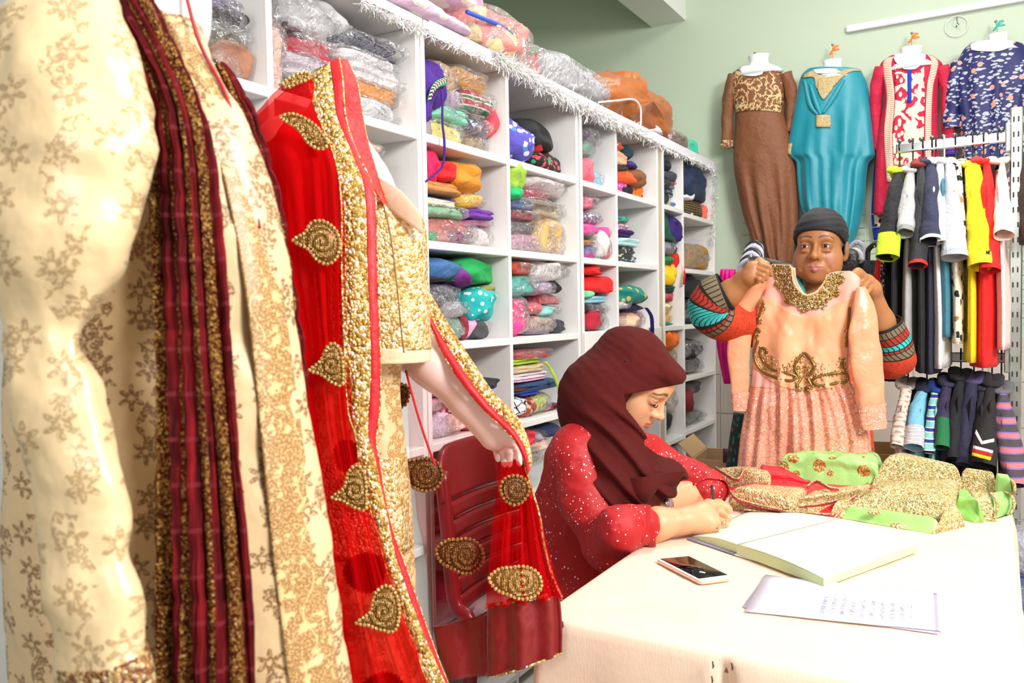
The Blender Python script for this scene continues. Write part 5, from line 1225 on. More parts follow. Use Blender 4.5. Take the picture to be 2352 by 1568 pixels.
# ledger book
bk = thing('ledger_book', 'open ledger book with green edged pages on the cream cloth', 'book', tuple(at(*ZS((400, 620)), Z=TZ)))
pg = None
def page_mat(lines=True):
    t = NT('ledger_page'); uvn = t.n('TexCoord').outputs['UV']; sp = t.n('SeparateXYZ'); t.set(sp.inputs[0], uvn)
    ln = t.math('LESS_THAN', t.math('FRACT', t.math('MULTIPLY', sp.outputs[1], 115.0)), .07)
    wr_ = t.n('TexNoise', Vector=t.co('UV', (420, 160, 1)), Scale=1.0, Detail=2.0); mk_ = t.n('TexNoise', Vector=t.co('UV', (22, 60, 1)), Scale=1.0)
    ink = t.math('MULTIPLY', t.math('GREATER_THAN', wr_.outputs[0], .64), t.math('GREATER_THAN', mk_.outputs[0], .58))
    c = t.mix(t.math('MULTIPLY', ln, .35), lin('#dfe4d2'), lin('#a8bca0')); c = t.mix(t.math('MULTIPLY', ink, .7), c, lin('#4a5a70'))
    return t.fin(t.bsdf(Base_Color=c, Roughness=.75))
PG = page_mat(); EDG = None
def edge_mat():
    t = NT('page_edges'); w = t.n('TexNoise', Vector=t.co(scale=(1, 1, 900)), Scale=1.0, Detail=1.0)
    return t.fin(t.bsdf(Base_Color=t.mix(w.outputs[0], lin('#b8cc90'), lin('#dce4b8')), Roughness=.8))
EDG = edge_mat()
# corners (pixels): left block and right block share the gutter
gn, gf = (255, 690), (900, 525); ln_, lf = (-30, 640), (330, 478); rn_, rf = (806, 905), (1400, 690)
def block(n0, n1, f1, f0, h0, h1, name):
    a, b, c, d = at(*ZS(n0), Z=TZ+h0), at(*ZS(n1), Z=TZ+h1), at(*ZS(f1), Z=TZ+h1), at(*ZS(f0), Z=TZ+h0)
    nu, nv = 12, 20; top = sheet([[a, b], [d, c]], nu, nv)
    u = np.linspace(0, 1, nv)[None, :]
    top[..., 2] += .006*np.sin(np.pi*u)**1.0*(1 if h0 != h1 else .6)
    lo = top.copy(); lo[..., 2] = TZ+.005
    V, Fc = solid(top, .0008); mk(name+'_top', V, Fc, PG, bk, uv=grid_uv(top, True))
    r = [list(top[0])+list(top[1:, -1])+list(top[-1, ::-1][1:])+list(top[::-1, 0][1:-1])]
    rr = np.array(r[0]); rl = rr.copy(); rl[:, 2] = TZ+.005; rr = rr.copy(); rr[:, 2] -= .0006
    V, Fc = ring_loft([rl, rr]); mk(name, V, Fc, EDG, bk, smooth=False)
block(gn, rn_, rf, gf, .026, .022, 'right_pages'); block(ln_, gn, gf, lf, .007, .024, 'left_pages')
cvr = plain('#e4e4ee', .4)
mk('cover', *prism(np.array([at(*ZS(q), Z=TZ+.003) for q in ((240, 755), (815, 918), (1420, 702), (905, 540))]), TZ+.001, TZ+.0045), cvr, bk, smooth=False)
mk('cover', *prism(np.array([at(*ZS(q), Z=TZ+.003) for q in ((-60, 655), (240, 755), (905, 540), (330, 485))]), TZ+.001, TZ+.0045), plain('#8a86a0', .5), bk, smooth=False)
# sheets of paper
def receipt():
    t = NT('printed_form'); uvn = t.n('TexCoord').outputs['UV']; sp = t.n('SeparateXYZ'); t.set(sp.inputs[0], uvn)
    u, v = sp.outputs[0], sp.outputs[1]
    tx = t.n('TexNoise', Vector=t.co('UV', (90, 420, 1)), Scale=1.0, Detail=2.0)
    cols = t.math('GREATER_THAN', t.math('FRACT', t.math('MULTIPLY', u, 62.0)), .55)
    reg = t.math('MULTIPLY', t.math('MULTIPLY', t.math('GREATER_THAN', u, .115), t.math('LESS_THAN', u, .27)), t.math('MULTIPLY', t.math('GREATER_THAN', v, .03), t.math('LESS_THAN', v, .12)))
    ink = t.math('MULTIPLY', t.math('MULTIPLY', t.math('GREATER_THAN', tx.outputs[0], .47), cols), reg)
    bar = t.math('MULTIPLY', t.math('GREATER_THAN', u, .305), t.math('LESS_THAN', u, .311))
    c = t.mix(t.math('MULTIPLY', ink, .7), lin('#dedcea'), lin('#5a5090')); c = t.mix(t.math('MULTIPLY', bar, .8), c, lin('#8a80a0'))
    return t.fin(t.bsdf(Base_Color=c, Roughness=.7))
tag(slab(ZS, [(290, 1090), (1540, 1262), (1560, 1040), (440, 882)], TZ+.0015, .0006, plain('#cfc8e0', .7), 'paper_sheet', wav=.0006), 'lower white paper sheet under the printed form', 'paper')
tag(slab(ZS, [(305, 1118), (1568, 1250), (1564, 1010), (430, 888)], TZ+.0034, .0006, receipt(), 'paper_sheet', wav=.0012), 'white printed form lying nearest the table front', 'paper')

# ---- folded saris: stacked strip folds
GOLDG = sequin(['#d8c890', '#c0a05c', '#fff0d0', '#a0b870', '#d8b87c', '#a06c30', '#8a7a3c'], 300, .5, .12, .7)
GOLDR = sequin(['#d8c088', '#c4a05c', '#fff0d4', '#b08440', '#e4cc98', '#94682c'], 300, .5, .12, .7)
GRN = satin('#a0d878', .42, .3, 16); RED = cloth('#d8202a', rough=.55); PNK = cloth('#d84458', rough=.6)
def motif_mat(base, gold, sc):
    t = NT('motif_cloth'); co = t.co(); v = t.n('TexVoronoi', Vector=co, Scale=sc); v2 = t.n('TexVoronoi', Vector=co, Scale=sc*14)
    m = t.math('LESS_THAN', v.outputs[0], .37); r = t.ramp(v2.outputs[1], [(0, lin(gold)), (.4, lin('#a06a28')), (.7, lin('#e4d4a4'))], 'CONSTANT')
    b = t.bsdf(Base_Color=t.mix(m, lin(base), r.outputs[0]), Roughness=.5, Metallic=t.math('MULTIPLY', m, .3)); t.set(b.inputs['Normal'], t.bump(v2.outputs[0], .2, .004)); return t.fin(b)
GRM = motif_mat('#a4dc80', '#c8a050', 19.0)
def fold_body(zm, rows, mat, name, parent, zb=TZ, layers=0, seed=0, wr=.004, n=34, m=40):
    """rows: (xL,yL,xR,yR,h) : crest lines running left to right; body between consecutive rows bulges to height h"""
    P = []
    prev = None
    for xl, yl, xr, yr, h in rows:
        row = []
        for j, t in enumerate(np.linspace(0, 1, 5)):
            q = zm((xl+(xr-xl)*t, yl+(yr-yl)*t)); p = at(*q, Z=zb+h); dd = (p-CP)@CF
            if prev is not None and dd < prev[j]+.004: dd = prev[j]+.004; p = at(*q, D=dd)
            if p[2] < zb+.0015: p = at(*q, Z=zb+.0015)
            row.append(p)
        prev = [(p-CP)@CF for p in row]; P.append(row)
    B = sheet(P, n, m); off = seed*7.7
    d = wr*fbm(np.stack([B[..., 0]*22+off, B[..., 1]*22, B[..., 2]*0], -1), 3)
    e = np.sin(np.linspace(0, np.pi, n))[:, None]*np.sin(np.linspace(0, np.pi, m))[None]**.3
    B[..., 2] += d*e
    tt = np.abs(np.linspace(-1, 1, m))[None]; zl = np.minimum(B[..., 2].min(0, keepdims=True), B[..., 2]); B[..., 2] = zl+(B[..., 2]-zl)*(1-.4*tt**14)
    lo = B.copy(); lo[..., 2] = np.minimum(B[..., 2]-.002, zb+.0012)
    N_ = n*m; f = grid_faces(n, m); V = np.concatenate([B.reshape(-1, 3), lo.reshape(-1, 3)])
    ring = [i*m for i in range(n)]+[(n-1)*m+j for j in range(1, m)]+[i*m+m-1 for i in range(n-2, -1, -1)]+[j for j in range(m-2, 0, -1)]
    e_ = np.array([[b, a, a+N_, b+N_] for a, b in zip(ring, ring[1:]+ring[:1])])
    return mk(name, V, np.concatenate([f, f[:, ::-1]+N_, e_]), mat, parent)
def band(zm, top, bot, h, mat, name, parent, th=.003, n=40, m=8, wr=.0):
    """upright-ish ribbon through pixel polylines with heights: top/bot lists of (x,y), h=(ht,hb) lists"""
    A = [[at(*zm(p), Z=TZ+hh) for p, hh in zip(top, h[0])], [at(*zm(p), Z=TZ+hh) for p, hh in zip(bot, h[1])]]
    B = sheet(A, m, n); V, Fc = solid(B, th); return mk(name, V, Fc, mat, parent)
gs = thing('green_sari', 'lime green sari with dense gold beadwork folded on the table', 'sari', tuple(at(1900, 1130, Z=TZ)))
# far roll: motif part then beaded part
fold_body(ZS, [(480, 330, 1130, 400, .004), (480, 262, 1120, 330, .05), (495, 175, 1130, 235, .09), (525, 110, 1165, 150, .112), (600, 92, 1180, 100, .10)], GRM, 'motif_roll', gs, seed=1, wr=.02)
fold_body(ZS, [(1090, 400, 1680, 420, .005), (1095, 330, 1690, 360, .06), (1120, 215, 1690, 270, .105), (1180, 115, 1680, 205, .125), (1260, 95, 1670, 190, .115)], GOLDG, 'beaded_roll', gs, seed=2, wr=.006)
fold_body(ZS, [(1650, 400, 1905, 430, .01), (1660, 340, 1910, 370, .06), (1670, 230, 1905, 280, .10), (1690, 200, 1895, 232, .10)], GOLDG, 'beaded_end', gs, seed=3)
fold_body(ZS, [(1895, 420, 1990, 440, .02), (1900, 350, 2000, 370, .06), (1900, 260, 1995, 280, .092), (1895, 236, 1985, 248, .092)], GRN, 'satin_end', gs, seed=4)
band(ZS, [(1985, 270), (2015, 300), (2020, 350)], [(1975, 345), (2005, 375), (2025, 380)], ([.085, .08, .07], [.05, .04, .03]), GOLDG, 'fold_edge', gs, .006)
# front flat fold
fold_body(ZS, [(915, 520, 1500, 622, .002), (925, 505, 1505, 600, .026), (940, 460, 1520, 560, .04), (950, 440, 1535, 520, .045)], GRN, 'satin_hem', gs, seed=5, wr=.004)
fold_body(ZS, [(945, 446, 1530, 522, .024), (980, 415, 1570, 465, .046), (1040, 370, 1630, 400, .066), (1100, 320, 1660, 300, .078), (1120, 300, 1665, 270, .07)], GOLDG, 'beaded_field', gs, seed=6, wr=.006)
fold_body(ZS, [(1490, 622, 1690, 580, .002), (1500, 595, 1700, 550, .02), (1530, 540, 1690, 490, .036), (1560, 480, 1650, 430, .05)], GOLDG, 'beaded_corner', gs, seed=7)
fold_body(ZS, [(1650, 520, 1760, 548, .004), (1640, 470, 1820, 495, .035), (1650, 390, 1780, 420, .065), (1670, 340, 1720, 345, .06)], satin('#8cc860', .45, .4, 18), 'satin_tuck', gs, seed=8, wr=.012)
fold_body(ZS, [(1750, 535, 1890, 538, .004), (1770, 500, 1900, 520, .03), (1750, 400, 1880, 420, .055), (1720, 345, 1860, 360, .06)], GOLDG, 'beaded_fold', gs, seed=9)
fold_body(ZS, [(1870, 536, 1960, 500, .002), (1880, 500, 1980, 470, .03), (1880, 430, 1990, 420, .05), (1860, 365, 1950, 350, .055)], GRN, 'satin_fold', gs, seed=10)
band(ZS, [(1855, 365), (1890, 400), (1900, 450), (1880, 520)], [(1872, 362), (1905, 400), (1915, 455), (1893, 530)], ([.06, .058, .04, .01], [.058, .055, .038, .006]), GOLDR, 'piping', gs, .004)
band(ZS, [(1950, 352), (1990, 380), (2010, 430), (1985, 490)], [(1960, 350), (2002, 382), (2020, 440), (1990, 505)], ([.056, .05, .035, .012], [.05, .045, .03, .006]), GOLDG, 'fold_edge', gs, .005)
# green motifs on the front hem
for q in ((1125, 480), (1275, 567), (1420, 487)):
    p = at(*ZS(q), Z=TZ+.034); parts = [ball(p+np.array([.011*math.cos(a_)*r_, .011*math.sin(a_)*r_, .002-.004*r_+.0]), .0042, 5, 7) for a_ in np.linspace(0, 6.28, 8, endpoint=False) for r_ in (.55, 1.1)]
    mk('bead_motif', *join(parts), GOLDR, gs)
rs_ = thing('red_sari', 'red sari with gold beaded border folded in loops on the table', 'sari', tuple(at(1800, 1140, Z=TZ)))
fold_body(ZS, [(180, 380, 880, 525, .002), (175, 360, 930, 470, .016), (200, 320, 980, 400, .03), (230, 310, 1100, 330, .035), (300, 300, 1110, 310, .03)], RED, 'red_base', rs_, seed=11, wr=.004)
fold_body(ZS, [(430, 320, 740, 330, .02), (420, 280, 760, 300, .05), (400, 210, 720, 280, .075), (400, 180, 560, 205, .07)], RED, 'red_field', rs_, seed=12, wr=.012)
fold_body(ZS, [(110, 260, 470, 320, .03), (105, 225, 460, 270, .05), (130, 200, 470, 225, .066), (220, 195, 420, 200, .06)], GOLDR, 'beaded_loop', rs_, seed=13)
fold_body(ZS, [(90, 310, 300, 330, .002), (85, 280, 300, 300, .02), (110, 255, 300, 270, .03)], GOLDR, 'beaded_loop', rs_, seed=14)
fold_body(ZS, [(215, 400, 560, 460, .03), (205, 360, 560, 430, .05), (240, 320, 620, 385, .062), (330, 305, 700, 330, .05)], GOLDR, 'beaded_loop', rs_, seed=15)
fold_body(ZS, [(560, 460, 960, 400, .03), (570, 435, 1000, 385, .048), (640, 400, 1060, 330, .056), (720, 350, 1110, 302, .05)], GOLDR, 'beaded_loop', rs_, seed=16)
fold_body(ZS, [(850, 512, 900, 520, .002), (850, 480, 940, 470, .025), (880, 420, 980, 400, .035), (960, 390, 1000, 380, .03)], GOLDR, 'beaded_corner', rs_, seed=17)
bands = [([(118, 200), (190, 245), (240, 272), (275, 265), (305, 200)], 14, [.06, .055, .05, .055, .068]), ([(92, 275), (150, 300), (215, 320), (270, 310)], 10, [.03, .02, .01, .012]),
 ([(205, 345), (260, 400), (400, 440), (540, 470)], 14, [.05, .04, .032, .03]), ([(255, 380), (330, 430), (500, 470), (700, 490), (850, 500)], 12, [.04, .03, .025, .022, .02]),
 ([(550, 465), (640, 450), (800, 430), (930, 395), (1090, 330)], 12, [.03, .03, .03, .034, .04]), ([(300, 470), (500, 490), (700, 505), (850, 520)], 10, [.014, .01, .008, .006]),
 ([(700, 320), (760, 285), (840, 325), (900, 335)], 16, [.06, .075, .066, .06]), ([(870, 525), (920, 470), (980, 400), (1110, 320)], 12, [.006, .02, .034, .046])]
for pts, w_, hs_ in bands:
    band(ZS, pts, [(x+2, y+w_) for x, y in pts], (hs_, [max(.001, h-.008) for h in hs_]), PNK, 'red_edging', rs_, .004)
    band(ZS, [(x, y-4) for x, y in pts], [(x, y) for x, y in pts], ([h+.001 for h in hs_], [h+.001 for h in hs_]), GOLDR, 'gold_piping', rs_, .003)

# ================================================================== PEOPLE
def unit_v(v): v = np.array(v, float); return v/np.linalg.norm(v)
def skin_mat(rough=.42):
    t = NT('skin'); a = t.n('VertexColor', layer_name='Col'); nz = t.n('TexNoise', Vector=t.co(), Scale=420.0, Detail=2.0); n2 = t.n('TexNoise', Vector=t.co(), Scale=38.0, Detail=3.0)
    c = t.mix(t.math('MULTIPLY', n2.outputs[0], .25), a.outputs[0], t.mix(1.0, a.outputs[0], (.72, .6, .55), 'MULTIPLY'))
    b = t.bsdf(Base_Color=c, Roughness=rough, Subsurface_Weight=.12, Subsurface_Radius=(.012, .005, .003), Specular_IOR_Level=.4); t.set(b.inputs['Normal'], t.bump(nz.outputs[0], .12, .002)); return t.fin(b)
SKIN = skin_mat()
class Frame:
    def __init__(s, o, R, k=1.0): s.o = np.array(o, float); s.R = np.array(R, float); s.k = k     # rows of R: x (person's right), y (forward), z (up)
    def w(s, *p): return s.o+s.k*(np.array(p, float)@s.R)
    def l(s, P): return ((P-s.o)@s.R.T)/s.k
def head(S, fr, full=1.0, young=False):
    k = fr.k; w = fr.w; R = fr.R
    e = lambda c, r, kk=.02, sub=False: S.ell(w(*c), np.array(r)*k, R, kk*k, sub)
    c = lambda a, b, ra, rb, kk=.01, sub=False: S.cone(w(*a), w(*b), ra*k, rb*k, kk*k, sub)
    e((0, -.012, .038), (.073, .092, .080)); e((0, .022, -.04), (.058, .066, .074), .03)
    for s in (-1, 1):
        e((s*.036, .036, -.038), (.033*full, .036, .038), .03); e((s*.036, .03, -.074), (.026*full, .036, .026), .03)
        e((s*.078, -.010, -.010), (.008, .018, .031), .006); e((s*.073, -.004, -.035), (.006, .008, .010), .006)
    e((0, .062, -.098), (.024, .022, .017), .025); e((0, .045, .045), (.055, .045, .045), .03)
    c((-.036, .076, .020), (.036, .076, .020), .010, .010, .018)
    c((0, .080, .012), (0, .101, -.030), .0065, .0095, .014); e((0, .101, -.033), (.0125, .0125, .0105), .008)
    for s in (-1, 1):
        e((s*(.0135 if young else .0155), .090, -.036), (.0088, .011, .0090), .007); e((s*.0075, .097, -.0425), (.0032, .005, .003), .003, True)
        e((s*.031, .096, .000), (.020, .017, .012), .014, True)
        e((s*.031, .0715, .000), (.0170, .0150, .0135), .006)
        if young: e((s*.031, .090, -.006), (.0125, .011, .0022), .002, True)
        else: e((s*.031, .091, -.0008), (.0128, .0125, .0036), .002, True)
        if not young: c((s*.022, .098, -.038), (s*.040, .078, -.070), .0042, .003, .012, True); e((s*.031, .081, -.0155), (.014, .007, .0045), .006)
    e((0, .068, -.068), (.030, .018, .022), .02)
    lw = .023 if young else .026; c((-lw, .080, -.0672), (-.006, .0895, -.0625), .0034, .0064, .005); c((lw, .080, -.0672), (.006, .0895, -.0625), .0034, .0064, .005)
    c((-.020, .080, -.0700), (0, .0885, -.0735), .0040, .0068, .005); c((.020, .080, -.0700), (0, .0885, -.0735), .0040, .0068, .005)
    c((-.026, .086, -.0672), (0, .0985, -.0678), .0012, .0014, .002, True); c((.026, .086, -.0672), (0, .0985, -.0678), .0012, .0014, .002, True)
    return S
def face_cols(P, fr, base, lip, brow, dark, hair=None, bw=1.0):
    L = fr.l(P); x, y, z = np.abs(L[:, 0]), L[:, 1], L[:, 2]; C = np.tile(np.array(lin(base)), (len(P), 1))
    def bl(m, c): 
        m = np.clip(m, 0, 1)[:, None]; C[:] = C*(1-m)+np.array(lin(c))*m
    front = y > .03
    cheek = np.exp(-(((x-.04)/.02)**2+((z+.04)/.022)**2)); bl(cheek*front*.25, lip)
    eye = np.exp(-(((x-.031)/.020)**2+((z+.002)/.013)**2)); bl(eye*front*.55, dark)
    lipm = np.exp(-((x/.021)**4+((z+.0682)/.0098)**4)); bl((lipm > .35)*front*(y > .074)*.9, lip)
    zb = .0225+.010*(1-((x-.028)/.024)**2)*.8; t = .0035*bw*(1-np.clip((x-.02)/.035, 0, 1)*.6)
    bm = np.exp(-(((z-zb)/t)**4))*(x > .010)*(x < .052)*front; bl(bm*.85, brow)
    lash = np.exp(-(((x-.031)/.0155)**6))*np.exp(-(((z-.0035)/.0018)**2))*(y > .07); bl(lash*.8, '#1a100c')
    if hair: 
        hm = np.exp(-(((y-.012)/.02)**2+((z-.005)/.035)**2))*(x > .062)*(x < .085); bl(hm*.8, hair)
    return C
def eyes(fr, parent, look=(0, 0), young=False):
    wh = plain('#e6ded8', .15); ir = plain('#1a0f0a', .08)
    for s in (-1, 1):
        V, Fc = ball((0, 0, 0), .0140*fr.k, 12, 18); c = fr.w(s*.031, .0715, 0)
        o = mk('eye', V+c, Fc, wh, parent)
        d = unit_v((look[0], 1, look[1])); ic = fr.w(s*.031+d[0]*.0108, .0715+d[1]*.0108, d[2]*.0108)
        V, Fc = ball((0, 0, 0), .0062*fr.k, 10, 14); V = V*np.array([1, 1, 1]); mk('iris', V+ic-0*c, Fc, ir, o)
def nails(parent, pts, col):
    m = plain(col, .2)
    for p, n_, r in pts: V, Fc = ball((0, 0, 0), (r, r*.8, r*.5), 6, 8); mk('nail', V+np.array(p)+np.array(n_)*.002, Fc, m, parent)

# ---------------------------------------------------------------- standing woman
DW = 2.70
fo = at(1882, 568, D=DW); rH = unit_v([ray(1882, 568)[0], ray(1882, 568)[1], 0]); f0 = -rH; r0 = np.array([f0[1], -f0[0], 0])*1.0
if r0@CR > 0: pass
rp = np.cross(f0, [0, 0, 1.0])                      # her right-hand side (image left)
aY = math.radians(9); fF = math.cos(aY)*f0+math.sin(aY)*rp; fR = np.cross(fF, [0, 0, 1.0])
tl_ = math.radians(2.0); up = unit_v(np.array([0, 0, 1.0])*math.cos(tl_)+fR*math.sin(tl_)*-1); fR = unit_v(np.cross(fF, up))
HW = Frame(fo-fF*.012, [fR, fF, up], 1.045)
SWm = thing('person', 'standing woman in black bandana holding up the peach dress', 'person', (fo[0], fo[1], 0))
S = Sdf(); head(S, HW, 1.1)
w = HW.w
S.cone(w(0, -.02, -.06), w(0, -.035, -.17), .054, .060, .03)
ZH, ZR, ZHL = Zm(1600, 460, 2.614), Zm(1690, 580, 6.03), Zm(1600, 520, 7.84)
shL, shR = at(1790, 722, D=2.74), at(1985, 728, D=2.78)
ch_ = w(0, -.05, -.30)
S.ell(ch_, (.17, .105, .16), [fR, fF, [0, 0, 1]], .05).cone(shL, shR, .062, .062, .05)
S.cone(shL, ch_, .06, .07, .04).cone(shR, ch_, .06, .07, .04)
elL, wrL = at(1640, 706, D=2.60), at(1712, 640, D=2.52)
elR, wrR = at(2045, 806, D=2.60), at(2000, 668, D=2.52)
S.chain([shL, elL], [.052, .044], .03).chain([elL, (elL+wrL)/2, wrL], [.041, .038, .028], .02)
S.chain([shR, elR], [.052, .044], .03).chain([elR, (elR+wrR)/2, wrR], [.042, .039, .028], .02)
hz = lambda zm, p, D: at(*zm(p), D=D)
# hand at image left: back of the hand to the viewer, fingers curled over the dress shoulder
pL = [hz(ZHL, (960, 900), 2.50), hz(ZHL, (1080, 800), 2.485)]
S.chain([wrL, pL[0]], [.026, .027], .02); S.cone(hz(ZHL, (1010, 760), 2.495), hz(ZHL, (1010, 900), 2.495), .024, .022, .015)
for kn, pip, tip, r in (((1150, 690), (1310, 740), (1345, 870), .0080), ((1110, 760), (1265, 815), (1250, 940), .0080), ((1080, 840), (1200, 890), (1185, 985), .0076), ((1050, 920), (1130, 950), (1100, 1005), .0070)):
    a, b, c = hz(ZHL, kn, 2.478), hz(ZHL, pip, 2.462), hz(ZHL, tip, 2.468); m = (pL[0]+a)/2
    S.chain([m*.4+a*.6, a, b, c], [r*1.25, r*1.2, r, r*.85], .0025)
S.chain([pL[0], hz(ZHL, (1130, 640), 2.50), hz(ZHL, (1260, 680), 2.485)], [.018, .013, .0105], .01)
# hand at image right: thumb in front, fingers curling over
pR = [hz(ZR, (1880, 500), 2.51), hz(ZR, (1800, 400), 2.50)]
S.chain([wrR, pR[0]], [.027, .027], .02); S.cone(hz(ZR, (1820, 400), 2.505), hz(ZR, (1890, 510), 2.505), .022, .020, .015)
for kn, pip, tip, r in (((1740, 310), (1640, 420), (1625, 520), .0080), ((1780, 355), (1680, 470), (1670, 560), .0080), ((1830, 410), (1745, 520), (1730, 590), .0076), ((1880, 480), (1820, 555), (1800, 600), .0070)):
    a, b, c = hz(ZR, kn, 2.487), hz(ZR, pip, 2.468), hz(ZR, tip, 2.475); S.chain([pR[0]*.3+a*.7, a, b, c], [r*1.25, r*1.2, r, r*.85], .0025)
S.chain([pR[1], hz(ZR, (1690, 280), 2.48), hz(ZR, (1620, 320), 2.468), hz(ZR, (1582, 385), 2.466)], [.02, .0135, .0115, .0095], .012)
V, Fc = S.mesh(.0048, 1)
cl = face_cols(V, HW, '#ad7549', '#b0706a', '#4a3226', '#7a4a34', '#6a6460')
mk('body', V, Fc, SKIN, SWm, cols=cl)
eyes(HW, SWm, (.10, .02))
nails(SWm, [(hz(ZR, (1580, 390), 2.455), -ray(1950, 640), .006)], '#c8a090')
# bandana
Bd = Sdf(); Bd.ell(w(0, -.012, .040), np.array((.0815, .100, .0885))*1.045, HW.R, .01).ell(w(0, .045, .050), np.array((.062, .053, .052))*1.045, HW.R, .03)
Bd.disp = lambda P: .0007*np.sin(HW.l(P)[..., 2]*300+5*vnoise(P*11))+.0028*vnoise(P*17)
def bcut(P): L = HW.l(P); return .041+(L[..., 1]-.075)*.36-.14*np.maximum(0, np.abs(L[..., 0])-.05)-L[..., 2]
V, Fc = Bd.mesh(.006, 1, cut=bcut)
mk('bandana', V, Fc, cloth('#121116', rough=.75, wr=.2), SWm)
V, Fc = lump('b', 31, *w(-.075, -.05, -.055), .035, .03, .045); mk('hair', V, Fc, plain('#14100e', .5, bump=.8, bs=90), SWm)
# teal scarf at the neck
sc = [w(.062, .01, -.075), w(.060, .035, -.115), w(.045, .055, -.155), w(.02, .07, -.20), w(.0, .085, -.25)]
V, Fc, _ = tube(sc, [(.018, .014), (.022, .016), (.024, .016), (.026, .016), (.03, .016)], 14, 30, fold=lambda t, th: 1+.12*np.sin(5*th+9*t)); mk('scarf', V, Fc, cloth('#0e7a74', 'floral', '#1c9a90', '#0a4a48', 150), SWm)
V, Fc, _ = tube([w(-.06, .0, -.08), w(-.075, .0, -.12), w(-.07, .03, -.17), w(-.05, .06, -.22)], [(.018, .014), (.022, .014), (.024, .016), (.02, .016)], 14, 24); mk('scarf_end', V, Fc, cloth('#0e7a74', 'floral', '#1c9a90', '#0a4a48', 150), SWm)
sp = [at(1706, 950, D=2.86), at(1702, 990, D=2.86), at(1698, 1030, D=2.86), at(1692, 1080, D=2.86)]
V, Fc, _ = tube(sp, [(.02, .05), (.022, .055), (.024, .06), (.026, .06)], 14, 20); mk('scarf_tail', V, Fc, cloth('#14201e', 'floral', '#0e6a60', '#6a5428', 60), SWm)
# tunic with banded sleeves
def cuff_mat():
    t = NT('banded_sleeve'); uvn = t.n('TexCoord').outputs['UV']; sp_ = t.n('SeparateXYZ'); t.set(sp_.inputs[0], uvn); u, v = sp_.outputs[0], sp_.outputs[1]
    B_ = ['#c83c14', '#16140f', '#7a6a50', '#16140f', '#b02814', '#141416', '#30b8b4', '#141416', '#a82814', '#16140f', '#7a6a50', '#141214']
    st = [.36*0+(.36+.64*q if q else 0) for q in [0, .52, .535, .60, .615, .64, .665, .745, .76, .85, .865, .955]]
    r = t.ramp(v, [(p, lin(c)) for p, c in zip(st, B_)], 'CONSTANT')
    teeth = t.math('GREATER_THAN', t.math('ABSOLUTE', t.math('SINE', t.math('MULTIPLY', t.math('ADD', u, t.math('MULTIPLY', v, .25)), 75.0))), .35)
    inb = t.math('MULTIPLY', t.math('GREATER_THAN', v, .702), t.math('LESS_THAN', v, .968))
    c = t.mix(t.math('MULTIPLY', inb, t.math('SUBTRACT', 1.0, teeth)), r.outputs[0], lin('#17140f'))
    n = t.n('TexNoise', Vector=t.co(), Scale=70.0, Detail=2.0); om = t.math('MULTIPLY', t.math('LESS_THAN', v, .69), t.math('LESS_THAN', t.math('ABSOLUTE', t.math('SUBTRACT', n.outputs[0], .5)), .025))
    c = t.mix(t.math('MULTIPLY', om, .6), c, lin('#7a1c10')); return t.fin(t.bsdf(Base_Color=c, Roughness=.8))
CU_ = cuff_mat(); ORG = cloth('#d04a1a', 'floral', '#e06a28', '#a83010', 70)
for nm, path, rad, sd in (('L', [at(1800, 748, D=2.76), at(1700, 742, D=2.66), at(1634, 716, D=2.60), at(1640, 683, D=2.575), at(1668, 668, D=2.56)], [.075, .070, .068, .062, .060], 1), ('R', [at(1965, 745, D=2.80), at(2020, 800, D=2.68), at(2052, 822, D=2.61), at(2046, 785, D=2.585), at(2030, 742, D=2.565)], [.075, .070, .064, .056, .050], 2)):
    V, Fc, uv = tube(path, rad, 28, 50, False, fold=lambda t, th: 1+.03*np.sin(4*th+6*t)); uv = uv.copy(); uv[:, 1] /= uv[:, 1].max()
    o = mk('sleeve', V, Fc, CU_, SWm, uv=uv); m_ = o.modifiers.new('s', 'SOLIDIFY'); m_.thickness = .003
fz = [0, 0, 1.0]
rings = []
for z, a, b in ((-.185, .085, .075), (-.20, .14, .095), (-.24, .185, .105), (-.35, .165, .11), (-.5, .15, .11), (-.65, .155, .115), (-.8, .17, .12), (-1.0, .18, .125), (-1.2, .19, .13)):
    c = np.array([w(0, -.045, 0)[0], w(0, -.045, 0)[1], fo[2]+z])
    rings.append([c+fR*a*math.cos(q)*(1+.04*math.sin(6*q+z*8))+fF*b*math.sin(q)*(1+.04*math.sin(6*q+z*8)) for q in np.linspace(0, 2*np.pi, 40, endpoint=False)])
V, Fc = ring_loft(rings); mk('tunic', V, Fc, ORG, SWm)
for s in (-1, 1):
    a = w(s*.09, -.045, 0); 
    V, Fc, _ = tube([(a[0], a[1], .75), (a[0], a[1], .4), (a[0], a[1], .1), (a[0], a[1], .045)], [.10, .075, .055, .05], 16, 16); mk('trouser_leg', V, Fc, cloth('#1a1a1e'), SWm)
    V, Fc = ball((0, 0, 0), (.045, .045, .03), 8, 14); V = V@np.array([fR, fF*2.3, [0, 0, 1.0]])+np.array([a[0], a[1], .031])+fF*.05; mk('shoe', V, Fc, plain('#2a1c16', .6), SWm)

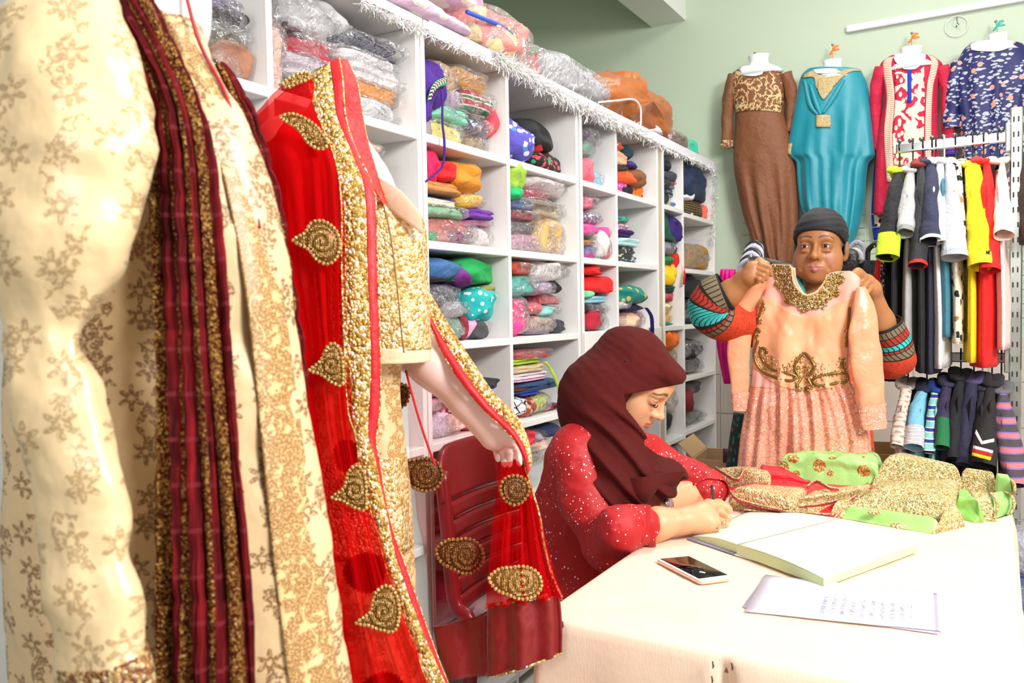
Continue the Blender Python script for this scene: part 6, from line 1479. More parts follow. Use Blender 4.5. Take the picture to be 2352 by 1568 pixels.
# ---------------------------------------------------------------- the peach dress she holds
YD = 2.655
PD = thing('peach_dress', 'peach satin dress with gold beaded neckline and sequinned skirt held up by the woman', 'dress', (-.5, YD, .45))
RD = Relief(ZH, [(375, 420, 975), (430, 412, 972), (480, 405, 985), (550, 405, 972), (620, 385, 940), (700, 365, 925), (800, 347, 915), (900, 338, 908), (1000, 335, 905), (1080, 330, 915), (1110, 325, 925), (1200, 305, 965), (1300, 285, 1000), (1400, 268, 1028), (1500, 256, 1036), (1600, 246, 1046), (1800, 225, 1070), (2100, 200, 1090)], YD, .035, n=120, folds=((2, .006, .4, .0, 7), (3, .003, 0, .02, -6.0), (7, .006, 0, .40, 3.0), (11, .005, 1, .42, -3.0)), pw=.4, wr=.009)
NECK = np.array([(405, 440), (440, 400), (470, 383), (585, 390), (592, 450), (612, 500), (645, 543), (690, 566), (735, 550), (770, 512), (790, 470), (797, 440), (850, 428), (930, 424), (960, 445), (990, 480)], float)
def dress_sheet(ytop, ybot, off, mat, name, nu=80, nv=60, xr=None, back=0.0):
    """front piece between two pixel curves y(x)"""
    us = np.linspace(-.995, .995, nu); B = np.zeros((nv, nu, 3))
    for j, u in enumerate(us):
        i0 = 20; xg = None
        # find x at mid rows for this u, iterate
        yt = 420.0
        for it in range(3):
            i = int(np.interp(yt, RD.k[:, 0], np.arange(RD.n))); x = RD.k[i, 1]+(u+1)/2*(RD.k[i, 2]-RD.k[i, 1]); yt = ytop(x)
        yb_ = 1000.0
        for it in range(3):
            i = int(np.interp(yb_, RD.k[:, 0], np.arange(RD.n))); x = RD.k[i, 1]+(u+1)/2*(RD.k[i, 2]-RD.k[i, 1]); yb_ = ybot(x)
        ys = np.linspace(yt, yb_, nv); v = np.interp(ys, RD.k[:, 0], np.linspace(0, 1, RD.n)); B[:, j] = RD.S(np.full(nv, u), v, off)
    if back: B[..., 1] = YD+back-.0*B[..., 1]
    V, Fc = solid(B, .0025); return mk(name, V, Fc, mat, PD)
neck = lambda x: float(np.interp(x, NECK[:, 0], NECK[:, 1]))
YOKE = np.array([(400, 560), (420, 590), (480, 600), (560, 655), (640, 690), (690, 700), (760, 685), (830, 640), (900, 600), (960, 575), (990, 560)], float)
HEM = np.array([(330, 985), (380, 1020), (450, 1070), (540, 1110), (620, 1132), (720, 1136), (820, 1120), (910, 1095)], float)
yoke = lambda x: float(np.interp(x, YOKE[:, 0], YOKE[:, 1])); hem = lambda x: float(np.interp(x, HEM[:, 0], HEM[:, 1]))
PSAT = satin('#f2ac80', .30, .30, 9); PNET = cloth('#efb09e', rough=.6, wr=.15)
def skirt_mat():
    t = NT('sequin_net'); co = t.co(); v = t.n('TexVoronoi', Vector=co, Scale=62.0, feature='DISTANCE_TO_EDGE'); v2 = t.n('TexVoronoi', Vector=co, Scale=190.0)
    ln = t.math('LESS_THAN', v.outputs[0], .045); sx = t.n('SeparateColor'); t.set(sx.inputs[0], v2.outputs[1])
    sp_ = t.math('MULTIPLY', t.math('LESS_THAN', v2.outputs[0], .45), t.math('GREATER_THAN', sx.outputs[0], .80))
    c = t.mix(t.math('MULTIPLY', ln, .7), lin('#f0a088'), lin('#a8744e')); c = t.mix(sp_, c, (.95, .93, .9))
    b = t.bsdf(Base_Color=c, Roughness=t.math('MULTIPLY_ADD', sp_, -.45, .65), Metallic=t.math('MULTIPLY', sp_, .6)); t.set(b.inputs['Normal'], t.bump(t.math('ADD', ln, sp_), .3, .003)); return t.fin(b)
SKM = skirt_mat()
dress_sheet(neck, lambda x: yoke(x)+6, .0, PNET, 'yoke'); dress_sheet(yoke, hem, .003, PSAT, 'bodice', 90, 80); dress_sheet(lambda x: hem(x)-8, lambda x: 1120.0, .001, cloth('#e8a89a', rough=.7, wr=.15), 'waistband', 70, 14)
dress_sheet(lambda x: 1108.0, lambda x: 2080.0, .0, SKM, 'skirt', 160, 90)
dress_sheet(lambda x: neck(x)+12, lambda x: 1120.0, .0, PNET, 'back_piece', 60, 30, back=.03)
dress_sheet(lambda x: 1108.0, lambda x: 2080.0, .0, SKM, 'skirt_back', 30, 30, back=.05)
for nm, pts, sd in (('l', [(395, 470, 44), (335, 540, 66), (275, 640, 72), (262, 780, 70), (256, 950, 66), (256, 1120, 54), (262, 1175, 50)], 1.0), ('r', [(985, 520, 26), (1005, 640, 64), (1008, 800, 88), (1015, 960, 96), (1035, 1120, 88), (1052, 1250, 80)], 2.2)):
    px_tube(ZH, [(x, y, r, ('Y', YD-.035)) for x, y, r in pts], satin('#ee9c74', .32, .5, 14), 'sleeve', PD, 26, 44, .05, .45, seed=sd, cap=False)
px_tube(ZH, [(261, 1150, 54, ('Y', YD-.035)), (260, 1200, 50, ('Y', YD-.035)), (256, 1262, 42, ('Y', YD-.035))], SKM, 'sleeve_cuff', PD, 24, 14, .03, .5, cap=False)
px_tube(ZH, [(1050, 1225, 84, ('Y', YD-.035)), (1058, 1290, 81, ('Y', YD-.035)), (1066, 1372, 76, ('Y', YD-.035))], SKM, 'sleeve_cuff', PD, 24, 14, .03, .5, cap=False)
# bead embroidery
BG = plain('#b08a48', .25, .75); BS = plain('#d8cdb8', .12, .8); BD_ = plain('#8a6a34', .3, .7)
def on_dress(p, off): u, v = RD.uvof(p); return RD.S(np.array(min(.98, max(-.98, u))), np.array(v), off)
def beads(pts, r, mat, name, parent, f=None):
    parts = []
    for p in pts:
        c = on_dress(p, .006); rr = r*(.7+.6*random.random()); parts.append(ball(c, (rr*(.6+.8*random.random()), rr*.6, rr*(.6+.8*random.random())), 5, 7))
    o = mk(name, *join(parts), mat, parent); o['kind'] = 'stuff'; return o
rnd = random.Random(5)
ring_pts = []
arc = crom(np.array([(478, 390), (488, 480), (530, 560), (600, 632), (690, 662), (785, 632), (852, 565), (888, 490), (902, 430)]), 200)
cen = crom(np.array([(592, 400), (600, 470), (625, 525), (660, 560), (692, 572), (740, 552), (775, 510), (795, 470), (800, 445)]), 200)
for k in range(1400):
    i = rnd.randrange(200); t_ = rnd.random()**.8; p = cen[i]*(1-t_)+arc[i]*t_; wv = 1.0+.13*math.sin(i*.22)*t_; p = cen[i]+(p-cen[i])*wv; ring_pts.append(p)
for nm, m_, a, b in (('gold_beadwork', BG, 0, 700), ('silver_beadwork', BS, 700, 1050), ('bronze_beadwork', BD_, 1050, 1400)): beads(ring_pts[a:b], .0032, m_, nm, PD)
V, Fc, _ = tube([on_dress(tuple(p), .004) for p in cen[::8]]+[on_dress(tuple(cen[-1]), .004)], [.0035]*26, 8, 90); mk('neck_piping', V, Fc, PSAT, PD)
def stroke(pts, wd_, mat, name, rad=.003):
    V, Fc, _ = tube([on_dress(p, .005) for p in pts], [rad]*len(pts), 8, 12*len(pts)); mk(name, V, Fc, mat, PD)
LS = [[(415, 615), (405, 650), (388, 700), (380, 740)], [(400, 790), (375, 770), (362, 800), (380, 840), (365, 880), (355, 920), (372, 980), (420, 1030), (500, 1055), (590, 1075), (622, 1050), (560, 1025), (480, 1010), (420, 970), (395, 915), (410, 885), (440, 900), (430, 920)], [(715, 1080), (760, 1105), (840, 1095), (905, 1080), (902, 1040), (830, 1035), (740, 1055), (715, 1080)],
 [(640, 1055), (612, 1000), (625, 960), (668, 915), (715, 960), (728, 1000), (700, 1045)], [(650, 1060), (630, 1110), (670, 1128), (712, 1112), (690, 1060)], [(905, 1030), (880, 985), (885, 950)], [(925, 640), (935, 700), (920, 780), (912, 880)]]
for L_ in LS: stroke(L_, 0, BD_, 'beaded_scroll', .0050)
bp = []
for L_ in LS:
    C_ = crom(np.array(L_, float), 100)
    for k in range(130): c_ = C_[rnd.randrange(100)]; bp.append((c_[0]+rnd.gauss(0, 11), c_[1]+rnd.gauss(0, 10)))
for k in range(120): bp.append((rnd.gauss(670, 26), rnd.gauss(1000, 38)))
for k in range(60): bp.append((rnd.gauss(470, 25), rnd.gauss(960, 25)))
for k in range(50): bp.append((rnd.gauss(585, 22), rnd.gauss(1005, 18))); bp.append((rnd.gauss(765, 22), rnd.gauss(1012, 18)))
bp = [p for p in bp if 345 < p[0] < 915]
beads(bp[::2], .0028, BG, 'gold_beadwork', PD); beads(bp[1::3], .0026, BS, 'silver_beadwork', PD)

# ---------------------------------------------------------------- seated woman
iR = unit_v([CR[0], CR[1], 0]); tC = -unit_v([ray(1480, 920)[0], ray(1480, 920)[1], 0])
iR = unit_v(iR-tC*(iR@tC))
yv, pt_ = math.radians(24), math.radians(35)
fh = math.cos(yv)*iR+math.sin(yv)*tC; ff = math.cos(pt_)*fh+np.array([0, 0, -math.sin(pt_)]); uu = math.sin(pt_)*fh+np.array([0, 0, math.cos(pt_)]); rr = np.cross(ff, uu)
DS = 2.06; eye = at(1503, 922, D=DS)
HS = Frame([0, 0, 0], [rr, ff, uu], 1.0); HS.o = eye-HS.w(.031, .078, .0)
SE = thing('person', 'seated woman in maroon headscarf and red sparkly dress writing in the ledger', 'person', (-1.0, 2.0, 0))
S = Sdf(); head(S, HS, .85, True); w = HS.w
ZE = Zm(1240, 1000, 4.9)
ze = lambda p, **k: at(*ZE(p), **k)
neckb = at(1395, 1005, D=2.14)
S.cone(w(0, -.02, -.06), neckb, .05, .055, .03)
shN, shF = at(1338, 1055, D=2.05), at(1490, 1060, D=2.33)
S.cone(shN, shF, .055, .055, .05).ell((shN+shF)/2+np.array([0, 0, -.12]), (.13, .13, .15), None, .05)
elN, wrN = at(1398, 1272, D=1.93), ze((1640, 950), Z=.797)
S.chain([shN, elN], [.048, .04], .03).chain([elN, ze((1330, 990), Z=.792), wrN], [.039, .036, .0265], .02)
elF, wrF = at(1628, 1120, D=2.22), ze((1330, 800), D=2.10)
S.chain([shF, elF], [.048, .042], .03).chain([elF, ze((1560, 700), D=2.19), wrF, ze((1200, 850), D=2.06)], [.040, .036, .027, .028], .02)
# writing hand
pm = ze((1830, 900), Z=.800)
S.chain([wrN, pm], [.0285, .034], .02); S.cone(ze((1760, 980), Z=.785), ze((1930, 1000), Z=.783), .024, .022, .02)
for kn, pip, tip, r in (((1990, 775), (2125, 835), (2085, 900), .0090), ((1985, 850), (2118, 925), (2070, 985), .0090), ((1960, 930), (2080, 995), (2010, 1035), .0086), ((1930, 1000), (2010, 1045), (1960, 1065), .0078)):
    zz = .806-.0006*max(0, kn[1]-775)*.25
    a, b, c = ze(kn, Z=zz), ze(pip, Z=zz-.008), ze(tip, Z=zz-.022); S.chain([pm, a, b, c], [.014, r*1.2, r, r*.85], .004)
S.chain([pm, ze((1900, 790), Z=.815), ze((2010, 770), Z=.812), ze((2090, 800), Z=.806)], [.022, .015, .011, .009], .01)
V, Fc = S.mesh(.0048, 1)
cl = face_cols(V, HS, '#e0a47c', '#c8685e', '#2a1a14', '#b87a5c', None, 1.5)
mk('body', V, Fc, SKIN, SE, cols=cl)
eyes(HS, SE, (0, -.75), True)
for s in (-1, 1):
    V, Fc, _ = tube([w(s*.017, .0865, -.006), w(s*.026, .0895, -.0095), w(s*.036, .0885, -.0095), w(s*.0475, .080, -.006)], [.0008, .0014, .0016, .0008], 6, 16); mk('eyelash', V, Fc, plain('#120a08', .5), SE)
# pen, ring, watch
pa, pb = ze((1935, 575), D=2.135), ze((1990, 1045), Z=.779)
V, Fc, _ = tube([pa, pa*.5+pb*.5, pa*.06+pb*.94, pb], [.0046, .0046, .0042, .0010], 12, 24); tag(mk('pen', V, Fc, plain('#5a5650', .25, .8)), 'dark metal pen held upright in the writing hand', 'pen')
c = ze((2075, 1000), Z=.792); ax = unit_v(ze((2080, 995), Z=.79)-ze((1960, 930), Z=.80)); n1 = unit_v(np.cross(ax, [0, 0, 1])); n2 = np.cross(ax, n1)
V, Fc, _ = tube([c+.0108*(n1*math.cos(q)+n2*math.sin(q)) for q in np.linspace(0, 6.28, 20, endpoint=False)], [.0017]*20, 6, 40, closed=True); mk('ring', V, Fc, plain('#e0c8a0', .15, 1.0), SE)
wc = wrF; wx = unit_v(ze((1560, 700), D=2.19)-ze((1200, 850), D=2.06)); n1 = unit_v(-ray(1520, 1160)-wx*(-ray(1520, 1160)@wx)); n2 = np.cross(wx, n1)
V, Fc, _ = tube([wc+.030*(n1*math.cos(q)+n2*math.sin(q)) for q in np.linspace(0, 6.28, 28, endpoint=False)], [(.010, .0025)]*28, 8, 56, closed=True, up=tuple(wx)); wt = mk('wristwatch', V, Fc, plain('#4a1c1c', .35), SE)
fcW = wc+n1*.030
rg = lambda r, h: [fcW+n1*h+r*(wx*math.cos(q)+n2*math.sin(q)) for q in np.linspace(0, 2*np.pi, 24, endpoint=False)]
V, Fc = ring_loft([rg(.018, 0), rg(.019, .002), rg(.019, .006), rg(.017, .0085)]); mk('watch_case', V, Fc, plain('#d8d0cc', .15, .9), wt)
V, Fc = ring_loft([rg(.0155, .0086), rg(.0155, .0092)]); mk('watch_dial', V, Fc, plain('#a89090', .12, .3), wt)
# red dress with sparkles
def sparkle():
    t = NT('sparkle_cloth'); co = t.co(); v = t.n('TexVoronoi', Vector=co, Scale=64.0); v2 = t.n('TexVoronoi', Vector=co, Scale=120.0); big = t.n('TexNoise', Vector=co, Scale=14.0, Detail=2.0)
    d1 = t.math('LESS_THAN', v.outputs[0], .135); d2 = t.math('MULTIPLY', t.math('LESS_THAN', v2.outputs[0], .15), t.math('GREATER_THAN', big.outputs[0], .5)); m = t.math('MAXIMUM', t.math('MULTIPLY', d1, t.math('GREATER_THAN', big.outputs[0], .40)), d2)
    b = t.bsdf(Base_Color=t.mix(m, lin('#b00c14'), (.95, .92, .92)), Roughness=t.math('MULTIPLY_ADD', m, -.35, .6), Sheen_Weight=.03); nz = t.n('TexNoise', Vector=co, Scale=30.0, Detail=3.0); t.set(b.inputs['Normal'], t.bump(nz.outputs[0], .25, .01)); return t.fin(b)
SPK = sparkle()
S = Sdf()
up_ = at(1352, 1075, D=2.20); md = at(1322, 1210, D=2.17); lo_ = at(1335, 1370, D=2.15)
S.cone(at(1330, 1035, D=2.07), at(1470, 1045, D=2.32), .068, .065, .06)
S.cone(up_, md, .125, .115, .06).cone(md, lo_, .115, .135, .06)
hipc = np.array([-1.0, 2.0, .53]); S.ell(hipc, (.17, .19, .12), None, .08).cone(lo_, hipc, .13, .14, .06)
for yk in (1.90, 2.08): S.cone((-1.0, yk, .53), (-.60, yk, .54), .095, .08, .05).cone((-.60, yk, .54), (-.58, yk, .12), .085, .10, .05)
S.cone((-1.0, 1.86, .50), (-.82, 1.80, .33), .07, .05, .08).cone((-.82, 1.80, .40), (-.70, 1.78, .12), .06, .07, .06)
shS = at(1322, 1050, D=2.03)
elS = at(1392, 1262, D=1.935)
S.chain([shS, (shS+elS)/2+np.array([-.01, 0, 0]), elS], [.064, .058, .046], .05)
S.chain([elS, ze((900, 1040), Z=.80), ze((1130, 1010), Z=.797)], [.046, .046, .044], .03)
S.chain([at(1500, 1060, D=2.34), at(1575, 1110, D=2.27), at(1618, 1122, D=2.22)], [.062, .060, .058], .04)
def dfold(P):
    q = P*np.array([9, 9, 6]); return .0045*np.abs(vnoise(q*1.5+3))+.0055*np.abs(vnoise(q*np.array([2.2, 2.2, 4.5])+9))+.0026*np.abs(vnoise(q*np.array([5, 5, 9])))-.0045
S.disp = dfold
cutn = ze((1290, 995), Z=.797); dirn = unit_v(cutn-ze((900, 1040), Z=.80))
V, Fc = S.mesh(.0095, 1)
mk('dress', V, Fc, SPK, SE)
# sleeve ends (open, with thickness)
for path, rad in (([ze((1010, 1030), Z=.80), ze((1130, 1015), Z=.797), ze((1275, 1000), Z=.800)], [.043, .0445, .044]), ([at(1600, 1114, D=2.24), at(1622, 1124, D=2.215), at(1630, 1136, D=2.19)], [.056, .054, .052])):
    V, Fc, _ = tube(path, rad, 26, 20, False, fold=lambda t, th: 1+.06*np.sin(3*th+5*t)+.03*np.sin(7*th)); o = mk('sleeve_end', V, Fc, SPK, SE); m_ = o.modifiers.new('s', 'SOLIDIFY'); m_.thickness = .0025
for yk in (1.88, 2.07):
    V, Fc = ball((-.52, yk, .033), (.11, .042, .033), 8, 14); mk('shoe', V, Fc, plain('#241614', .6), SE)
# headscarf
S = Sdf()
S.ell(w(0, -.016, .026), (.086, .104, .086), HS.R, .02).ell(w(0, .012, -.02), (.080, .085, .10), HS.R, .04)
S.cone(w(0, -.05, .03), at(1372, 905, D=2.12), .085, .085, .06).cone(at(1372, 905, D=2.12), at(1352, 965, D=2.14), .085, .075, .06)
S.cone(at(1388, 930, D=2.09), at(1415, 1050, D=2.05), .085, .085, .06).cone(at(1415, 1050, D=2.05), at(1432, 1125, D=2.03), .085, .078, .06)
S.cone(at(1425, 1050, D=2.03), at(1490, 1095, D=2.03), .066, .058, .05).cone(at(1490, 1095, D=2.03), at(1540, 1092, D=2.06), .056, .034, .05)
S.cone(at(1420, 1120, D=2.0), at(1455, 1155, D=2.0), .075, .05, .05).cone(at(1400, 1110, D=2.02), at(1395, 1150, D=2.03), .06, .045, .05)
S.ell(w(0, .068, .080), (.045, .032, .016), HS.R, .03)
axf = unit_v(at(1560, 1090, D=2.05)-at(1340, 900, D=2.10)); bxf = unit_v(np.cross(axf, tC))
def hfold(P):
    a = (P-at(1420, 1000, D=2.05))@axf; b = (P-at(1420, 1000, D=2.05))@bxf; L = HS.l(P)
    low = np.clip((-L[..., 2]+.02)/.09, 0, 1)
    low2 = low*np.clip((a+.13)/.10, .12, 1)
    wv = b*118+2.6*vnoise(np.stack([a*5, b*8, P[..., 2]*4], -1)); r_ = (.5+.5*np.sin(wv))**2
    fine = .0004*np.sin(b*260+4*vnoise(P*13))
    return -(.017*r_*low2)+.0085*low2+fine+.006*np.abs(vnoise(P*11))-.003-.0018*(1-low)*(.5+.5*np.sin(b*60+3*vnoise(P*7)))
S.disp = hfold
def hcut(P):
    L = HS.l(P); x, y, z = np.abs(L[..., 0]), L[..., 1], L[..., 2]
    ye = .030+np.maximum(z+.005, 0)*.95+np.maximum(-.05-z, 0)*.45
    return np.minimum(np.minimum(y-ye, z+.128-(y-.03)*.15), .12-x)
V, Fc = S.mesh(.0062, 1, cut=hcut)
def crepe():
    t = NT('crepe'); co = t.co(); n = t.n('TexNoise', Vector=t.co(scale=(60, 60, 700)), Scale=1.0, Detail=2.0)
    b = t.bsdf(Base_Color=t.mix(n.outputs[0], lin('#461210'), lin('#581a17')), Roughness=.9, Specular_IOR_Level=.15, Sheen_Weight=.02); t.set(b.inputs['Normal'], t.bump(n.outputs[0], .15, .003)); return t.fin(b)
CREPE = crepe()
hj = mk('headscarf', V, Fc, CREPE, SE)
mk('scarf_pin', *ball(at(1437, 828, D=1.985), .0032), plain('#101010', .2), hj)
# lower hem panel of the scarf over the chest
rows = [[at(1375, 1120, D=1.97), at(1430, 1100, D=1.94), at(1500, 1092, D=1.93), at(1572, 1078, D=2.0)], [at(1380, 1150, D=1.96), at(1440, 1138, D=1.93), at(1500, 1128, D=1.93), at(1555, 1100, D=2.0)], [at(1395, 1175, D=1.97), at(1450, 1172, D=1.95), at(1490, 1150, D=1.96), at(1535, 1118, D=2.02)]]
B = sheet(rows, 24, 50); B += gnormals(B)*(.006*np.sin(np.linspace(0, 14, 50))[None, :, None]); V, Fc = solid(B, .003); mk('scarf_hem', V, Fc, CREPE, hj)

# ================================================================== MANNEQUIN WITH CREAM COAT (nearest, left)
ZI = Zm(0, 0, 1)
def pd(x, y, D): return at(x, y, D=D)
def px_loft(rows, mat, name, parent, n=70, m=64, thick=.75, folds=(), wr=.004, seed=0, capz=(True, True), label=None):
    """rows: (xL,yL,xR,yR,D): left and right silhouette pixels and centre distance -> closed body of elliptical section"""
    K_ = crom(np.array(rows, float), n); th = np.linspace(0, 2*np.pi, m, endpoint=False); rings = []
    uvs = []
    for i, (xl, yl, xr, yr, D) in enumerate(K_):
        L, R_ = at(xl, yl, D=D), at(xr, yr, D=D); c = (L+R_)/2; a = (R_-L)/2; dpt = -ray((xl+xr)/2, (yl+yr)/2); dpt[2] = 0; dpt /= np.linalg.norm(dpt); b = dpt*np.linalg.norm(a)*(thick(i/(n-1)) if callable(thick) else thick)
        k = np.ones(m); t = i/(n-1)
        for fr, amp, ph, dr, t0 in folds: k = k+amp*np.clip((t-t0)/.2, 0, 1)*np.sin(fr*th+ph+dr*t)
        P = c+np.cos(th)[:, None]*a*k[:, None]+np.sin(th)[:, None]*b*k[:, None]
        P = P+wr*fbm(P*14+seed*9, 3)[:, None]*(np.cos(th)[:, None]*unit_v(a)+np.sin(th)[:, None]*dpt)
        rings.append(P); uvs.append(np.stack([th/(2*np.pi), np.full(m, t)], -1))
    V, Fc = ring_loft(rings, capz); return mk(name, V, Fc, mat, parent, label=label, uv=np.concatenate(uvs))
def brocade(base, gold, sc, thr, rough=.45, dens=.5, key=0):
    """scattered five-petal flowers and broken vines, laid out on a vertical plane through the garment"""
    t = NT('brocade'); mp = t.n('Mapping'); t.set(mp.inputs[0], t.co()); mp.inputs[2].default_value = (0, 0, -YAW-.35)
    sx = t.n('SeparateXYZ'); t.set(sx.inputs[0], mp.outputs[0]); X, Z_ = sx.outputs[0], sx.outputs[2]
    cb = t.n('CombineXYZ'); t.set(cb.inputs[0], X); t.set(cb.inputs[1], Z_)
    v = t.n('TexVoronoi', voronoi_dimensions='2D', Vector=cb.outputs[0], Scale=sc, Randomness=.55)
    ps = t.n('VectorMath', operation='SUBTRACT'); t.set(ps.inputs[0], cb.outputs[0]); 
    pv = t.n('VectorMath', operation='SCALE'); t.set(pv.inputs[0], v.outputs['Position']); pv.inputs['Scale'].default_value = 1.0
    t.set(ps.inputs[1], pv.outputs[0]); d = t.n('SeparateXYZ'); t.set(d.inputs[0], ps.outputs[0])
    ang = t.math('ARCTAN2', d.outputs[0], d.outputs[1]); pet = t.math('MULTIPLY_ADD', t.math('COSINE', t.math('MULTIPLY', ang, 6.0)), .10, .24)
    r = v.outputs['Distance']; fl = t.math('MULTIPLY', t.math('LESS_THAN', r, pet), t.math('GREATER_THAN', r, .07))
    vn = t.n('TexNoise', Vector=cb.outputs[0], Scale=sc*1.6, Detail=3.0, Roughness=.6)
    ph = t.math('ADD', t.math('MULTIPLY', X, sc*.72), t.math('MULTIPLY', t.math('SINE', t.math('MULTIPLY', Z_, sc*3.0)), .16))
    vx = t.math('ABSOLUTE', t.math('SUBTRACT', t.math('FRACT', ph), .5)); band = t.math('LESS_THAN', vx, .20*dens/.5)
    curl = t.math('LESS_THAN', t.math('ABSOLUTE', t.math('SUBTRACT', vn.outputs[0], .5)), thr)
    fine = t.n('TexNoise', Vector=cb.outputs[0], Scale=sc*14, Detail=1.0)
    m = t.math('MULTIPLY', t.math('MAXIMUM', fl, t.math('MULTIPLY', band, curl)), t.math('MULTIPLY_ADD', t.math('GREATER_THAN', fine.outputs[0], .46), .65, .3))
    wv = t.n('TexNoise', Vector=t.co(scale=(30, 30, 500)), Scale=1.0, Detail=1.0)
    c = t.mix(m, t.mix(t.math('MULTIPLY', wv.outputs[0], .25), lin(base), tuple(x*.86 for x in lin(base))), lin(gold))
    b = t.bsdf(Base_Color=c, Roughness=rough, Sheen_Weight=.1, Specular_IOR_Level=.6); nz = t.n('TexNoise', Vector=t.co(), Scale=16.0, Detail=3.0)
    t.set(b.inputs['Normal'], t.bump(t.math('ADD', nz.outputs[0], t.math('MULTIPLY', m, .2)), .4, .016)); return t.fin(b)
CREAM = brocade('#e4c494', '#8a6238', 25.0, .05, .45, .5); CREAMS = satin('#f2d8ac', .33, .22, 9); FRONT = brocade('#e2bd84', '#94682f', 34.0, .10, .45, 1.2)
HIDE = plain('#f0d8cc', .3)
m1 = thing('coat_mannequin', 'headless mannequin in cream embroidered coat at the left edge', 'mannequin', (-.78, .53, 0))
# torso, flaring to the hem
px_loft([(120, -60, 430, -40, .90), (20, 40, 470, 90, .89), (-20, 140, 515, 190, .885), (-30, 300, 580, 300, .88), (-20, 450, 622, 450, .88), (0, 600, 650, 600, .88), (10, 800, 682, 800, .88), (5, 1000, 712, 1000, .88), (0, 1200, 745, 1200, .88), (5, 1400, 780, 1400, .885), (20, 1600, 815, 1600, .89), (30, 1900, 880, 1900, .90), (40, 2400, 960, 2400, .92)], CREAM, 'coat', m1, 90, 72, .62, ((5, .012, .4, 2, .3), (9, .008, 1, -2, .35)), .005)
S = Sdf(); S.chain([pd(352, -170, .88), pd(358, -60, .885), pd(345, 40, .89), pd(300, 140, .90)], [.052, .048, .055, .09], .03)
V, Fc = S.mesh(.008, 1); mk('neck', V, Fc, plain('#f4ece8', .28), m1)
# shoulder + sleeve (near arm)
px_loft([(60, -30, 250, -20, .80), (-10, 40, 300, 60, .775), (-40, 130, 335, 160, .76), (-55, 250, 345, 260, .75), (-50, 380, 338, 400, .745), (-40, 500, 312, 520, .74), (-25, 620, 262, 640, .735), (-8, 740, 222, 750, .73), (15, 860, 222, 850, .725), (40, 1000, 245, 990, .72), (68, 1150, 270, 1130, .715), (98, 1300, 300, 1280, .71), (128, 1440, 325, 1420, .705), (150, 1560, 338, 1500, .70)], brocade('#e8cc9c', '#b4966a', 21.0, .035, .36, .4), 'sleeve', m1, 80, 56, .8, ((4, .02, .3, 5, .1), (7, .014, 1, -8, .2), (3, .03, 2, 14, .3)), .011)
px_loft([(136, 1530, 344, 1482, .70), (140, 1562, 352, 1515, .70), (152, 1610, 360, 1570, .70)], sequin(['#a87848', '#6a2c28', '#d8b878', '#8a5a30', '#e8d8a8'], 320, .5, .3), 'cuff', m1, 14, 40, .8)
# front placket, beaded edge with red piping on the far side
def ribbon(pts, wd_, mat, name, parent, n=70, th=.003, m=8, fr=None, uvn=False, amp=0.0, label=None):
    """pts: (xL,yL,xR,yR,D[,Dr])"""
    A = [[at(p[0], p[1], D=p[4]), at((p[0]+p[2])/2, (p[1]+p[3])/2, D=(p[4]+(p[5] if len(p) > 5 else p[4]))/2-(.006 if not fr else fr)), at(p[2], p[3], D=p[5] if len(p) > 5 else p[4])] for p in pts]
    B = sheet(A, n, m*2)
    if amp: B = B+gnormals(B)*(amp*fbm(B*30, 2))[..., None]
    V, Fc = solid(B, th); return mk(name, V, Fc, mat, parent, uv=grid_uv(B, True), label=label)
ribbon([(335, 0, 425, 60, 0.834, 0.846), (395, 110, 470, 150, 0.834, 0.851), (455, 230, 535, 250, 0.827, 0.851), (505, 380, 590, 400, 0.817, 0.851), (545, 560, 628, 560, 0.810, 0.848), (575, 760, 660, 760, 0.807, 0.846), (600, 1000, 692, 1000, 0.802, 0.844), (625, 1250, 728, 1250, 0.797, 0.842), (655, 1500, 768, 1500, 0.794, 0.842), (690, 1800, 810, 1800, 0.792, 0.844)], 0, FRONT, 'front_placket', m1)
V, Fc, _ = tube([pd(425, -20, .845), pd(452, 80, .846), pd(478, 140, .852), pd(515, 210, .845), pd(545, 300, .842), pd(572, 400, .838), pd(596, 525, .83)], [.0022]*7, 8, 80); mk('red_piping', V, Fc, plain('#a81420', .5), m1)
V, Fc, _ = tube([pd(30, 1700, .9), pd(300, 1720, .9)], [.012, .012], 8); 
st = [(.0, .018), (.004, .018)]
V, Fc, _ = tube([(m1.location[0], m1.location[1], 0.02), (m1.location[0], m1.location[1], .9)], [.016, .016], 12); mk('stand_pole', V, Fc, CHROME, m1)
V, Fc = ring_loft([[np.array([m1.location[0]+r*math.cos(q), m1.location[1]+r*math.sin(q), z]) for q in np.linspace(0, 6.2832, 32, endpoint=False)] for r, z in ((.16, 0), (.16, .012), (.15, .018))]); mk('stand_base', V, Fc, CHROME, m1)
for _o in list(m1.children): pass
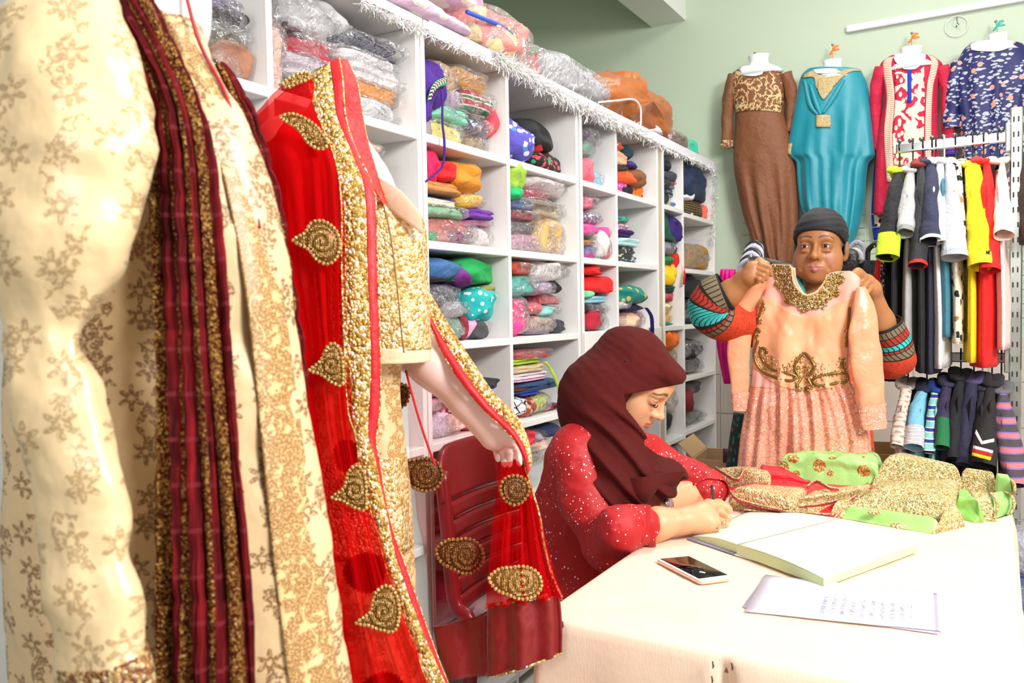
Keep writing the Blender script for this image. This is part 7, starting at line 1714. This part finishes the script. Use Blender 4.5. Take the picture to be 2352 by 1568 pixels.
# maroon and gold scarf over the shoulder
def scarf_mat():
    t = NT('scarf_bands'); uvn = t.n('TexCoord').outputs['UV']; sp_ = t.n('SeparateXYZ'); t.set(sp_.inputs[0], uvn); u, v = sp_.outputs[0], sp_.outputs[1]
    un = t.math('MULTIPLY', u, 10.2); un = t.math('FRACT', un)
    gm = t.math('MAXIMUM', t.math('LESS_THAN', un, .22), t.math('MULTIPLY', t.math('GREATER_THAN', un, .50), t.math('LESS_THAN', un, .76)))
    vr = t.n('TexVoronoi', Vector=t.co(), Scale=520.0); gold = t.ramp(vr.outputs[1], [(0, lin('#5a1c14')), (.35, lin('#b8823c')), (.55, lin('#7a4420')), (.75, lin('#e0b468')), (.9, lin('#4a1010'))], 'CONSTANT')
    st_ = t.n('TexNoise', Vector=t.co('UV', (240, 9, 1)), Scale=1.0, Detail=3.0); red = t.ramp(st_.outputs[0], [(.3, lin('#260306')), (.5, lin('#5c0a10')), (.7, lin('#8a161c'))])
    gat = t.math('LESS_THAN', t.math('ABSOLUTE', t.math('SUBTRACT', t.math('FRACT', t.math('MULTIPLY', v, 24.0)), .5)), .05)
    red2 = t.mix(t.math('MULTIPLY', gat, .6), red.outputs[0], lin('#7a2830'))
    b = t.bsdf(Base_Color=t.mix(gm, red2, gold.outputs[0]), Roughness=t.math('MULTIPLY_ADD', gm, -.4, .85), Metallic=t.math('MULTIPLY', gm, .35), Specular_IOR_Level=.15)
    hh = t.math('ADD', st_.outputs[0], t.math('MULTIPLY', gm, vr.outputs[0])); hh = t.math('SUBTRACT', hh, t.math('MULTIPLY', gat, .6)); t.set(b.inputs['Normal'], t.bump(hh, .9, .006)); return t.fin(b)
SCF = scarf_mat()
sf = thing('maroon_scarf', 'maroon and gold crinkled scarf hanging over the cream coat', 'scarf', (-.75, .5, .3))
def scarf_strand(pts, name, amp=.006, frq=5):
    A = [[at(p[0]+(p[2]-p[0])*t_, p[1]+(p[3]-p[1])*t_, D=p[4]-.012*math.sin(math.pi*t_)) for t_ in (0, .25, .5, .75, 1)] for p in pts]
    B = sheet(A, 130, 44); U_ = np.linspace(0, 1, 44)[None]; T_ = np.linspace(0, 1, 130)[:, None]
    L_ = np.concatenate([[0], np.cumsum(np.linalg.norm(np.diff(B[:, 20], axis=0), axis=1))])[:, None]
    pinch = np.abs(np.sin(L_*24*math.pi))**.5
    d = amp*np.sin(2*math.pi*frq*U_+1.5*np.sin(3*T_))+.004*(pinch-.6)*np.ones_like(U_)+.003*np.sin(2*math.pi*frq*3.1*U_+9*T_)
    B = B+gnormals(B)*d[..., None]; uvw = grid_uv(B); uvw[:, 0] = np.tile(np.linspace(0, .098*2, 44), 130); uvw[:, 1] = np.repeat(L_[:, 0], 44)
    V, Fc = solid(B, .004); mk(name, V, Fc, SCF, sf, uv=np.concatenate([uvw, uvw]))
scarf_strand([(165, -70, 330, -60, .81), (240, 40, 360, 20, .805), (300, 130, 400, 110, .795), (345, 230, 450, 220, .785), (355, 350, 485, 350, .778), (360, 500, 500, 500, .774), (365, 650, 512, 650, .771), (370, 800, 522, 800, .768), (375, 1000, 540, 1000, .764), (375, 1200, 560, 1200, .76), (372, 1400, 578, 1400, .756), (368, 1570, 586, 1570, .752), (365, 1800, 600, 1800, .746)], 'front_strand')
scarf_strand([(492, 150, 512, 145, .905), (535, 260, 572, 250, .91), (575, 370, 610, 365, .91), (608, 480, 642, 480, .91), (630, 600, 660, 600, .91), (650, 720, 676, 720, .91), (668, 850, 692, 850, .91), (690, 1000, 705, 1000, .912)], 'far_strand', .003, 2)

# ================================================================== MANNEQUIN WITH GOLD BLOUSE
m2 = thing('blouse_mannequin', 'headless pale mannequin in gold beaded blouse and skirt', 'mannequin', (-.93, 1.10, 0))
PINK = plain('#f0d2ca', .25)
S = Sdf()
S.chain([pd(768, 215, 1.42), pd(766, 300, 1.42), pd(748, 400, 1.42)], [.034, .036, .09], .05)
S.ell(pd(775, 500, 1.42), (.11, .11, .14), None, .05).cone(pd(660, 335, 1.37), pd(790, 400, 1.50), .052, .05, .05)
# forearm reaching down and forward with a relaxed hand
S.chain([pd(860, 560, 1.52), pd(930, 790, 1.50), pd(1000, 838, 1.48), pd(1080, 925, 1.46), pd(1110, 965, 1.455)], [.05, .043, .042, .032, .025], .02)
S.chain([pd(1110, 962, 1.455), pd(1135, 1000, 1.45)], [.026, .027], .02); S.chain([pd(1118, 970, 1.45), pd(1150, 985, 1.44), pd(1172, 1010, 1.435)], [.022, .018, .012], .012)
for kn, pip, tip, r, dd in (((1128, 1000), (1138, 1028), (1144, 1054), .0066, .02), ((1142, 1005), (1156, 1038), (1158, 1066), .0068, .01), ((1154, 1005), (1172, 1038), (1170, 1066), .0068, .0), ((1168, 1000), (1190, 1030), (1193, 1064), .0066, -.005)):
    S.chain([pd(1130, 985, 1.45), pd(*kn, 1.45+dd), pd(*pip, 1.445+dd), pd(*tip, 1.45+dd)], [.012, r*1.15, r, r*.8], .003)
V, Fc = S.mesh(.006, 1); mk('body', V, Fc, PINK, m2)
for tip, dd in (((1144, 1051), .008), ((1159, 1063), -.002), ((1170, 1063), -.012), ((1194, 1061), -.016)):
    V, Fc = ball(pd(*tip, 1.445+dd), (.005, .004, .008), 6, 8); mk('nail', V, Fc, plain('#f8f2f0', .2), m2)
V, Fc, _ = tube([pd(1080, 925, 1.46)+.0335*(unit_v(np.cross(pd(1110, 965, 1.455)-pd(1000, 838, 1.48), CU))*math.cos(q)+unit_v(np.cross(np.cross(pd(1110, 965, 1.455)-pd(1000, 838, 1.48), CU), pd(1110, 965, 1.455)-pd(1000, 838, 1.48)))*math.sin(q)) for q in np.linspace(0, 6.28, 24, endpoint=False)], [.0012]*24, 6, 48, closed=True) if False else (None, None, None)
GB = sequin(['#d8b878', '#c49a50', '#f0dcae', '#b08440', '#e4c88c', '#fff2d8'], 190, .38, .35, .8)
px_loft([(650, 345, 800, 400, 1.42), (650, 380, 850, 420, 1.42), (655, 425, 890, 445, 1.415), (665, 480, 952, 480, 1.41), (680, 530, 975, 525, 1.41), (690, 600, 980, 600, 1.41), (690, 680, 984, 690, 1.41), (690, 760, 986, 770, 1.41), (690, 800, 987, 800, 1.41)], GB, 'blouse', m2, 50, 56, .78, ((3, .008, 1, 0, 0),), .003)
px_loft([(690, 796, 987, 796, 1.41), (690, 832, 987, 828, 1.41)], satin('#e8cfa8', .35, .5, 25), 'blouse_hem', m2, 8, 48, .78, ((14, .006, 0, 0, -1),), .002)
px_loft([(860, 402, 925, 440, 1.335), (870, 430, 965, 490, 1.34), (880, 470, 975, 540, 1.345)], sheer('#f0d8c4', .7), 'sheer_yoke', m2, 14, 20, .3)
for a, b in (((900, 470), (932, 795)),):
    V, Fc, _ = tube([pd(872, 440, 1.30), pd(895, 530, 1.285), pd(910, 640, 1.28), pd(922, 760, 1.283), pd(928, 810, 1.285)], [.0014]*5, 6, 40); mk('dart_seam', V, Fc, plain('#8a6a38', .6), m2)
SKT = brocade('#e0bf8c', '#a87c3c', 26.0, .07, .5, .8)
px_loft([(700, 830, 925, 830, 1.42), (690, 900, 918, 880, 1.42), (680, 1000, 926, 1000, 1.42), (670, 1150, 940, 1150, 1.42), (660, 1300, 950, 1300, 1.42), (650, 1450, 962, 1450, 1.42), (640, 1700, 985, 1700, 1.42), (630, 2000, 1010, 2000, 1.42), (620, 2300, 1040, 2300, 1.42)], SKT, 'skirt', m2, 70, 64, .78, ((9, .02, 0, 2, .0), (15, .012, 1, 0, .1)), .003)
px_loft([(664, 1040, 930, 1040, 1.42), (660, 1100, 936, 1110, 1.42), (655, 1180, 944, 1190, 1.42), (652, 1250, 948, 1250, 1.42)], GB, 'beaded_band', m2, 20, 64, .80, ((9, .02, 0, 2, .0),), .003)
V, Fc, _ = tube([(m2.location[0], m2.location[1], 0.01), (m2.location[0], m2.location[1], .9)], [.016, .016], 12); mk('stand_pole', V, Fc, CHROME, m2)
V, Fc = ring_loft([[np.array([m2.location[0]+r*math.cos(q), m2.location[1]+r*math.sin(q), z]) for q in np.linspace(0, 6.2832, 32, endpoint=False)] for r, z in ((.15, 0), (.15, .012), (.14, .018))]); mk('stand_base', V, Fc, CHROME, m2)

# ---------------------------------------------------------------- red net dupatta
du = thing('red_dupatta', 'sheer red net shawl with gold border and paisley motifs draped on the blouse mannequin', 'shawl', (-.95, 1.05, .3))
NETD, NETL = sheer('#e81018', .30, fold=.5, tint=.35), sheer('#d81018', .07, fold=.35, tint=.80)
REDS = cloth('#c80c1c', rough=.5, wr=.2); BORD = sequin(['#d0a858', '#b88a3c', '#f0dca8', '#a87428', '#e4c47c', '#fffae8', '#8a6a30'], 210, .35, .4, .9)
def drape_sheet(rows, mat, name, nu=80, nv=60, folds=(), wr=.004, th=None):
    A = [[at(x, y, D=D) for x, y, D in r] for r in rows]; B = sheet(A, nu, nv); U_ = np.linspace(0, 1, nv)[None]; T_ = np.linspace(0, 1, nu)[:, None]
    d = wr*fbm(B*16, 3)
    for fr, amp, ph, dr, t0 in folds: d = d+amp*np.clip((T_-t0)/.2, 0, 1)*np.sin(2*math.pi*fr*U_+ph+dr*T_)
    B = B+gnormals(B)*d[..., None]
    if th: V, Fc = solid(B, th); o = mk(name, V, Fc, mat, du)
    else: o = mk(name, B.reshape(-1, 3), grid_faces(nu, nv), mat, du)
    return B
# near side: over the shoulder and down the back, three net layers
rowsN = [[(640, 200, 1.33), (680, 175, 1.335), (712, 172, 1.34), (730, 172, 1.34)], [(560, 290, 1.35), (620, 270, 1.30), (690, 240, 1.29), (735, 260, 1.30)], [(560, 360, 1.36), (630, 350, 1.26), (720, 340, 1.25), (775, 360, 1.27)], [(585, 470, 1.36), (650, 460, 1.25), (730, 450, 1.235), (788, 470, 1.25)], [(610, 620, 1.36), (665, 620, 1.245), (740, 620, 1.225), (790, 620, 1.24)], [(640, 800, 1.37), (690, 800, 1.24), (750, 800, 1.22), (796, 800, 1.235)], [(665, 1000, 1.38), (710, 1000, 1.235), (770, 1000, 1.215), (815, 1000, 1.225)], [(690, 1200, 1.38), (740, 1200, 1.23), (810, 1200, 1.205), (862, 1200, 1.215)], [(715, 1400, 1.39), (770, 1400, 1.225), (850, 1400, 1.20), (925, 1400, 1.205)], [(740, 1600, 1.39), (800, 1600, 1.22), (900, 1600, 1.195), (1000, 1600, 1.2)], [(760, 1900, 1.4), (840, 1900, 1.22), (950, 1900, 1.19), (1090, 1900, 1.2)]]
BN = drape_sheet(rowsN, NETD, 'net_shoulder_drape', 110, 70, ((5, .010, 0, 2, .15), (11, .005, 1, -3, .2)), .005)
rowsN2 = [[(x+6, y+12, D+.035) for x, y, D in r] for r in rowsN]
drape_sheet(rowsN2, NETD, 'net_inner_layer', 80, 50, ((4, .012, 2, 3, .1), (9, .006, 0, -4, .2)), .006)
# gold border and red edging down the front
E1 = [(709, 174), (714, 216), (731, 270), (757, 330), (776, 394), (784, 471), (785, 620), (788, 727), (793, 855), (801, 951), (816, 1000), (830, 1090), (863, 1217), (895, 1333), (946, 1467), (979, 1568), (1040, 1740)]
E2 = [(758, 142), (766, 200), (773, 263), (797, 328), (828, 400), (840, 471), (844, 620), (849, 734), (852, 855), (846, 951), (846, 1000), (866, 1075), (888, 1180), (916, 1300), (968, 1445), (1022, 1568), (1090, 1740)]
E3 = [(779, 134), (787, 184), (793, 263), (812, 330), (852, 418), (864, 480), (867, 620), (871, 743), (874, 855), (872, 945), (865, 1010), (875, 1085), (893, 1190), (930, 1295), (988, 1462), (1029, 1568), (1100, 1740)]
DD = [1.335, 1.315, 1.295, 1.275, 1.262, 1.25, 1.24, 1.235, 1.232, 1.228, 1.225, 1.22, 1.215, 1.21, 1.2, 1.195, 1.19]
ribbon([(*a, *b, d, d+.004) for a, b, d in zip(E1, E2, DD)], 0, BORD, 'gold_border', du, 120, .003, 10, .004, amp=.0015)
ribbon([(*a, *b, d+.004, d+.012) for a, b, d in zip(E2, E3, DD)], 0, REDS, 'red_edging', du, 120, .003, 4, .002, amp=.001)
def piping(E, name='gold_piping', off=-.002, r=.0016, Dl=None):
    V, Fc, _ = tube([at(*p, D=d+off) for p, d in zip(E, Dl or DD)], [r]*len(E), 6, 12*len(E)); mk(name, V, Fc, BORD, du)
piping(E1); piping(E3, off=.010)
# the collar part folded round the far side of the neck
C1 = [(779, 134), (787, 184), (793, 263), (812, 330), (852, 418), (880, 470)]; C2 = [(798, 138), (820, 190), (832, 262), (846, 330), (868, 405), (888, 465)]
ribbon([(*a, *b, d, d+.05) for a, b, d in zip(C1, C2, [1.345, 1.335, 1.32, 1.30, 1.285, 1.28])], 0, cloth('#e00810', rough=.5), 'collar_fold', du, 50, .002, 8, -.004)
piping(C2, off=.05, Dl=[1.345, 1.335, 1.32, 1.30, 1.285, 1.28])
ribbon([(640, 195, 705, 176, 1.33, 1.335), (655, 200, 712, 182, 1.325, 1.33)], 0, BORD, 'shoulder_border', du, 8, .004, 6)
# far side: over the forearm, falling in a light panel with a hem band
F1 = [(984, 660, 1.47), (1020, 740, 1.45), (1080, 832, 1.43), (1130, 905, 1.42), (1178, 985, 1.41), (1200, 1040, 1.40), (1214, 1100, 1.40), (1238, 1180, 1.40), (1252, 1260, 1.40), (1272, 1330, 1.40), (1291, 1372, 1.40)]
def rib3(L_, R_, mat, name, th=.003, amp=.001): 
    A = [[at(*a[:2], D=a[2]), at((a[0]+b[0])/2, (a[1]+b[1])/2, D=(a[2]+b[2])/2-.004), at(*b[:2], D=b[2])] for a, b in zip(L_, R_)]; B = sheet(A, 80, 12); B = B+gnormals(B)*(amp*fbm(B*30, 2))[..., None]; V, Fc = solid(B, th); mk(name, V, Fc, mat, du)
L1 = [(984, 668, 1.465), (1040, 760, 1.45), (1090, 838, 1.43), (1130, 898, 1.42), (1188, 958, 1.41), (1212, 1010, 1.405), (1222, 1060, 1.40)]; L2 = [(984, 720, 1.45), (1030, 800, 1.435), (1075, 868, 1.415), (1126, 932, 1.41), (1182, 990, 1.40), (1206, 1035, 1.395), (1216, 1078, 1.395)]
rib3(L1, L2, BORD, 'gold_border_far'); L3 = [(984, 738, 1.445), (1018, 812, 1.43), (1060, 878, 1.41), (1116, 945, 1.405), (1176, 1003, 1.395), (1203, 1050, 1.39), (1212, 1088, 1.39)]; rib3(L2, L3, REDS, 'red_edging_far')
V, Fc, _ = tube([at(x, y, D=D-.004) for x, y, D in F1[5:]], [.0022]*6, 8, 60); mk('gold_piping', V, Fc, BORD, du)
V, Fc, _ = tube([at(x, y, D=D) for x, y, D in L3], [.0018]*7, 8, 60); mk('gold_piping', V, Fc, BORD, du)
rowsF = [[(935, 850, 1.56), (985, 830, 1.56), (1060, 870, 1.54), (1110, 930, 1.53), (1160, 1005, 1.50), (1205, 1075, 1.42)], [(940, 1000, 1.56), (1000, 980, 1.55), (1070, 1000, 1.53), (1120, 1020, 1.52), (1175, 1070, 1.48), (1225, 1130, 1.41)], [(960, 1160, 1.53), (1010, 1150, 1.51), (1080, 1150, 1.50), (1140, 1150, 1.48), (1195, 1180, 1.41), (1242, 1210, 1.40)], [(985, 1320, 1.47), (1040, 1310, 1.46), (1100, 1300, 1.44), (1160, 1290, 1.43), (1215, 1300, 1.41), (1270, 1315, 1.40)], [(995, 1445, 1.47), (1060, 1425, 1.46), (1110, 1412, 1.45), (1165, 1395, 1.43), (1225, 1385, 1.42), (1292, 1375, 1.40)]]
drape_sheet(rowsF, NETL, 'net_arm_drape', 80, 70, ((3, .008, 0, 2, .1), (6, .006, 1, -2, .2)), .004)
rowsF2 = [[(1150, 1062, 1.405), (1168, 1060, 1.40), (1190, 1060, 1.398), (1210, 1085, 1.395)], [(1140, 1160, 1.40), (1170, 1160, 1.39), (1205, 1165, 1.39), (1240, 1195, 1.395)], [(1130, 1290, 1.40), (1165, 1290, 1.385), (1215, 1290, 1.385), (1270, 1310, 1.395)], [(1120, 1395, 1.40), (1170, 1390, 1.385), (1230, 1380, 1.385), (1292, 1372, 1.395)]]
drape_sheet(rowsF2, NETD, 'net_gather', 60, 50, ((4, .010, 0, 1, .05), (9, .004, 1, 2, .1)), .003)
HEMB = satin('#800306', .5, .4, 18)
drape_sheet([[(995, 1440, 1.472), (1060, 1425, 1.462), (1110, 1413, 1.452), (1122, 1410, 1.45)], [(1008, 1500, 1.47), (1065, 1490, 1.46), (1115, 1480, 1.45), (1128, 1478, 1.45)], [(1030, 1560, 1.47), (1075, 1555, 1.46), (1122, 1548, 1.45), (1135, 1546, 1.45)]], HEMB, 'hem_band', 20, 30, ((2, .004, 0, 0, -.5),), .003, .003)
drape_sheet([[(1120, 1386, 1.425), (1160, 1382, 1.40), (1210, 1376, 1.395), (1256, 1370, 1.395), (1285, 1372, 1.40)], [(1118, 1460, 1.43), (1165, 1455, 1.40), (1215, 1445, 1.39), (1262, 1435, 1.395), (1290, 1430, 1.40)], [(1120, 1552, 1.43), (1165, 1545, 1.40), (1215, 1528, 1.39), (1262, 1510, 1.395), (1290, 1500, 1.40)]], HEMB, 'hem_band', 24, 50, ((3, .006, 0, 0, -.5),), .003, .003)
V, Fc, _ = tube([at(x, y, D=D) for x, y, D in ((1118, 1389, 1.422), (1160, 1384, 1.397), (1210, 1378, 1.392), (1258, 1366, 1.392))], [.003]*4, 8, 40); mk('gold_piping', V, Fc, BORD, du)
V, Fc, _ = tube([at(x, y, D=D) for x, y, D in ((1120, 1554, 1.427), (1165, 1546, 1.397), (1215, 1529, 1.387), (1262, 1511, 1.392), (1290, 1500, 1.396))], [.002]*5, 8, 40); mk('gold_piping', V, Fc, BORD, du)
# paisley motifs: bead-filled outlines, each its own part
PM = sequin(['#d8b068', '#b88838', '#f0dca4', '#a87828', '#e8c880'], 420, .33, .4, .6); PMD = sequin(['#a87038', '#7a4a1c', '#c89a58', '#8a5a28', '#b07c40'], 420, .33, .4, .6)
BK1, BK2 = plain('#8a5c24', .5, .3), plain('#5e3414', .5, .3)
def inpoly(p, Q):
    c = False; n = len(Q)
    for i in range(n):
        (x0, y0), (x1, y1) = Q[i], Q[(i+1) % n]
        if (y0 > p[1]) != (y1 > p[1]) and p[0] < (x1-x0)*(p[1]-y0)/(y1-y0)+x0: c = not c
    return c
def motif(poly, D, dark=False, seed=0, bead=3.6):
    rs = random.Random(seed); Q = crom(np.array(poly, float), 90, True); cen = Q.mean(0)
    L = np.concatenate([[0], np.cumsum(np.linalg.norm(np.diff(np.vstack([Q, Q[:1]]), axis=0), axis=1))]); nb = max(12, int(L[-1]/9.5))
    P3 = lambda p, o=0: at(p[0], p[1], D=D-o); mm = D/F; parts = []
    for i in range(nb):
        s_ = L[-1]*i/nb; p = np.array([np.interp(s_, L, np.append(Q[:, k], Q[0, k])) for k in (0, 1)]); parts.append(ball(P3(p, .001), np.array((1, 1, 1))*4.9*mm, 5, 8))
    q = cen+(Q-cen)*.80
    y = q[:, 1].min()
    r = 0
    while y < q[:, 1].max():
        x = q[:, 0].min()+(bead if r % 2 else 0)
        while x < q[:, 0].max():
            d = np.hypot(x-cen[0]-4, y-cen[1]); spiral = math.sin(d*.42+math.atan2(y-cen[1], x-cen[0]-4))
            if inpoly((x, y), q) and spiral > -.55: parts.append(ball(P3((x+rs.uniform(-.7, .7), y+rs.uniform(-.7, .7)), .0015+.0012*spiral), np.array((1, 1, 1))*bead*.56*mm*(1+.25*spiral), 4, 6))
            x += bead*1.15
        y += bead; r += 1
    V, Fc = join(parts); nB = len(Fc)
    ring_ = np.array([P3(p) for p in Q]); V2, F2 = ring_loft([ring_, np.array([P3(p, .0012) for p in cen+(Q-cen)*.99])])
    V, Fc = join([(V, Fc), (V2, F2)])
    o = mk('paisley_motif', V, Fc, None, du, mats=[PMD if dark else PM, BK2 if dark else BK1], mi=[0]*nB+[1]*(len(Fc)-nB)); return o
def tear(cx, cy, r, ang, sq=1.0, tip=1.75):
    a = math.radians(ang); pts = []
    for k in range(14):
        t_ = 2*math.pi*k/14; rr_ = r*(1+(tip-1)*max(0, math.cos(t_))**5); x, y = rr_*math.cos(t_), rr_*math.sin(t_)*sq; pts.append((cx+x*math.cos(a)-y*math.sin(a), cy+x*math.sin(a)+y*math.cos(a)))
    return pts
motif([(645, 268), (672, 262), (705, 275), (735, 300), (752, 330), (735, 342), (708, 328), (688, 300), (660, 280)], 1.232, False, 1)
motif([(674, 552), (700, 535), (715, 512), (742, 508), (770, 528), (780, 560), (772, 592), (752, 606), (728, 596), (708, 572)], 1.208, False, 2)
motif([(711, 850), (735, 830), (750, 800), (765, 788), (782, 805), (788, 850), (785, 884), (760, 876), (735, 858)], 1.20, False, 3)
motif([(763, 1142), (790, 1120), (800, 1085), (820, 1068), (838, 1095), (841, 1140), (838, 1170), (810, 1162), (785, 1148)], 1.192, False, 4)
motif([(819, 1430), (850, 1405), (862, 1362), (888, 1345), (908, 1362), (917, 1400), (908, 1446), (880, 1448), (848, 1436)], 1.183, False, 5)
motif([(650, 192), (680, 172), (708, 168), (706, 182), (680, 192), (662, 200)], 1.31, False, 6)
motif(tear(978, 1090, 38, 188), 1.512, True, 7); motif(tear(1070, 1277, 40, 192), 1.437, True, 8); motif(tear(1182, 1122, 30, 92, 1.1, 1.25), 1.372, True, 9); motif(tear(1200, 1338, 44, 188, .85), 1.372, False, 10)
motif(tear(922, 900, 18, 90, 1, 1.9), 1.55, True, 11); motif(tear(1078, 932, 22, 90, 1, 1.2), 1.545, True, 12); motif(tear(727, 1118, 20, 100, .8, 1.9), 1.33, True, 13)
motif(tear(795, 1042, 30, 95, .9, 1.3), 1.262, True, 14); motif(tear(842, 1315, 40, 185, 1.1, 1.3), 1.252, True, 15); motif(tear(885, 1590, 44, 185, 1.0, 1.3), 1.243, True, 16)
V, Fc, _ = tube([at(x, y, D=1.455) for x, y in ((932, 850), (945, 900), (962, 960), (985, 1030), (1000, 1070))], [.0022]*5, 8, 40); mk('net_edge', V, Fc, cloth('#d80c14'), du)
